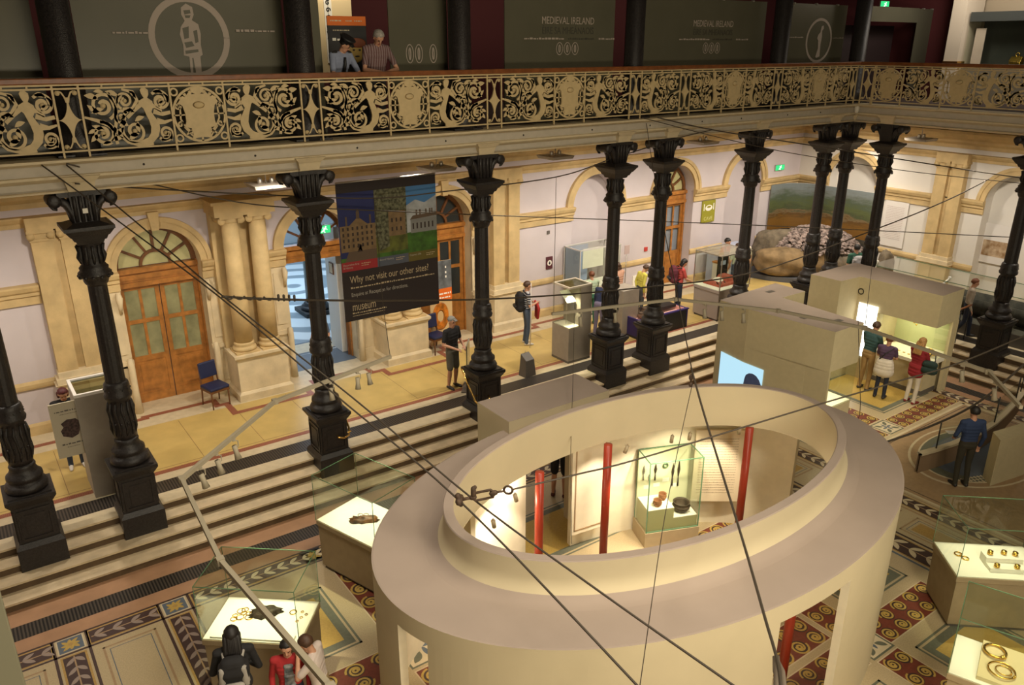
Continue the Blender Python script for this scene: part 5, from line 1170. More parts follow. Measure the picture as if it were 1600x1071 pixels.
m_ = MB(); x0, x1 = xs3[2], xs3[3]; w_ = x1-x0; quadp(m_, x0, x1, zc_, zt_, -.003, 0); m_.face([(x0, -.004, 1.6), (x1, -.004, 1.6), (x1, -.004, 2.35), (x0+.6*w_, -.004, 2.22), (x0+.3*w_, -.004, 2.3), (x0, -.004, 2.2)], 1); quadp(m_, x0, x1, zc_, 1.64, -.005, 2)
quadp(m_, x0+.12*w_, x1, 1.62, 1.92, -.006, 3); m_.face([(x0+.1*w_, -.0062, 1.90), (x1, -.0062, 1.93), (x1, -.0062, 2.0), (x0+.2*w_, -.0062, 1.98)], 4)
for fx in (.3, .42, .62, .75, .82): quadp(m_, x0+fx*w_, x0+(fx+.05)*w_, 1.95, 2.09, -.0061, 4)
for c_i in range(6): quadp(m_, x0+(.18+.13*c_i)*w_, x0+(.23+.13*c_i)*w_, 1.70, 1.82, -.0066, 5)
m_.build('house_photo', [SKY3, CLD, GRS, PALE, BLD2, WINP], t)
for k, c_ in enumerate(((.30, .018, .022), (.075, .085, .115), (.11, .085, .012))):
    m_ = MB(); quadp(m_, xs3[k], xs3[k+1], zc_, zb_, -.009, 0); m_.build('caption_strip', [mat('caption strip %d' % k, c_, .7)], t, label=('red caption strip', 'slate blue caption strip', 'olive caption strip')[k])
CAPT = ('Decorative Arts\n& History', 'Natural History', 'Country Life')
BTX = mat('banner beige print', (.46, .36, .22), .7); BTX2 = mat('banner pale print', (.36, .33, .28), .7)
for k in range(3): text(CAPT[k], .058, (xs3[k]+.03, -.0095, zb_-.075), (pi/2, 0, 0), BTX2, t, align='LEFT', ext=.001, sx=.9)
m_ = MB()
for k in range(3): bars(m_, xs3[k]+.42, xs3[k]+.62, zb_-.07, .018, y=-.0095, seed=40+k); bars(m_, xs3[k]+.42, xs3[k]+.58, zb_-.11, .018, y=-.0095, seed=50+k)
bars(m_, -hw+.16, hw-.1, .665, .035, y=-.003, seed=60); bars(m_, -hw+.16, -hw+.92, .135, .03, y=-.003, seed=61); bars(m_, -hw+.16, -hw+.88, .085, .018, y=-.003, seed=62); m_.build('small_print', [BTX], t)
text('Why not visit our other sites?', .205, (-hw+.15, -.003, .78), (pi/2, 0, 0), BTX, t, align='LEFT', ext=.001, sx=.72)
text('Enquire at Reception for directions.', .115, (-hw+.16, -.003, .50), (pi/2, 0, 0), BTX2, t, align='LEFT', ext=.001, sx=.77)
text('museum', .25, (-hw+.16, -.003, .20), (pi/2, 0, 0), BTX, t, align='LEFT', ext=.001, sx=.62)
# amber pull-up banner behind
t = thing('pull_up_banner', 'tall pull-up banner with amber picture and orange band in front of oak doors', 'banner', (8.36, 3.92, 0)); t.scale = (1, 1, 1.16)
m_ = MB(); m_.box(-.33, .33, -.01, .01, .04, 2.0, 0); m_.build('sheet', [mat('pale amber sheet', (.62, .42, .2), .7)], t); m_ = MB(); m_.box(-.35, .35, -.09, .09, 0, .05, 0); m_.build('foot', [STEEL], t)
m_ = MB(); m_.box(-.33, .33, -.013, -.0102, 1.36, 2.0, 0); m_.build('grey_photo', [mat('grey wave photo', (.13, .14, .15), .7, noise=.5, nscale=4)], t); m_ = MB(); m_.box(-.33, .33, -.013, -.0102, 1.08, 1.36, 0); m_.build('orange_band', [mat('amber orange band', (.72, .14, .01), .6)], t)
m_ = MB(); bars(m_, -.05, .3, 1.22, .05, y=-.0135, seed=70); bars(m_, -.05, .28, 1.13, .04, y=-.0135, seed=71)
for z in (1.82, 1.7, 1.6): m_.box(.14, .18, -.0145, -.0135, z, z+.05, 0)
m_.build('print', [WHITEB], t)
AMB = mat('amber picture', (.55, .17, .015), .4, noise=.6, nscale=7)
m_ = MB(); m_.torus((0, 0, 0), .17, .075, 22, 8); m_.v = [(p[0]-.03, -.014+p[2]*.08, p[1]*1.35+.72) for p in m_.v]; m_.build('amber_picture', [AMB], t)
# glass cabinet, grey stand, glass lectern
t = thing('corner_case', 'tall grey case with glass corner and slanted white card, left of close column pair', 'display case', (10.62, 1.3, 0))
m_ = MB(); m_.box(-.36, .36, -.33, .33, 0, .06, 1); m_.box(-.36, .36, -.33, .33, .06, .92, 0); m_.box(.0, .36, -.33, .33, .92, 1.94, 0); m_.box(-.36, .0, .28, .33, .92, .94, 0); m_.build('body', [GREYC, GREYD], t)
m_ = MB(); m_.box(-.35, .0, -.32, .32, .92, .94, 0); m_.build('lit_bed', [LITBED], t)
m_ = MB(); m_.box(-.36, -.352, -.33, .33, .92, 1.94, 0); m_.build('glass_pane', [GLASS], t); m_ = MB(); m_.box(-.352, 0, -.33, -.322, .92, 1.94, 0); m_.build('glass_pane', [GLASS], t)
m_ = MB()
for a in ((-.36, .36, -.33, -.29), (-.36, .36, .29, .33), (-.36, -.32, -.29, .29), (.32, .36, -.29, .29)): m_.box(*a, 1.94, 1.985, 0)
m_.build('lid_frame', [mat('pale lid frame', (.6, .53, .42), .5)], t); m_ = MB(); m_.box(-.32, .32, -.29, .29, 1.955, 1.963, 0); m_.build('glass_lid', [glass_mat('tinted lid glass', (.6, .62, .5))], t)
m_ = MB(); m_.box(-.19, -.17, -.01, .01, .94, 1.55, 0); m_.build('stem', [STEEL], t); m_ = MB(); m_.add([(-.32, -.2, 1.55), (-.04, -.2, 1.55), (-.04, .12, 1.78), (-.32, .12, 1.78), (-.32, -.2, 1.565), (-.04, -.2, 1.565), (-.04, .12, 1.795), (-.32, .12, 1.795)], [(0, 3, 2, 1), (4, 5, 6, 7), (0, 1, 5, 4), (1, 2, 6, 5), (2, 3, 7, 6), (3, 0, 4, 7)]); m_.build('slanted_card', [WHITEB], t)
light('SPOT', (10.44, 1.06, 1.9), 90, CASEL, .04, (10.44, 1.12, .9), 70)
t = thing('info_stand', 'small dark wedge-shaped floor stand on the terrace edge left of the corner case', 'stand', (9.0, .98, 0), .1)
m_ = MB(); m_.add([(-.17, -.13, 0), (.17, -.13, 0), (.17, .13, 0), (-.17, .13, 0), (-.13, -.10, .42), (.13, -.10, .42), (.13, .10, .56), (-.13, .10, .56)], [(0, 3, 2, 1), (4, 5, 6, 7), (0, 1, 5, 4), (1, 2, 6, 5), (2, 3, 7, 6), (3, 0, 4, 7)]); m_.build('body', [GREYD], t, bevel=.01); m_ = MB(); m_.tube([(0, .08, .54), (0, .08, .62)], .006, 6); m_.build('pin', [STEEL], t)
t = thing('glass_lectern', 'upright grey glass sheet stand beside the man in the black T-shirt', 'stand', (7.42, 1.15, 0), .9)
m_ = MB(); m_.box(-.28, .28, -.012, .012, .12, 1.14, 0); m_.build('sheet', [mat('grey glass sheet', (.24, .25, .2), .15, spec=.6)], t); m_ = MB(); m_.box(-.3, .3, -.14, .14, 0, .03, 0); m_.box(-.03, .03, -.02, .02, .03, .14, 0); m_.build('foot', [GREYD], t)
# purple handling box
t = thing('handling_box', 'purple open box lined with pink holding pots, behind the close column pair', 'box', (13.85, 1.62, 0))
PUR = mat('purple panel', (.030, .016, .12), .6); PINKL = mat('pink lining', (.75, .42, .36), .8)
m_ = MB(); m_.box(-.95, .95, -.42, .42, 0, .06, 1); m_.box(-.95, -.9, -.42, .42, .06, .56, 0); m_.box(.9, .95, -.42, .42, .06, .56, 0); m_.box(-.9, .9, -.42, -.37, .06, .56, 1); m_.box(-.9, .9, .37, .42, .06, .56, 1); m_.box(-.97, .97, -.44, -.36, .53, .565, 0); m_.build('body', [PUR, BLACK], t)  # front panel is black because its shade is put into the colour
m_ = MB(); m_.box(-.9, .9, -.37, .37, .40, .44, 0); m_.box(-.9, -.88, -.37, .37, .44, .55, 0); m_.box(.88, .9, -.37, .37, .44, .55, 0); m_.build('lining', [PINKL], t)
m_ = MB(); m_.box(.15, .85, -.05, .30, .52, .60, 0); m_.build('dark_lid', [BLACK], t)
for k, (x, y, r) in enumerate(((-.68, .18, .10), (-.45, .22, .12), (-.52, -.08, .12), (-.2, .1, .14))):
    tt = thing('clay_pot', 'round clay pot in the purple handling box, '+('far left', 'second at the back', 'front left', 'nearest the middle')[k], 'pot', (13.85+x, 1.62+y, .44), 0, 'pots in the purple handling box'); b = MB()
    b.lathe([(r*.5, 0), (r, r*.5), (r*.95, r*1.0), (r*.7, r*1.3), (r*.78, r*1.45), (r*.66, r*1.4), (r*.6, r*1.2), (0, r*.5)], 18); b.build('body', [mat('grey brown clay', (.16, .10, .06), .7, noise=.4, nscale=14)], tt)
    b = MB(); b.torus((0, 0, r*1.42), r*.72, r*.06, 18, 6); b.build('rim', [BRONZE], tt)
# red model case
c5 = glasscase('model_case', 'big glass case with a red relief model, in front of the seventh column', (16.43, 1.45, 0), 0, 1.30, .98, .94, 1.0, base=mat('mauve grey plinth', (.33, .27, .23), .7), frame=STEEL)
for c_ in c5.children:
    if c_.name.startswith('glass_top'): c_.data.materials[0] = glass_mat('grey filmed glass top', film=.4, filmcol=(.34, .29, .22))  # even grey film mixed into the top pane
t = thing('relief_model', 'red relief model of a site with white mound inside the big glass case', 'model', (16.5, 1.5, .94))
m_ = MB(); m_.frus(0, 0, 0, .06, .46, .44, 0, .32, .30); m_.frus(.22, .05, .06, .2, .2, .12, 0, .22, .16); m_.build('base', [mat('red model clay', (.42, .09, .05), .7, noise=.2, nscale=10)], t)
m_ = MB(); m_.frus(-.02, .1, .06, .13, .16, .08, 0, .14, .08); m_.build('white_mound', [WHITEB], t)
m_ = MB()
for k in range(8): m_.ball((-.38+.05*k, -.18+.06*(k % 3), .07), .025, 8, 5)
m_.build('stones', [mat('dark model stones', (.12, .04, .03), .7)], t)
t = thing('case_backboard', 'dark picture board standing behind the red relief model', 'board', (16.85, 1.8, .94)); m_ = MB(); m_.box(-.22, .22, 0, .03, 0, .8, 0); m_.build('board', [BLACK], t); m_ = MB(); m_.box(-.1, .12, -.004, 0, .42, .55, 0); m_.build('pale_print', [mat('pale blue print', (.4, .5, .65), .5)], t)  # small pale blue block on the front of the board
light('SPOT', (16.3, 1.2, 5.1), 60, WARMW, .08, (16.43, 1.45, .9), 26)
# table case by the wall and its glass hood
t = glasscase('table_case', 'white table case with a glass box and blue backing against the niche', (13.5, 3.86, 0), 0, 1.55, .72, .88, 1.15, base=mat('white case base', (.6, .52, .42), .7), frame=mat('pale case frame', (.62, .58, .55), .5))
m_ = MB(); m_.box(-.74, .1, .33, .345, .9, 2.0, 0); m_.box(-.755, -.745, -.34, .33, .9, 2.0, 0); m_.build('blue_backing', [mat('pale blue backing', (.33, .40, .58), .8)], t); m_ = MB(); m_.box(-.1, .7, .31, .33, 1.25, 1.85, 0); m_.build('white_card', [WHITEB], t)
for k, (x, y) in enumerate(((-.5, -.1), (-.25, .05), (.1, -.08))): lump('bone_find', 'brownish bone find on the white table case, '+('left', 'middle', 'right')[k], t, x, y, .14, .08, .06, .3*k, mat('bone brown', (.36, .20, .13), .7, noise=.4, nscale=10), seed=9+k, z=.88)
t = thing('text_stand', 'thin metal stand with a small card by the niche wall', 'stand', (14.9, 3.9, 0)); m_ = MB(); m_.tube([(0, 0, 0), (0, 0, 1.7)], .012, 6); m_.build('pole', [STEEL], t); m_ = MB(); m_.box(-.1, .1, -.02, -.005, 1.55, 1.82, 0); m_.build('card', [mat('grey pink card', (.5, .38, .36), .6)], t); m_ = MB(); m_.lathe([(.12, 0), (.1, .02), (0, .03)], 14); m_.build('foot', [STEEL], t)
t = thing('grey_cabinet', 'plain grey cabinet beside the visitor in the yellow top', 'cabinet', (13.0, 1.95, 0)); m_ = MB(); m_.box(-.30, .30, -.3, .3, .05, 1.3, 0); m_.build('body', [GREYC], t, bevel=.01); m_ = MB(); m_.box(-.27, .27, -.27, .27, 0, .05, 0); m_.build('kick_plate', [GREYD], t)
t = thing('white_bench', 'low white and blue counter with an oak top near the cave poster', 'counter', (19.3, 3.75, 0)); m_ = MB(); m_.box(-.55, .9, -.2, .3, 0, 1.2, 0); m_.build('body', [mat('pale blue counter', (.42, .45, .58), .8)], t); m_ = MB(); m_.box(-.75, -.2, -.45, -.1, .78, .83, 0); m_.build('oak_top', [OAK], t); m_ = MB(); m_.box(-.73, -.22, -.42, -.12, 0, .78, 0); m_.build('side', [WALL_W], t); m_ = MB(); m_.box(-.25, .35, -.22, -.2, .75, 1.15, 0); m_.build('white_card', [WHITEB], t)
# wall signs
t = thing('cave_poster', 'olive green poster with a white cup picture and the word CAVE', 'poster', (18.87, 4.275, 1.98)); m_ = MB(); m_.box(-.31, .31, -.02, .02, 0, .72, 0); m_.build('sheet', [mat('olive poster', (.30, .28, .02), .7)], t)
text('CAVE', .17, (0, -.022, .07), (pi/2, 0, 0), mat('pale olive print', (.62, .60, .25), .7), t, ext=.001, sx=1.0)
m_ = MB()
for k in range(24):
    pass
m_.face([(.17*cos(TAU*k/20), -.022, .48+.10*sin(TAU*k/20)) for k in range(20)], 0); quadp(m_, -.25, -.21, .4, .62, -.022); quadp(m_, .21, .25, .4, .62, -.022); m_.build('cup_picture', [WHITEB], t)
m_ = MB(); m_.face([(.10*cos(TAU*k/20), -.0235, .51+.035*sin(TAU*k/20)) for k in range(20)], 0); m_.build('cup_mouth', [mat('olive poster', (.3, .28, .02))], t)
def wsign(name, label, x, z, w, h, c, inner=None):
    t = thing(name, label, 'sign', (x, 4.285, z)); m_ = MB(); m_.box(-w/2, w/2, -.015, .015, -h/2, h/2, 0); m_.build('plate', [c], t)
    if inner:
        m_ = MB(); m_.face([(w*.36*cos(TAU*k/20), -.017, w*.36*sin(TAU*k/20)) for k in range(20)], 0); m_.build('white_disc', [WHITEB], t); m_ = MB(); m_.ball((0, -.019, -.01), (w*.14, .003, w*.17)); m_.ball((0, -.019, w*.14), (w*.08, .003, w*.08)); m_.build('emblem', [BLACK], t)
wsign('wall_sign', 'small dark red wall sign with a white disc, right of the man in stripes', 12.22, 1.6, .23, .36, mat('dark red sign', (.10, .025, .03), .6), True)
wsign('wall_sensor', 'tiny dark grey square sensor high on the wall above the red disc sign', 12.17, 2.5, .09, .09, GREYD)
wsign('fire_bell', 'small red bell fitting on the wall left of the open oak door', 16.1, 1.45, .13, .13, mat('bell red', (.5, .05, .04), .5))
wsign('floor_notice', 'white notice low on the wall left of the open oak door', 15.75, .45, .3, .4, WHITEB)
# lamps under the gallery soffit
for k, (x, y) in enumerate(((3.45, 2.0), (7.24, 2.0), (10.55, 2.0), (15.75, 2.0), (21.4, -1.1))):
    t = thing('ceiling_lamp', 'flat grey square lamp tray hanging under the gallery, '+('left of the banner', 'right of the banner top', 'left of the close column pair', 'right of the close column pair', 'over the end terrace')[k], 'lamp', (x, y, 4.95), 0, 'square lamp trays under the gallery')
    m_ = MB(); m_.frus(0, 0, 0, .07, .30, .33, 0); m_.build('tray', [GREYC], t); m_ = MB(); m_.tube([(0, 0, .07), (0, 0, .5)], .012, 6); m_.build('rod', [STEEL], t)
    for s in (-1, 1): m_ = MB(); m_.caps((s*.12, 0, .1), (s*.12, 0, .14), .05, .05, 10); m_.build('lamp_head', [STEEL], t)
for x in (10.48, 12.1): pass

# ================================================================== STONE TOMB IN THE CORNER
t = thing('tomb_plinth', 'low grey plinth carrying the stone tomb', 'plinth', (21.6, 2.3, 0)); m_ = MB(); m_.prism([(-1.35, 1.7), (-1.0, .5), (-.5, -.35), (.3, -1.2), (1.75, -1.4), (1.9, 1.8)], 0, .16, 0); m_.build('plinth', [mat('grey blue plinth', (.10, .10, .11), .7)], t)
ROCK = mat('ochre boulder', (.27, .18, .085), .85, noise=.45, nscale=2.4, bump=.8, bscale=9); ROCKG = mat('grey stone', (.17, .135, .09), .9, noise=.4, nscale=5, bump=.6, bscale=14)
def boulder(label, loc, s, seed, m=ROCK, rz=0., sub=4, name='boulder', cat='boulder', group=None):
    rnd = random.Random(seed); ph = [rnd.uniform(0, 6) for _ in range(6)]; bm = bmesh.new(); bmesh.ops.create_icosphere(bm, subdivisions=sub, radius=1)
    for v in bm.verts:
        n_ = v.co.normalized(); p_ = 3.2
        k = 1/((abs(n_.x)**p_+abs(n_.y)**p_+abs(n_.z)**p_)**(1/p_)); k = .6*k+.4
        k *= 1+.07*sin(3*n_.x+ph[0])*cos(3*n_.y+ph[1])+.04*sin(7*n_.z+ph[2]+3*n_.x)+.02*sin(15*n_.y+ph[3])+.015*sin(23*n_.x+9*n_.z+ph[4])
        v.co = Vector((n_.x*s[0]*k, n_.y*s[1]*k, max(-s[2]*.95, n_.z*s[2]*k)))
    me = bpy.data.meshes.new(name); bm.to_mesh(me); bm.free(); me.materials.append(m)
    for q in me.polygons: q.use_smooth = True
    o = bpy.data.objects.new(name, me); COL.objects.link(o); o.location = loc; o.rotation_euler = (0, 0, rz); return tag(o, label, cat, group)
boulder('large ochre boulder at the front left of the stone tomb', (21.15, 2.75, .62), (.95, .5, .50), 2, rz=-.85)
boulder('greyer upright boulder behind the large ochre one at the tomb', (21.55, 3.35, .85), (.85, .42, .72), 5, m=ROCKG, rz=-.5)
boulder('narrow ochre kerb stone right of the large boulder', (21.75, 2.1, .62), (.42, .35, .52), 8, rz=-.75)
boulder('low pale kerb stone behind the visitor in green', (22.7, 1.15, .55), (.5, .3, .42), 11, m=ROCKG, rz=-.9)
boulder('pale kerb stone between the clustered columns at the tomb', (22.3, 1.65, .52), (.36, .3, .4), 12, m=ROCKG, rz=-.9)
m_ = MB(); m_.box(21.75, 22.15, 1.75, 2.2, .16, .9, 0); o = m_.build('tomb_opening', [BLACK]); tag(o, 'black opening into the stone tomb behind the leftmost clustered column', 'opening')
# cobble mound: one heap nobody could count
bm = bmesh.new(); rnd = random.Random(3)
for k in range(1900):
    u, v = rnd.uniform(-1, 1), rnd.uniform(-1, 1)
    if u*u+v*v > 1: continue
    h = 1.45*sqrt(max(0, 1-(u*u+v*v)*.75)); x, y = u*1.55, v*1.15
    r = rnd.uniform(.045, .085); M = Matrix.Translation((x, y, h+rnd.uniform(-.02, .03))) @ Matrix.Rotation(rnd.uniform(0, 6), 4, 'Z') @ Matrix.Rotation(rnd.uniform(-.6, .6), 4, 'X') @ Matrix.Diagonal((r*1.3, r, r*.7, 1))
    bmesh.ops.create_icosphere(bm, subdivisions=1, radius=1, matrix=M)
me = bpy.data.meshes.new('cobble_heap'); bm.to_mesh(me); bm.free()
me.materials.append(mat('pinkish cobbles', (.30, .23, .20), .85, noise=.6, nscale=7))
o = bpy.data.objects.new('cobble_heap', me); COL.objects.link(o); o.location = (22.5, 2.55, .22); o.rotation_euler = (0, 0, -.6); tag(o, 'heap of pinkish grey cobbles covering the stone tomb', 'cobbles', kind='stuff')
b = MB(); b.lathe([(1.5, 0), (1.42, .5), (1.15, .95), (.7, 1.25), (.3, 1.36), (0, 1.38)], 28); o = b.build('mound_core', [ROCKG]); o.location = (22.5, 2.55, .20); o.scale = (1, .75, 1); o.rotation_euler = (0, 0, -.6); tag(o, 'earth core of the cobble-covered tomb mound', 'mound')
# landscape mural bending round the corner
def mural_mat():
    m, nt, b = _nt('landscape mural'); MATS['landscape mural'] = m
    tc = nt.nodes.new('ShaderNodeTexCoord'); sx = nt.nodes.new('ShaderNodeSeparateXYZ'); n = nt.nodes.new('ShaderNodeTexNoise'); n.inputs['Scale'].default_value = 2.6; n.inputs['Detail'].default_value = 10; n.inputs['Roughness'].default_value = .65
    mp = nt.nodes.new('ShaderNodeMapping'); mp.inputs['Scale'].default_value = (.7, .7, 3)
    ad = nt.nodes.new('ShaderNodeMath'); ad.operation = 'MULTIPLY_ADD'; ad.inputs[1].default_value = .62
    sc_ = nt.nodes.new('ShaderNodeMath'); sc_.operation = 'MULTIPLY_ADD'; sc_.inputs[1].default_value = .66; sc_.inputs[2].default_value = -.30
    r = nt.nodes.new('ShaderNodeValToRGB'); e = r.color_ramp.elements; e[0].position = 0; e[0].color = (.19, .085, .01, 1); e[1].position = 1; e[1].color = (.19, .22, .22, 1)
    for p_, c_ in ((.22, (.20, .095, .012)), (.36, (.11, .055, .01)), (.42, (.19, .13, .06)), (.5, (.06, .075, .03)), (.62, (.09, .11, .035)), (.78, (.075, .10, .06)), (.9, (.15, .17, .15))):
        q = e.new(p_); q.color = (*c_, 1)
    nt.links.new(tc.outputs['Object'], mp.inputs['Vector']); nt.links.new(mp.outputs[0], n.inputs['Vector']); nt.links.new(tc.outputs['Object'], sx.inputs[0])
    nt.links.new(sx.outputs['Z'], sc_.inputs[0]); nt.links.new(n.outputs['Fac'], ad.inputs[0]); nt.links.new(sc_.outputs[0], ad.inputs[2]); nt.links.new(ad.outputs[0], r.inputs['Fac']); nt.links.new(r.outputs[0], b.inputs['Base Color']); b.inputs['Roughness'].default_value = .7
    return m
pts = [(22.0, 4.22)]+[(23.5-.9+.9*sin(a), 4.22-.9+.9*cos(a)) for a in [i*pi/2/10 for i in range(11)]]+[(23.5, 1.05)]
m_ = MB(); n = len(pts)
for (a, b_) in zip(pts, pts[1:]): m_.face([(a[0], a[1], 0), (b_[0], b_[1], 0), (b_[0], b_[1], 1.62), (a[0], a[1], 1.62)], 0)
m_.ribbon([(x+.035, y+.035) for x, y in pts], .03, 1.62, 1, 'xy', 0); o = m_.build('landscape_mural', [mural_mat(), WALL_W]); o.location = (0, 0, 1.28)
o.data.transform(Matrix.Translation((0, 0, 0))); tag(o, 'curved landscape mural of brown and green hills above the stone tomb', 'mural')
# curved mural stands proud of its backing ribbon
for p_ in o.data.polygons[:n-1]:
    pass
# end wall text panels
PANW = mat('white text panel', (.74, .70, .66), .7); SEP = mat('sepia sketch', (.28, .16, .07), .8, noise=.8, nscale=6, col2=(.55, .42, .28))
for k, (y, w_, lab) in enumerate(((.45, .8, 'white text panel on the end wall left of the flat pilasters'), (-2.65, 1.1, 'white panel with a sepia boat sketch in the arched recess of the end wall'), (-4.6, 1.0, 'white panel with a faded sketch at the far right edge'))):
    t = thing('wall_panel', lab, 'panel', (WX-.03 if k != 1 else WX+.40, y, 1.25)); m_ = MB(); m_.box(-.02, .0, -w_/2, w_/2, 0, 1.5 if k != 1 else 1.2, 0); m_.build('board', [PANW], t)
    m_ = MB()
    if k == 0:
        for r in range(20): q = MB(); bars(q, -.32, .28, 1.3-r*.055, .016, y=0, seed=80+r); m_.add([(-.024+(p_[1]*.3), -p_[0], p_[2]) for p_ in q.v], q.f)
        m_.build('small_print', [mat('pinkish print', (.5, .40, .38), .7)], t)
    else: m_.box(-.024, -.02, -w_/2+.12, w_/2-.12, .22, .70, 0); m_.build('sketch', [SEP], t)
# long glass case with a dark logboat
t = thing('logboat_case', 'long frameless glass case on steel clamps holding a dark log boat along the end wall', 'display case', (21.35, -4.6, 0))
m_ = MB(); m_.box(-.75, .75, -5, 4.0, 0, .35, 0); m_.build('plinth', [GREYD], t)
for k in range(4): m_ = MB(); m_.box(-.72, -.71, -4.95+2.23*k, -2.73+2.23*k, .35, 1.32, 0); m_.build('glass_pane', [GLASS], t)
for k in range(4): m_ = MB(); m_.box(-.74, .74, -4.95+2.23*k, -2.73+2.23*k, 1.32, 1.332, 0); m_.build('glass_top', [GLASS], t)
m_ = MB(); m_.box(-.74, -.72, -4.95, 3.97, 1.325, 1.34, 0); m_.box(.72, .74, -4.95, 3.97, 1.325, 1.34, 0); m_.build('glass_edges', [GLASSE], t)
for y in (-4.9, -2.72, -.5, 1.72, 3.9):
    m_ = MB(); m_.tube([(-.73, y, 1.28), (-.50, y, 1.36)], .025, 8); m_.ball((-.73, y, 1.25), .045, 8, 5); m_.ball((-.46, y, 1.38), .05, 8, 5); m_.build('clamp', [mat('bright clamp', (.8, .78, .7), .3, .4)], t)
t = thing('log_boat', 'dark hollowed log boat inside the long glass case', 'boat', (21.45, -4.8, .35))
m_ = MB(); vs = []; fs = []; N = 24
for i in range(N+1):
    s_ = i/N; y = -4.4+8.0*s_; wv = .42*sin(pi*min(max(s_*.94+.03, 0), 1))**.35
    ring_ = [(-wv, .55), (-wv*.9, .25), (-wv*.45, .03), (wv*.45, .03), (wv*.9, .25), (wv, .55), (wv*.88, .55), (wv*.75, .28), (wv*.3, .12), (-wv*.3, .12), (-wv*.75, .28), (-wv*.88, .55)]
    vs += [(x, y, z) for x, z in ring_]
for i in range(N):
    for k in range(12): fs.append((i*12+k, i*12+(k+1) % 12, (i+1)*12+(k+1) % 12, (i+1)*12+k))
m_.add(vs, fs, 0, True); m_.build('hull', [mat('dark bog oak', (.05, .042, .036), .7, noise=.5, nscale=5)], t)
for y in (-2.5, .2, 2.4): m_ = MB(); m_.box(-.3, .3, y-.06, y+.06, 0, .06, 0); m_.build('cradle', [STEEL], t)
boulder('grey standing stone slab left of the log boat case', (22.9, .15, .55), (.32, .22, .75), 21, m=ROCKG, name='stone_slab', cat='stone slab')
# stair railing on the end steps
for k, (y, lab) in enumerate(((-3.9, 'wooden handrail on metal posts by the end steps, left of the last column'), (-6.2, 'wooden handrail on metal posts at the far right edge'))):
    t = thing('stair_rail', lab, 'handrail', (19.2, y, 0), 0, 'handrails on the end steps'); m_ = MB(); m_.tube([(-.9, 0, .32), (.1, 0, .95), (1.0, 0, .98)], .028, 8); m_.build('handrail', [RAILW], t)
    for x, z0, z1 in ((-.85, -.6, .34), (-.45, -.45, .6), (.0, -.15, .9), (.5, 0, .96), (.95, 0, .97)): m_ = MB(); m_.tube([(x, 0, z0), (x, 0, z1)], .012, 6); m_.build('post', [BLACK], t)

# ================================================================== medallion enclosure at the right
t = thing('curved_barrier', 'low curved barrier with pale coping and thin glass-carrying posts round the dark floor medallion', 'barrier', (15.0, -6.9, FZ))
cop = [(-1.76, .38), (-1.3, .29), (-.77, .21), (.17, .15), (.9, .18), (1.6, .28), (2.4, .42), (3.1, .57)]
m_ = MB(); m_.ribbon(cop, .06, .40, 0, 'xy', 0); m_.build('wall', [mat('brown barrier', (.20, .13, .075), .8)], t); m_ = MB(); m_.ribbon(cop, .12, .05, 0, 'xy', .40); m_.build('coping', [mat('pale coping', (.5, .42, .28), .6)], t)
for x, y in ((-1.3, .29), (.9, .18), (2.4, .42)): m_ = MB(); m_.tube([(x, y, .45), (x, y, 1.05)], .014, 6); m_.build('post', [BLACK], t)
for (a, b_) in (((-1.3, .29), (.9, .18)), ((.9, .18), (2.4, .42))): m_ = MB(); m_.add([(a[0], a[1], .5), (b_[0], b_[1], .5), (b_[0], b_[1], 1.0), (a[0], a[1], 1.0), (a[0], a[1]+.008, .5), (b_[0], b_[1]+.008, .5), (b_[0], b_[1]+.008, 1.0), (a[0], a[1]+.008, 1.0)], [(0, 1, 2, 3), (7, 6, 5, 4), (0, 4, 5, 1), (1, 5, 6, 2), (2, 6, 7, 3), (3, 7, 4, 0)]); m_.build('glass_pane', [GLASS], t)
t = thing('low_wall_block', 'cream low wall block at the right edge beside the floor medallion', 'wall block', (14.5, -7.9, FZ)); m_ = MB(); m_.prism([(-.59, .25), (.44, .07), (.71, .34), (-.32, .52)], 0, 1.0, 0); m_.build('block', [CREAMB], t, bevel=.01)

t = thing('exhibition_screen', 'pale grey green upright screen cut off by the lower left corner of the picture', 'screen', (-2.7, -5.0, FZ)); m_ = MB(); m_.box(-.7, .7, -.06, .06, .05, 3.1, 0); m_.build('board', [mat('pale panel', (.30, .29, .2), .7)], t, bevel=.01); m_ = MB(); m_.box(-.72, .72, -.2, .2, 0, .05, 0); m_.build('foot', [GREYD], t)
def nest(base, parent_name, names):
    """small pieces that sit on a part become its sub-parts"""
    for r in [o for o in COL.objects if o.parent is None and o.name.split('.')[0] == base]:
        par = next((c for c in r.children if c.name.split('.')[0] == parent_name), None)
        for c in list(r.children):
            if par and c.name.split('.')[0] in names: c.parent = par
nest('glass_screen', 'pane', ('lettering', 'roundel', 'figure_emblem', 'oval_emblem', 'small_print', 'dark_small_print'))
nest('hanging_banner', 'sheet', ('lettering', 'small_print', 'caption_strip', 'barracks_photo', 'garden_photo', 'house_photo'))
nest('pull_up_banner', 'sheet', ('orange_header', 'small_print', 'title_print', 'golden_head', 'headdress', 'grey_photo', 'orange_band', 'print', 'amber_picture'))
nest('sign_board', 'board', ('brooch_picture', 'sign_print')); nest('wall_display', 'board', ('ornament_strip', 'ornament')); nest('interior_panel', 'board', ('small_print', 'frame_line'))
nest('cave_poster', 'sheet', ('lettering', 'cup_picture', 'cup_mouth')); nest('wall_sign', 'plate', ('white_disc', 'emblem')); nest('wall_panel', 'board', ('small_print', 'sketch')); nest('exit_sign', 'housing', ('green_face', 'running_figure'))
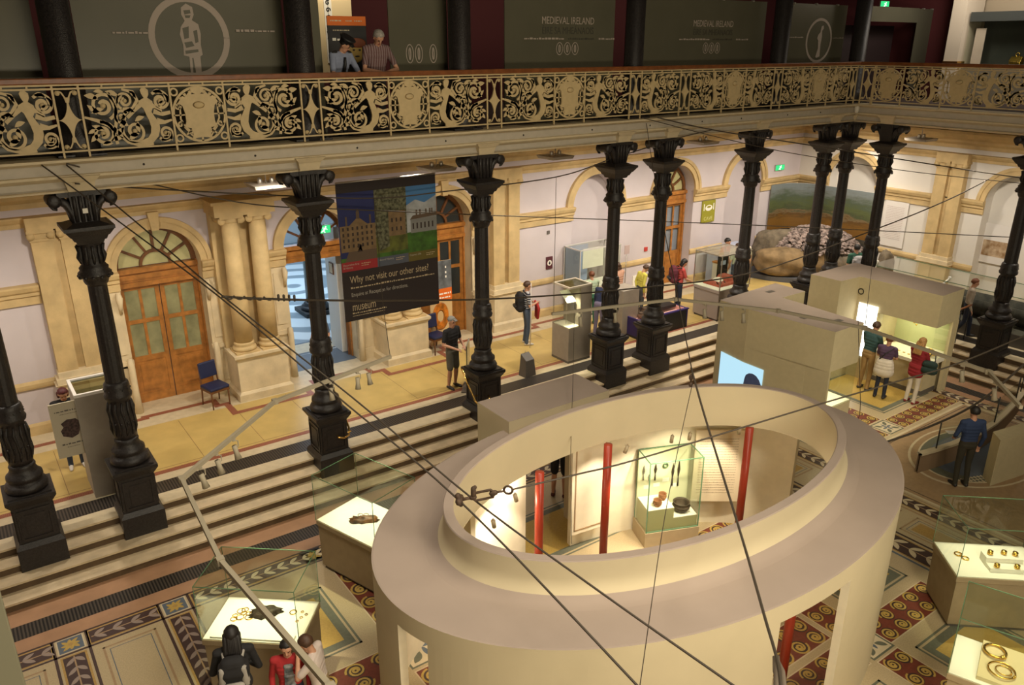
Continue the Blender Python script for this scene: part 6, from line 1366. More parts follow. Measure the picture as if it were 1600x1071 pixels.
# ================================================================== TRACK LIGHTING, CABLES
def track(label, pts, spots, z=3.0):
    t = thing('lighting_track', label, 'lighting track', (pts[0][0], pts[0][1], z), 0, 'lighting tracks hung over the court'); ox, oy = pts[0]
    P = [(x-ox, y-oy, 0) for x, y in pts]
    m_ = MB()
    for a, b in zip(P, P[1:]):
        d = Vector(b)-Vector(a); n_ = Vector((-d.y, d.x, 0)).normalized()*.022
        A, B = Vector(a), Vector(b); m_.add([A-n_, B-n_, B+n_, A+n_, A-n_+Vector((0, 0, .05)), B-n_+Vector((0, 0, .05)), B+n_+Vector((0, 0, .05)), A+n_+Vector((0, 0, .05))], [(0, 3, 2, 1), (4, 5, 6, 7), (0, 1, 5, 4), (1, 2, 6, 5), (2, 3, 7, 6), (3, 0, 4, 7)])
    m_.build('rail', [TRACK], t)
    for k in range(1, len(P)-1): m_ = MB(); m_.box(-.035, .035, -.035, .035, -.01, .06, 0); m_.build('corner_joint', [TRACK], t, P[k])
    for x, y, a in spots:
        m_ = MB(); m_.box(-.02, .02, -.03, .03, -.03, 0, 0); m_.tube([(0, 0, -.03), (.05, 0, -.05), (.05, 0, -.12), (0, 0, -.14)], .008, 6); m_.build('yoke', [TRACK], t, (x-ox, y-oy, 0))
        m_ = MB(); v_ = Vector((sin(a)*.05, -cos(a)*.03, -.26)); m_.tube([(0, 0, -.10), (v_.x*.5, v_.y*.5, -.19), tuple(v_*.98+Vector((0, 0, -.02)))], [.032, .030, .044], 12); m_.build('spot_head', [TRACK], t, (x-ox, y-oy, 0))
    return t
def lerp(a, b, t): return (a[0]+(b[0]-a[0])*t, a[1]+(b[1]-a[1])*t)
TL = [(3.44, -2.96), (1.41, -3.53), (-.15, -4.93), (-.25, -6.68), (-.05, -8.75), (.4, -9.6)]
track('angular cream lighting track with spotlights at the left, above the two front glass cases', TL, [(*lerp(TL[1], TL[2], .50), .5), (*lerp(TL[1], TL[2], .68), .6), (*lerp(TL[1], TL[2], .84), .7), (*lerp(TL[0], TL[1], .56), .1), (*lerp(TL[0], TL[1], .22), .2), (*lerp(TL[0], TL[1], .32), -.3)])
TR_ = [(6.74, -2.77), (9.17, -3.43), (10.17, -4.99), (10.59, -6.43), (10.30, -8.6), (9.39, -9.44)]
track('angular cream lighting track with spotlights at the right, above the video screen block', TR_, [(*lerp(TR_[1], TR_[2], .30), 0), (*lerp(TR_[1], TR_[2], .47), 0), (*lerp(TR_[1], TR_[2], .68), 0), (*lerp(TR_[0], TR_[1], .22), 0), (*lerp(TR_[0], TR_[1], .50), 0), (*lerp(TR_[3], TR_[4], .82), .2), (*lerp(TR_[4], TR_[5], .25), .2)])
def cable(name, label, pts, r, group='steel cables crossing the court', m=CABLE):
    P = [Vector(p) for p in pts]; Q = []
    for i in range(len(P)-1):                        # smooth through the points
        p0, p1, p2, p3 = P[max(i-1, 0)], P[i], P[i+1], P[min(i+2, len(P)-1)]
        for k in range(6):
            t = k/6; Q.append(.5*((2*p1)+(p2-p0)*t+(2*p0-5*p1+4*p2-p3)*t*t+(3*p1-p0-3*p2+p3)*t**3))
    Q.append(P[-1])
    o = MB().tube([q-P[0] for q in Q], r, 6).build(name, [m]); o.location = P[0]; return tag(o, label, 'cable', group)
#CABLES#
cable('steel_cable', 'thick dark cable sloping from the gallery edge at the upper left, left one of two', [(-0.450, -0.280, 5.940), (0.373, -1.131, 5.089), (1.070, -2.826, 4.363), (1.728, -4.805, 3.537), (2.126, -7.064, 3.009), (2.057, -9.834, 2.733), (1.974, -10.361, 2.744)], 0.012)
cable('steel_cable', 'thick dark cable sloping from the gallery edge at the upper left, right one of two', [(-0.142, -0.280, 5.915), (0.489, -1.032, 5.167), (1.116, -2.730, 4.366), (1.924, -4.918, 3.467), (2.280, -7.036, 2.987), (2.485, -8.834, 2.844), (2.591, -10.343, 2.834), (2.543, -10.870, 2.924)], 0.012)
cable('steel_cable', 'near level cable running right across the banner from the pair of sloping cables', [(1.108, -2.752, 4.355), (2.017, -2.437, 4.073), (4.022, -1.649, 3.483), (7.098, -1.045, 2.818), (10.753, -0.908, 2.363), (14.249, -1.337, 2.273), (17.967, -2.202, 3.042), (19.844, -2.908, 3.681), (20.643, -3.476, 4.233)], 0.017)
cable('steel_cable', 'long thin cable running level below the gallery from left to right', [(-0.138, -0.280, 5.933), (1.090, 0.448, 5.430), (2.753, 0.557, 4.902), (4.700, 0.613, 4.582), (8.353, 0.717, 4.011), (11.775, 0.247, 3.577), (15.115, -0.916, 3.240), (18.169, -2.583, 3.001), (20.948, -5.089, 2.901)], 0.011)
cable('steel_cable', 'thin cable curving from the left column up above the close column pair', [(-0.073, -0.280, 5.646), (0.763, 0.606, 5.389), (2.780, 0.579, 5.075), (4.945, 0.540, 4.786), (6.433, 0.437, 4.773), (9.128, 0.194, 4.852), (10.712, 0.088, 5.148), (12.449, -0.163, 5.493), (13.415, -0.315, 5.637)], 0.012)
cable('steel_cable', 'dark cable from the gallery edge running down right below the end railing, upper one', [(11.622, -0.282, 5.998), (13.415, -0.315, 5.637), (15.670, -0.974, 5.256), (18.284, -2.194, 4.800), (20.468, -3.524, 4.403), (21.524, -4.566, 4.228)], 0.014)
cable('steel_cable', 'dark cable from the gallery edge running down right below the end railing, lower one', [(11.131, -0.281, 6.022), (13.555, -0.349, 5.470), (15.664, -1.016, 4.998), (18.660, -2.551, 4.473), (21.518, -4.592, 4.117)], 0.009)
cable('steel_cable', 'dark cable from the turnbuckle across the oval roof opening to the right', [(2.559, -7.435, 3.179), (3.321, -7.541, 3.149), (4.140, -7.683, 3.148), (6.267, -8.223, 3.376), (7.676, -8.602, 3.528), (8.675, -8.878, 3.647), (10.168, -9.262, 3.974)], 0.011)
cable('steel_cable', 'thick dark cable hanging steeply over the right half of the oval roof', [(5.718, -6.948, 3.633), (5.336, -7.514, 3.367), (4.708, -8.406, 3.067), (3.910, -9.373, 2.989), (3.246, -10.111, 3.015), (2.822, -10.560, 3.069), (2.436, -10.878, 3.114)], 0.013)
cable('steel_cable', 'thin wire hanging from the knot over the oval roof down to the bottom edge', [(5.611, -7.083, 3.484), (4.743, -7.701, 3.107), (3.748, -8.452, 2.764), (2.183, -9.751, 2.599), (1.863, -10.011, 2.608)], 0.005)
cable('steel_cable', 'thin wire dropping from the gallery to the knot above the oval roof', [(11.279, -0.279, 5.892), (11.030, -0.801, 5.041), (8.970, -3.269, 4.223), (7.049, -5.472, 3.813), (5.718, -6.961, 3.611)], 0.008)
cable('hanging_wire', 'thin wire hanging beside the red disc sign on the wall', [(9.139, 0.185, 4.852), (8.484, -0.634, 3.658), (7.796, -1.500, 2.445)], 0.006)
cable('hanging_wire', 'thin wire hanging straight down into the oval pavilion opening', [(8.834, -0.904, 2.567), (6.048, -4.220, 2.359), (5.073, -5.371, 1.992), (3.958, -6.757, 1.565)], 0.005)
cable('hanging_wire', 'pale thin wire hanging in front of the black banner to the lighting track', [(4.988, 0.520, 4.785), (4.613, -0.325, 4.252), (4.044, -1.553, 3.455), (3.638, -2.546, 2.819)], 0.006)
cable('hanging_wire', 'thin wire hanging from the level cable to the corner of the right lighting track', [(17.958, -2.192, 3.025), (15.659, -3.515, 2.616), (12.469, -5.380, 2.401)], 0.007)
cable('hanging_wire', 'thin wire looping onto the oval roof near the showcase visitors', [(11.593, -5.721, 2.776), (10.594, -6.468, 2.249), (9.790, -7.036, 1.959), (9.447, -7.180, 1.861), (9.079, -7.219, 1.838)], 0.006)
cable('steel_cable', 'pale straight tube crossing the right side above the floor medallion', [(9.564, -7.215, 1.334), (10.881, -7.647, 1.567), (12.372, -7.736, 1.668), (14.230, -7.614, 1.891), (15.197, -7.607, 2.128)], 0.02)
TB0, TB1 = [2.128, -7.061, 3.015], [2.548, -7.427, 3.179]
KN = [5.655, -7.016, 3.539]
SP0, SP1 = [2.805, -10.577, 3.042], [2.442, -10.885, 3.116]
CL0, CL1 = [1.084, -2.778, 4.357], [1.865, -2.481, 4.122]
# turnbuckle, knots, clamps
t = thing('turnbuckle', 'rusty iron turnbuckle with eye joining cables above the left rim of the oval opening', 'turnbuckle', TB0)
A, B = Vector((0, 0, 0)), Vector(TB1)-Vector(TB0); up = Vector((0, 0, 1)); sd = B.cross(up).normalized(); dn = sd.cross(B).normalized()
RUST = mat('rusty iron', (.09, .055, .035), .7, .3, noise=.4, nscale=20)
m_ = MB(); m_.tube([A+B*.02, A+B*.24], .018, 8); m_.caps(A+dn*.05, A-dn*.05, .035, .03, 8); m_.caps(A-sd*.04, A+sd*.04, .045, .04, 8); m_.build('shackle', [RUST], t)
m_ = MB(); m_.tube([A+B*.24+dn*.0, A+B*.28+dn*.045, A+B*.62+dn*.045, A+B*.68], .014, 8); m_.tube([A+B*.24, A+B*.28-dn*.045, A+B*.62-dn*.045, A+B*.68], .014, 8); m_.caps(A+B*.24, A+B*.28, .03, .03); m_.caps(A+B*.62, A+B*.68, .03, .03); m_.build('frame', [RUST], t)
m_ = MB(); m_.tube([A+B*.66, A+B*.86], .013, 8); q_ = [A+B*.93+(B.normalized()*cos(TAU*k/14)+dn*sin(TAU*k/14))*.045 for k in range(14)]; m_.tube(q_, .014, 6, closed=True); m_.build('eye_bolt', [RUST], t)
t = thing('cable_clamp', 'iron clamp on the second cable beside the turnbuckle', 'clamp', tuple(A+Vector(TB0)+B*.30+dn*.06)); m_ = MB(); m_.caps((0, 0, -.03), (0, 0, .04), .03, .028, 8); m_.ball((.02, 0, .05), .022, 8, 5); m_.build('clamp', [RUST], t); m_ = MB(); m_.tube([(0, 0, -.02), (0, 0, -.09)], .01, 6); m_.build('bolt', [RUST], t)
o = MB().ball((0, 0, 0), (.03, .03, .05), 8, 5).ball((0, 0, -.1), (.025, .025, .035), 8, 5).tube([(0, 0, .03), (0, 0, -.1)], .012, 6).build('cable_knot', [RUST]); o.location = KN; tag(o, 'small knot where two wires meet above the far rim of the oval opening', 'knot')
o = MB(); d = Vector(SP1)-Vector(SP0)
for k in range(3): o.tube([Vector((.02*cos(k*2.1), .02*sin(k*2.1), .0))-d*.35, Vector((.03*cos(k*2.1+1), .03*sin(k*2.1+1), 0)), d*.5+Vector((.03*cos(k*2.1+2), .03*sin(k*2.1+2), 0)), d*1.1], [.012, .022, .024, .02], 8)
o = o.build('cable_splice', [mat('bound splice', (.13, .10, .07), .8)]); o.location = SP0; tag(o, 'thick bound splice at the lower end of the steep cable near the right doorway', 'splice')
o = MB(); d = Vector(CL1)-Vector(CL0); n_ = []
for k in range(41): a = k*.8; n_.append(d*(k/40)+Vector((0, .0, .025*sin(a)))+d.normalized().cross(Vector((0, 0, 1)))*.025*cos(a))
o.tube(n_, .010, 5); o = o.build('cable_binding', [CABLE]); o.location = CL0; tag(o, 'twisted wire binding where the sloping cables meet the level cable', 'binding')
for k in range(4):
    b = MB(); b.caps((0, 0, -.02), (0, 0, .05), .018, .02, 8); o = b.build('wire_clip', [CABLE]); o.location = Vector(CL1)+(Vector(CL1)-Vector(CL0)).normalized()*(.12+.1*k); tag(o, 'wire clip in the row of clips on the level cable, near the stone column pair', 'clip', 'wire clips on the level cable')
# ================================================================== PEOPLE
SKIN = mat('skin', (.52, .27, .165), .55, noise=.06, nscale=10)
HAIRS = {k: mat(k+' hair', c, .55, noise=.3, nscale=40) for k, c in dict(black=(.012, .009, .008), brown=(.07, .032, .016), grey=(.34, .31, .27), blond=(.42, .22, .07), maroon=(.10, .018, .02), auburn=(.16, .05, .018)).items()}
def cloth(name, c, **k): return mat(name, c, .85, noise=.12, nscale=6, **k)
LIP = mat('lips', (.36, .10, .08), .5); EYEW = mat('eye white', (.7, .66, .6), .3); EYED = mat('eye dark', (.03, .02, .015), .2)
def seg_d(p, a, b):
    ab = b-a; t = max(0., min(1., (p-a).dot(ab)/max(ab.length_squared, 1e-9))); return (p-(a+ab*t)).length, t
def person(label, loc, rz, h=1.72, cols=None, hair=('brown', 'short'), lean=0., headp=0., heady=0., J=None, sleeves='short', legs='long', shape=1., vox=.0105, hem=None, group=None, extras=None, bend_hips=0.):
    """facing +y; cols: top, low, shoe (materials)"""
    t = thing('person', label, 'person', loc, rz, group); s = h/1.75; cols = cols or {}; J = J or {}
    V = lambda x, y, z: Vector((x, y, z))
    hipc = V(0, 0, .95); RL = Matrix.Rotation(-lean, 3, 'X')
    up = lambda p: RL @ (Vector(p)-hipc)+hipc
    prim = []                                              # (a, b, ra, rb, tag)
    def C(a, b, ra, rb, tg): prim.append((Vector(a), Vector(b), ra, rb, tg))
    j = dict(hipL=V(-.09, 0, .93), hipR=V(.09, 0, .93), kneeL=V(-.10, .02, .50), kneeR=V(.10, .02, .50), ankL=V(-.11, -.03, .085), ankR=V(.11, -.03, .085), shL=V(-.19, -.01, 1.42), shR=V(.19, -.01, 1.42),
             elL=V(-.25, -.04, 1.13), elR=V(.25, -.04, 1.13), wrL=V(-.25, .07, .89), wrR=V(.25, .07, .89))
    for k, v in J.items(): j[k] = V(*v)
    for k in ('shL', 'shR', 'elL', 'elR', 'wrL', 'wrR'): j[k] = up(j[k])
    top, low = 'top', 'low'
    # trunk
    for a, b, ra, rb in (((-.07, 0, .93), (.07, 0, .93), .105, .105), ((-.065, .0, 1.0), (.065, 0, 1.0), .10, .10)): C(a, b, ra*shape, rb*shape, top if hem else low)
    for z, hw, r in ((1.04, .07, .095), (1.10, .065, .095), (1.17, .07, .098), (1.24, .082, .104), (1.31, .092, .105), (1.37, .10, .095), (1.42, .105, .075)): C(up((-hw, .0, z)), up((hw, .0, z)), r*shape, r*shape, top)
    if hem: 
        for z in hem+(1.0,): C((-.075, 0, z), (.075, 0, z), .122*shape, .122*shape, top)
    for sd in ('L', 'R'):
        sg = -1 if sd == 'L' else 1
        C(up((sg*.09, 0, 1.42)), j['sh'+sd], .07, .065, top)
        C(j['sh'+sd], j['el'+sd], .058, .045, top if sleeves != 'none' else 'skin') if sleeves == 'long' else (C(j['sh'+sd], j['sh'+sd].lerp(j['el'+sd], .72), .062, .054, top), C(j['sh'+sd].lerp(j['el'+sd], .5), j['el'+sd], .044, .04, 'skin'))
        C(j['el'+sd], j['wr'+sd], .046 if sleeves == 'long' else .04, .036 if sleeves == 'long' else .027, top if sleeves == 'long' else 'skin')
        # hand: palm, four fingers, thumb
        d = (j['wr'+sd]-j['el'+sd]).normalized(); sdv = d.cross(Vector((0, 0, 1)));
        if sdv.length < .2: sdv = d.cross(Vector((0, 1, 0)))
        sdv.normalize(); nn = sdv.cross(d).normalized(); w0 = j['wr'+sd]
        for q in (-.022, 0, .022): C(w0+d*.02+sdv*q*.6, w0+d*.09+sdv*q, .019, .016, 'skin')
        for q, L in ((-.031, .062), (-.010, .075), (.011, .070), (.031, .054)):
            b0 = w0+d*.095+sdv*q; b1 = b0+d*L*.55-nn*.010; C(b0, b1, .0098, .0095, 'skin'); C(b1, b1+d*L*.42-nn*L*.35, .0095, .0085, 'skin')
        tb = w0+d*.035+sdv*.03*(-sg); t1 = tb+d*.035+sdv*.032*(-sg); C(tb, t1, .013, .011, 'skin'); C(t1, t1+d*.035+sdv*.004*(-sg)-nn*.008, .011, .009, 'skin')
        # leg
        k_, a_ = j['knee'+sd], j['ank'+sd]; hp = j['hip'+sd]
        if legs == 'long': C(hp, k_, .088*shape, .060, low); C(k_, a_, .060, .048, low); C(a_, a_+V(0, 0, -.02), .05, .05, low)
        elif legs == 'shorts': C(hp, hp.lerp(k_, .93), .092*shape, .082, low); C(hp.lerp(k_, .8), k_, .058, .052, 'skin'); C(k_, k_.lerp(a_, .35), .05, .056, 'skin'); C(k_.lerp(a_, .35), a_, .056, .035, 'skin')
        fw = (a_-k_); fwd = V(0, 1, 0)
        C(a_+V(0, -.025, -.045), a_+V(sg*.015, .14, -.055), .042, .036, 'shoe'); C(a_+V(sg*.015, .13, -.055), a_+V(sg*.02, .17, -.058), .038, .03, 'shoe')
    # neck, head, face
    RH = RL @ Matrix.Rotation(heady, 3, 'Z') @ Matrix.Rotation(-headp, 3, 'X')
    nb = up((0, -.005, 1.44)); hc = up((0, .0, 1.52))+RH @ V(0, .012, .10)
    hl = lambda x, y, z: hc+RH @ V(x, y, z)
    C(nb, hl(0, -.012, -.06), .056, .052, 'skin')
    for a, b, ra, rb in (((0, -.018, .035), (0, .012, .03), .086, .082), ((0, .008, -.01), (0, .03, -.055), .074, .052), ((-.022, .035, -.08), (.022, .035, -.08), .032, .032), ((0, .05, -.095), (0, .058, -.098), .022, .02)): C(hl(*a), hl(*b), ra, rb, 'skin')
    C(hl(0, .083, .012), hl(0, .103, -.028), .011, .015, 'skin'); C(hl(-.032, .078, .03), hl(.032, .078, .03), .014, .014, 'skin')
    for sg in (-1, 1): C(hl(sg*.083, -.005, .015), hl(sg*.086, -.012, -.02), .014, .012, 'skin'); C(hl(sg*.032, .084, .012), hl(sg*.034, .084, .012), .0105, .0105, 'eye')
    C(hl(-.02, .077, -.062), hl(.02, .077, -.062), .0085, .0085, 'lip')
    mb = MB()
    for a, b, ra, rb, tg in prim: mb.caps(a*s, b*s, ra*s, rb*s, 10)
    me = mb.mesh('body', SKIN); tmp = bpy.data.objects.new('tmp', me); COL.objects.link(tmp)
    r = tmp.modifiers.new('r', 'REMESH'); r.mode = 'VOXEL'; r.voxel_size = vox
    sm = tmp.modifiers.new('s', 'SMOOTH'); sm.factor = .5; sm.iterations = 3
    dg = bpy.context.evaluated_depsgraph_get(); bm_ = bpy.data.meshes.new_from_object(tmp.evaluated_get(dg)); bpy.data.objects.remove(tmp)
    mats = dict(skin=SKIN, top=cols.get('top', BLACK), low=cols.get('low', BLACK), shoe=cols.get('shoe', BLACK), lip=LIP, eye=EYED); order = list(mats)
    bm_.materials.clear()
    for k in order: bm_.materials.append(mats[k])
    PR = [(a*s, b*s, ra*s, rb*s, order.index(tg)) for a, b, ra, rb, tg in prim]; idx = []
    for f in bm_.polygons:
        c = f.center; best = 9; bi = 0
        for a, b, ra, rb, ti in PR:
            if abs(c.z-a.z) > .5 and abs(c.z-b.z) > .5: continue
            d_, tt = seg_d(c, a, b); d_ -= ra+(rb-ra)*tt
            if ti == 4 or ti == 5: d_ -= .004
            if d_ < best: best = d_; bi = ti
        idx.append(bi)
    bm_.polygons.foreach_set('material_index', idx); bm_.polygons.foreach_set('use_smooth', [True]*len(idx)); bm_.name = 'body'
    o = bpy.data.objects.new('body', bm_); COL.objects.link(o); o.parent = t
    # hair
    hm, style = hair; hb = MB()
    n1, n2 = 20, 12; vs = []; fs = []
    for i in range(n2+1):
        for k in range(n1):
            th = pi*i/n2; a = TAU*k/n1; x, y, z = sin(th)*cos(a), sin(th)*sin(a), cos(th)
            low_ = {'short': -.5, 'bob': -.75, 'long': -.8, 'cap': .1, 'crop': -.35}[style]
            front = y > .25 and z < .42-.25*(abs(x) > .6); under = z < low_+.25*max(0, y)
            k_ = .84 if (front or under) else 1.0; R_ = (.097, .108, .105); jit = 1+.025*sin(9*a+5*th)
            p = hl(x*R_[0]*k_*jit, -.012+y*R_[1]*k_*jit, .04+z*R_[2]*k_*jit); vs.append(p*s)
    for i in range(n2):
        for k in range(n1): fs.append((i*n1+k, (i+1)*n1+k, (i+1)*n1+(k+1) % n1, i*n1+(k+1) % n1))
    hb.add(vs, fs, 0, True)
    if style == 'long':
        for x in (-.075, -.055, -.035, -.018, 0, .018, .035, .055, .075): hb.caps(hl(x, -.065-.012*(x*x < .002), .0)*s, (up((x*1.2, -.115, 1.36)))*s, .036*s, .026*s, 8)
        for x in (-.085, .085): hb.caps(hl(x, -.02, .03)*s, up((x*1.1, -.02, 1.38))*s, .026*s, .018*s, 8)
    if style == 'bob':
        for x in (-.075, -.03, .03, .075): hb.caps(hl(x, -.06, .0)*s, hl(x, -.06, -.10)*s, .034*s, .026*s, 8)
    hb.build('hair' if style != 'cap' else 'cap', [HAIRS[hm] if isinstance(hm, str) else hm], t)
    if style == 'cap': b = MB(); b.caps(hl(-.03, .09, .075)*s, hl(.03, .09, .075)*s, .02*s, .02*s, 8); b.caps(hl(-.03, .13, .062)*s, hl(.03, .13, .062)*s, .018*s, .018*s, 8); b.build('cap_peak', [hm], t)
    t['_s'] = s
    if extras: extras(t, s, up, hl, j)
    del t['_s']
    return t
def backpack(t, label, m, s=1., y=-.20, z=1.05, w=.28, hgt=.42, strap=BLACK, lean=0.):
    """a bag worn on the back: its own thing placed at the wearer's back"""
    M = t.matrix_basis; p_ = M @ Vector((0, y, z)); o = thing('backpack', label, 'backpack', p_, t.rotation_euler[2])
    b = MB(); b.caps((-w*.3, 0, 0), (w*.3, 0, 0), .12, .12, 10); b.caps((-w*.28, .0, hgt*.5), (w*.28, 0, hgt*.5), .11, .11, 10); b.caps((-w*.2, .01, hgt*.8), (w*.2, .01, hgt*.8), .09, .09, 10); b.box(-w*.62, w*.62, -.08, .09, -.06, hgt*.75, 0)
    me = b.mesh('bag', m); tmp = bpy.data.objects.new('tmp', me); COL.objects.link(tmp); r = tmp.modifiers.new('r', 'REMESH'); r.mode = 'VOXEL'; r.voxel_size = .016; q = tmp.modifiers.new('s', 'SMOOTH'); q.iterations = 6
    dg = bpy.context.evaluated_depsgraph_get(); bm_ = bpy.data.meshes.new_from_object(tmp.evaluated_get(dg)); bpy.data.objects.remove(tmp); bm_.materials.clear(); bm_.materials.append(m)
    bm_.polygons.foreach_set('use_smooth', [True]*len(bm_.polygons)); part('bag', bm_, o)
    b = MB(); b.caps((-w*.25, -.12, .05), (w*.25, -.12, .05), .05, .05, 8); b.build('front_pocket', [strap], o)
    for sg in (-1, 1): b = MB(); b.tube([(sg*.10, .08, hgt*.8), (sg*.12, .17, hgt*.88), (sg*.14, .26, hgt*.75), (sg*.15, .29, hgt*.45), (sg*.14, .22, .05), (sg*.11, .10, -.02)], .018, 6); b.build('strap', [strap], o)
    return o
JEANS = cloth('blue jeans', (.035, .05, .085)); DKJ = cloth('dark jeans', (.014, .018, .035)); BLKC = cloth('black cloth', (.013, .012, .013)); TANC = cloth('tan trousers', (.32, .20, .075)); WHT = cloth('white trousers', (.62, .55, .46))
KHK = cloth('khaki shorts', (.13, .12, .09)); OLV = cloth('dark olive trousers', (.035, .03, .018)); GRYC = cloth('grey trousers', (.06, .06, .065)); BEIG = cloth('beige trousers', (.36, .26, .13))
SHOEW = mat('white trainers', (.6, .55, .48), .6); SHOED = mat('dark shoes', (.02, .018, .018), .5)
STRIPE = stripe_mat('navy striped shirt', (.025, .028, .05), (.42, .42, .42), 5.2, 'Z'); STRIPEV = stripe_mat('mauve striped shirt', (.13, .065, .06), (.24, .17, .17), 7, 'X')
fold = dict(elL=(-.27, .02, 1.14), elR=(.27, .02, 1.14), wrL=(-.10, .22, 1.14), wrR=(.08, .24, 1.17))
desk = dict(elL=(-.23, .10, 1.16), elR=(.23, .10, 1.16), wrL=(-.15, .33, 1.08), wrR=(.15, .33, 1.08))
walk = dict(kneeL=(-.10, .14, .52), ankL=(-.10, .16, .09), kneeR=(.10, -.03, .50), ankR=(.10, -.25, .12))

person('person with maroon headband peeping over the tall grey plinth case', (-.62, 2.34, 0), pi, 1.68, dict(top=BLKC, low=JEANS, shoe=SHOEW), ('maroon', 'bob'), .1, .3)
p = person('man in a navy and white striped shirt holding a red jacket by the wall', (10.26, 2.72, 0), -1.95, 1.74, dict(top=STRIPE, low=cloth('mid blue jeans', (.06, .085, .13)), shoe=SHOEW), ('brown', 'crop'), 0, .05, 0, fold)
backpack(p, 'black backpack worn by the man in the striped shirt', BLKC)
rj = thing('red_jacket', 'red jacket draped over the arm of the man in the striped shirt', 'jacket', (10.26, 2.72, 0), -1.95); b = MB()
for k in range(5): b.tube([(-.12+.05*k, .25, 1.16), (-.13+.055*k, .30, 1.0), (-.13+.055*k, .28, .72-.02*(k % 2))], [.035, .045, .03], 8)
b.build('fabric', [cloth('red fabric', (.42, .03, .03))], rj)
o = MB().tube([(0, 0, 0), (.03, 0, .9), (.02, 0, 1.78)], [.014, .018, .01], 8).build('white_rod', [mat('pale rod', (.6, .55, .5), .5)]); o.location = (10.15, 2.42, 0); tag(o, 'thin pale upright rod in front of the man in the striped shirt', 'rod')
person('man in black T-shirt, grey cap and shorts walking past brass-railed column', (7.15, 1.40, 0), pi+.25, 1.75, dict(top=BLKC, low=KHK, shoe=SHOED), (mat('grey cap', (.22, .21, .19), .8), 'cap'), 0, .05, 0, dict(elL=(-.27, .0, 1.13), elR=(.27, .0, 1.13), wrL=(-.14, .24, 1.06), wrR=(.14, .24, 1.06)), legs='shorts')
person('person in blue grey T-shirt half hidden behind the column at bright entrance', (5.05, 4.05, 0), 2.2, 1.55, dict(top=cloth('blue grey T-shirt', (.07, .09, .13)), low=JEANS, shoe=SHOED), ('brown', 'short'))
person('child in a pale mint top facing the white table case', (12.72, 2.95, 0), -.3, 1.55, dict(top=cloth('mint top', (.42, .52, .36)), low=cloth('green skirt cloth', (.04, .16, .09)), shoe=SHOED), ('auburn', 'short'), .05, .2, 0, desk)
person('woman in navy top with white band bending forward beside close column pair', (12.15, 1.98, 0), -1.25, 1.66, dict(top=cloth('navy top', (.018, .026, .07)), low=cloth('lilac trousers', (.16, .14, .22)), shoe=SHOED), ('black', 'short'), .42, .35, 0, dict(elL=(-.24, .10, 1.15), elR=(.24, .05, 1.13), wrL=(-.2, .22, .95), wrR=(.2, .18, .90)), 'long')
person('girl with brown hair in a peach top at the white table case', (13.85, 3.05, 0), .1, 1.62, dict(top=cloth('peach top', (.55, .30, .2)), low=GRYC, shoe=SHOED), ('brown', 'bob'), .1, .25, 0, desk)
person('youth in a bright yellow long-sleeved top looking down', (14.3, 2.62, 0), -1.8, 1.60, dict(top=cloth('yellow top', (.62, .55, .09)), low=GRYC, shoe=SHOED), ('brown', 'short'), .12, .6, 0, dict(elL=(-.24, -.06, 1.13), elR=(.24, -.06, 1.13), wrL=(-.14, -.05, .93), wrR=(.2, .02, .9)), 'long')
p = person('visitor in red top with maroon backpack at the case with red model', (15.5, 2.25, 0), -2.0, 1.66, dict(top=cloth('red top', (.45, .06, .05)), low=DKJ, shoe=SHOED), ('black', 'bob'), .12, .3, 0, desk)
backpack(p, 'maroon backpack worn by the visitor at the red model', cloth('maroon bag', (.10, .014, .025)))
person('boy in a bright red T-shirt facing the camera behind the big glass case', (18.35, 3.0, 0), pi+.2, 1.76, dict(top=cloth('bright red shirt', (.6, .04, .035)), low=JEANS, shoe=SHOED), ('black', 'short'), .05, .2)
person('small brown-haired child between two others behind the big glass case', (18.6, 2.7, 0), -.4, 1.60, dict(top=cloth('pale green shirt', (.42, .46, .36)), low=JEANS, shoe=SHOED), ('brown', 'short'))
person('dark-haired visitor in a pale top beside the seventh column', (18.95, 2.75, 0), pi/2+.4, 1.76, dict(top=cloth('pale top', (.62, .56, .45)), low=JEANS, shoe=SHOED), ('black', 'short'), .1, .3)
p = person('visitor in a dark green shirt facing the stone tomb', (20.85, .0, 0), -.5, 1.78, dict(top=cloth('dark green shirt', (.022, .09, .055)), low=DKJ, shoe=SHOED), ('black', 'short'))
backpack(p, 'grey and white backpack worn by the visitor in green', cloth('grey white bag', (.38, .36, .36)), strap=cloth('pink strap', (.4, .3, .3)))
person('visitor in a beige jacket walking along the log boat case', (20.35, -3.75, 0), -2.6, 1.66, dict(top=cloth('beige jacket', (.34, .28, .21)), low=DKJ, shoe=SHOED), ('auburn', 'short'), .05, .15, 0, walk, 'long')
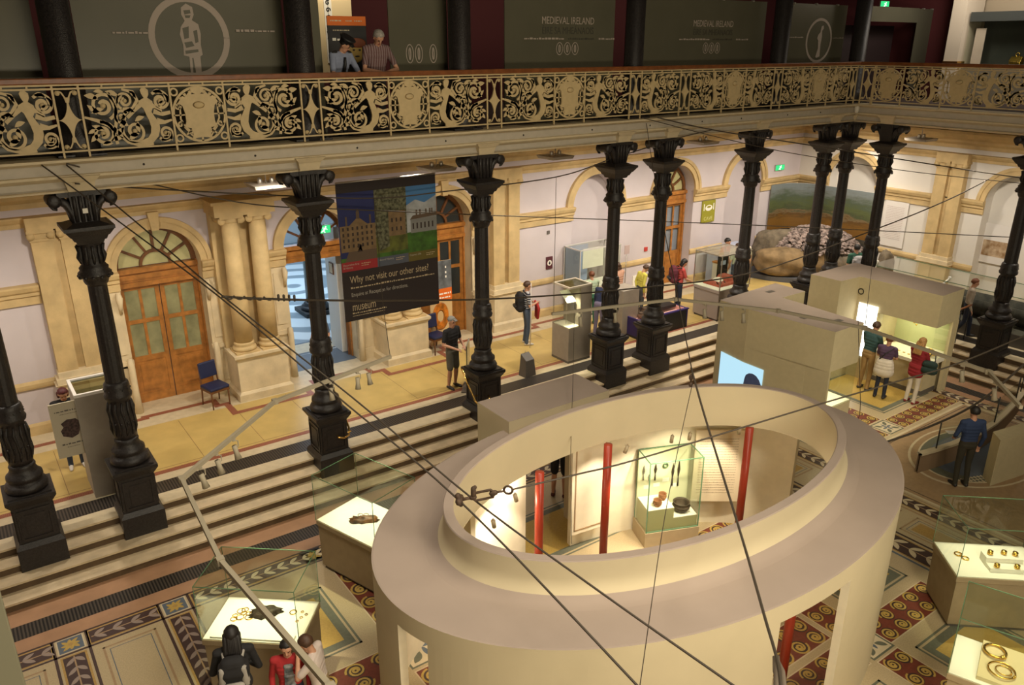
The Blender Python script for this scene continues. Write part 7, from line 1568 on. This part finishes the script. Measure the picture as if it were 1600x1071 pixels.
# at the gallery rail
rail_ = lambda: dict(elL=(-.30, .22, 1.13), elR=(.30, .22, 1.13), wrL=(-.06, .40, 1.14), wrR=(.10, .42, 1.14))
def guardx(t, s, up, hl, j):
    b = MB(); b.lathe([(.112, .0), (.118, .03), (.145, .06), (.15, .075), (.12, .085), (0, .088)], 20); b.v = [tuple(hl(p_[0], p_[1]-.01, p_[2]+.075)*s) for p_ in b.v]; b.build('peaked_cap', [BLACK], t)
    b = MB(); b.caps(hl(-.05, .11, .075)*s, hl(.05, .11, .075)*s, .018*s, .018*s, 8); b.caps(hl(-.04, .14, .065)*s, hl(.04, .14, .065)*s, .014*s, .014*s, 8); b.build('cap_peak', [BLACK], t)
    b = MB(); b.tube([up((0, .11, 1.42))*s, up((0, .135, 1.3))*s, up((0, .13, 1.12))*s], [.022*s, .03*s, .035*s], 8); b.build('tie', [BLACK], t)
    for sg in (-1, 1): b = MB(); b.caps(up((sg*.13, 0, 1.475))*s, up((sg*.19, 0, 1.465))*s, .035*s, .03*s, 8); b.build('shoulder_strap', [BLACK], t)
person('uniformed guard in pale blue shirt and black cap leaning on gallery rail', (4.42, .48, 5.985), pi+.25, 1.70, dict(top=cloth('pale blue shirt', (.23, .26, .36)), low=BLKC, shoe=SHOED), ('black', 'crop'), .30, .35, .5, rail_(), extras=guardx)
person('grey-haired man in a striped short-sleeved shirt leaning on the gallery rail', (5.16, .50, 5.985), pi-.05, 1.82, dict(top=STRIPEV, low=GRYC, shoe=SHOED), ('grey', 'short'), .22, .45, .1, rail_(), shape=1.15)
# lower floor
p = person('dark-haired woman in black seen from behind at the front glass case', (.05, -5.21, FZ), -.35, 1.66, dict(top=BLKC, low=BEIG, shoe=SHOED), ('black', 'long'), .05, .15, 0, dict(elL=(-.28, .0, 1.13), elR=(.28, .0, 1.13), wrL=(-.15, .2, 1.05), wrR=(.15, .2, 1.05)), 'long', vox=.009)
bp_ = backpack(p, 'grey and black backpack worn by the woman in black', BLKC, hgt=.36, strap=cloth('pale grey bag', (.34, .31, .27)))
for sg in (-1, 1): b = MB(); b.caps((sg*.13, -.05, .02), (sg*.12, -.05, .24), .05, .045, 8); b.build('side_panel', [cloth('pale grey bag', (.34, .31, .27))], bp_)
person('boy in open red jacket over blue grey T-shirt at the front glass case', (.58, -5.56, FZ), 2.75, 1.50, dict(top=cloth('red jacket cloth', (.40, .022, .025)), low=DKJ, shoe=SHOED), ('black', 'short'), 0, .1, 0, None, 'long', vox=.009,
       extras=lambda t, s, up, hl, j: MB().add([up((x*s0, .112, z)) *s for s0 in (1,) for x, z in ((-.05, 1.42), (.05, 1.42), (.075, 1.0), (-.075, 1.0))], [(0, 1, 2, 3)]).caps(up((-.03, .075, 1.36))*s, up((.03, .075, 1.36))*s, .045*s, .045*s, 8).caps(up((-.035, .08, 1.2))*s, up((.035, .08, 1.2))*s, .045*s, .045*s, 8).caps(up((-.035, .08, 1.04))*s, up((.035, .08, 1.04))*s, .045*s, .045*s, 8).build('t_shirt', [mat('blue print T-shirt', (.06, .075, .09), .8, noise=.9, nscale=14, col2=(.3, .3, .3))], t))
person('child in white shirt with one hand raised to the head, front glass case', (.88, -5.76, FZ), .9, 1.56, dict(top=cloth('white shirt cloth', (.62, .52, .46)), low=BEIG, shoe=SHOED), ('brown', 'short'), .15, .35, 0, dict(elL=(-.27, .16, 1.28), wrL=(-.10, .16, 1.50), elR=(.26, .02, 1.14), wrR=(.18, .22, 1.02)), vox=.009)
p1 = person('man in a teal shirt and tan trousers at the lit gold showcase', (16.20, -3.50, FZ), -pi/2-.1, 1.78, dict(top=cloth('teal shirt', (.035, .085, .085)), low=TANC, shoe=SHOED), ('brown', 'short'), .1, .35, 0, desk)
def p2x(t, s, up, hl, j):
    b = MB(); 
    for z, r in ((1.02, .135), (.96, .15), (.88, .165), (.78, .18)): b.caps((-.08*s, -.01, z*s), (.08*s, -.01, z*s), r*s, r*s, 12)
    b.build('tied_jumper', [WHT], t)
    b = MB(); b.tube([up((.17, .06, 1.46))*s, up((.0, .13, 1.28))*s, up((-.17, .05, 1.05))*s], .014, 6); b.tube([up((.17, -.06, 1.46))*s, up((0, -.135, 1.28))*s, up((-.17, -.08, 1.05))*s], .014, 6); b.build('shoulder_strap', [BLACK], t)
person('woman in purple top with white jumper tied at waist at lit showcase', (16.05, -4.02, FZ), -pi/2+.25, 1.60, dict(top=cloth('purple top', (.085, .045, .095)), low=DKJ, shoe=SHOED), ('auburn', 'short'), .06, .2, 0, desk, extras=p2x)
p3 = person('woman in red coat with long blond hair and white trousers at lit showcase', (16.38, -4.62, FZ), -pi/2-.15, 1.66, dict(top=cloth('red coat', (.26, .014, .022)), low=WHT, shoe=mat('red shoes', (.2, .02, .02), .5)), ('blond', 'long'), .05, .15, 0, desk, 'long', hem=(.9, .82))
t = thing('shoulder_bag', 'dark green bag carried by the woman in the red coat', 'bag', (16.38, -4.92, FZ+.85), -1.4); b = MB(); b.caps((-.08, 0, .1), (.08, 0, .1), .11, .11, 10); b.caps((-.08, 0, .24), (.08, 0, .24), .09, .09, 10); b.build('bag', [cloth('bottle green cloth', (.015, .035, .03))], t); b = MB(); b.tube([(-.1, 0, .28), (-.03, .12, .5), (.05, .12, .5), (.1, 0, .28)], .012, 6); b.build('strap', [BLACK], t)
person('man in a blue shirt seen from behind by the dark floor medallion', (13.45, -7.28, FZ), -.62, 1.70, dict(top=cloth('royal blue shirt', (.022, .04, .10)), low=OLV, shoe=SHOED), ('black', 'short'), 0, .1, 0, dict(elR=(.26, -.05, 1.13), wrR=(.27, .05, .88), elL=(-.26, .03, 1.13), wrL=(-.16, .22, 1.0)), 'long')
t = thing('paper_leaflet', 'white leaflet held by the man in the blue shirt', 'leaflet', (13.45, -7.28, FZ), -.62); b = MB(); b.box(-.24, -.06, .29, .42, .98, .99, 0); b.build('sheet', [WHITEB], t)
person('person in black shorts and red-trimmed shoes standing beyond the pavilion doorway', (6.80, -3.02, FZ), -.9, 1.76, dict(top=BLKC, low=BLKC, shoe=mat('black red shoes', (.09, .015, .015), .5)), ('black', 'short'), legs='shorts')

nest('person', 'cap', ('cap_peak',)); nest('person', 'peaked_cap', ('cap_peak',)); nest('backpack', 'bag', ('front_pocket',))
# ================================================================== CAMERA, LIGHT
cd = bpy.data.cameras.new('camera'); cam = bpy.data.objects.new('camera', cd); COL.objects.link(cam)
cam.location = (-1.6575, -13.3243, 7.5309); cam.rotation_euler = (1.21211, -.000385, -.619295)
cd.sensor_width = 36; cd.lens = 1244.889/1600*36; cd.clip_end = 200
SC.camera = cam
w = bpy.data.worlds.new('hall ambient'); SC.world = w; w.use_nodes = True
bgn = w.node_tree.nodes['Background']; bgn.inputs['Color'].default_value = (1, .80, .55, 1); bgn.inputs['Strength'].default_value = .02
SC.view_settings.view_transform = 'Standard'; SC.view_settings.look = 'None'; SC.view_settings.gamma = 1; SC.view_settings.exposure = 0
SC.view_settings.use_curve_mapping = False
# roof light over the court, then unseen and added fill lights
light('SPOT', (1.2, -7.4, 12), 2600, (1, .88, .70), 1.5, (1.6, -7.0, 0), 72, .7)
light('SPOT', (3.2, -15.5, 9.6), 1500, (1, .90, .70), .8, (5.0, -8.2, 1.2), 62, .5)  # unseen light from the camera side, fills the pavilion front
light('AREA', (6, -11, 11.5), 420, (1, .86, .62), 6, (6, -2, 5), sizey=3)  # weak fill added for the railing and gallery front
light('AREA', (2.5, -15.8, 5.0), 640, (1, .87, .64), 9, (4, -4, 2.4), sizey=1)  # unseen low light from the camera side, fills the front faces
light('AREA', (22.3, -3.2, 9.6), 70, WARMW, 2, (23.6, -3.2, 7.5))  # fill added to brighten the dark gallery end
light('AREA', (10, 2.6, 9.8), 90, WARM, 18, (10, 4.5, 8.2), sizey=.5)  # fill added to lift the maroon wall behind the gallery
# lamps hung under the gallery, washing the terrace and the back wall
for x, pw in ((-6.5, 260), (-3.2, 300), (.1, 300), (3.4, 300), (6.2, 310), (9.2, 330), (12.4, 420), (14.4, 440), (17.4, 440), (20.2, 380), (22.3, 260)):
    light('SPOT', (x, 1.1, 5.2), pw, WARMW, .12, (x, 2.7, 0), 142, .8)
for y, pw in ((-.4, 280), (-3.2, 320), (-6.4, 320)): light('SPOT', (20.6, y, 5.2), pw, WARMW, .12, (22.4, y, 0), 142, .8)
light("AREA", (6.5, 11, 5.0), 500, COOL, 5, (6.5, 11, 0))
light('AREA', (17.3, 5.2, 3.9), 30, WARM, .6, (17.3, 5.2, 0))
light('SPOT', (10.5, -13.8, 9.4), 2700, (1, .88, .66), .5, (15.0, -3.6, 1.3), 34, .7)  # fill added from the front for the exhibit block faces
light('SPOT', (15.2, -2.6, 11.8), 2600, (1, .88, .68), .8, (15.2, -2.9, 1.9), 32, .7)  # fill added from above for the exhibit block tops
light('AREA', (21.6, -1.6, 9.4), 45, WARMW, .6, (22.2, .8, 7.6))  # small fill added for the glass screen right of the corner
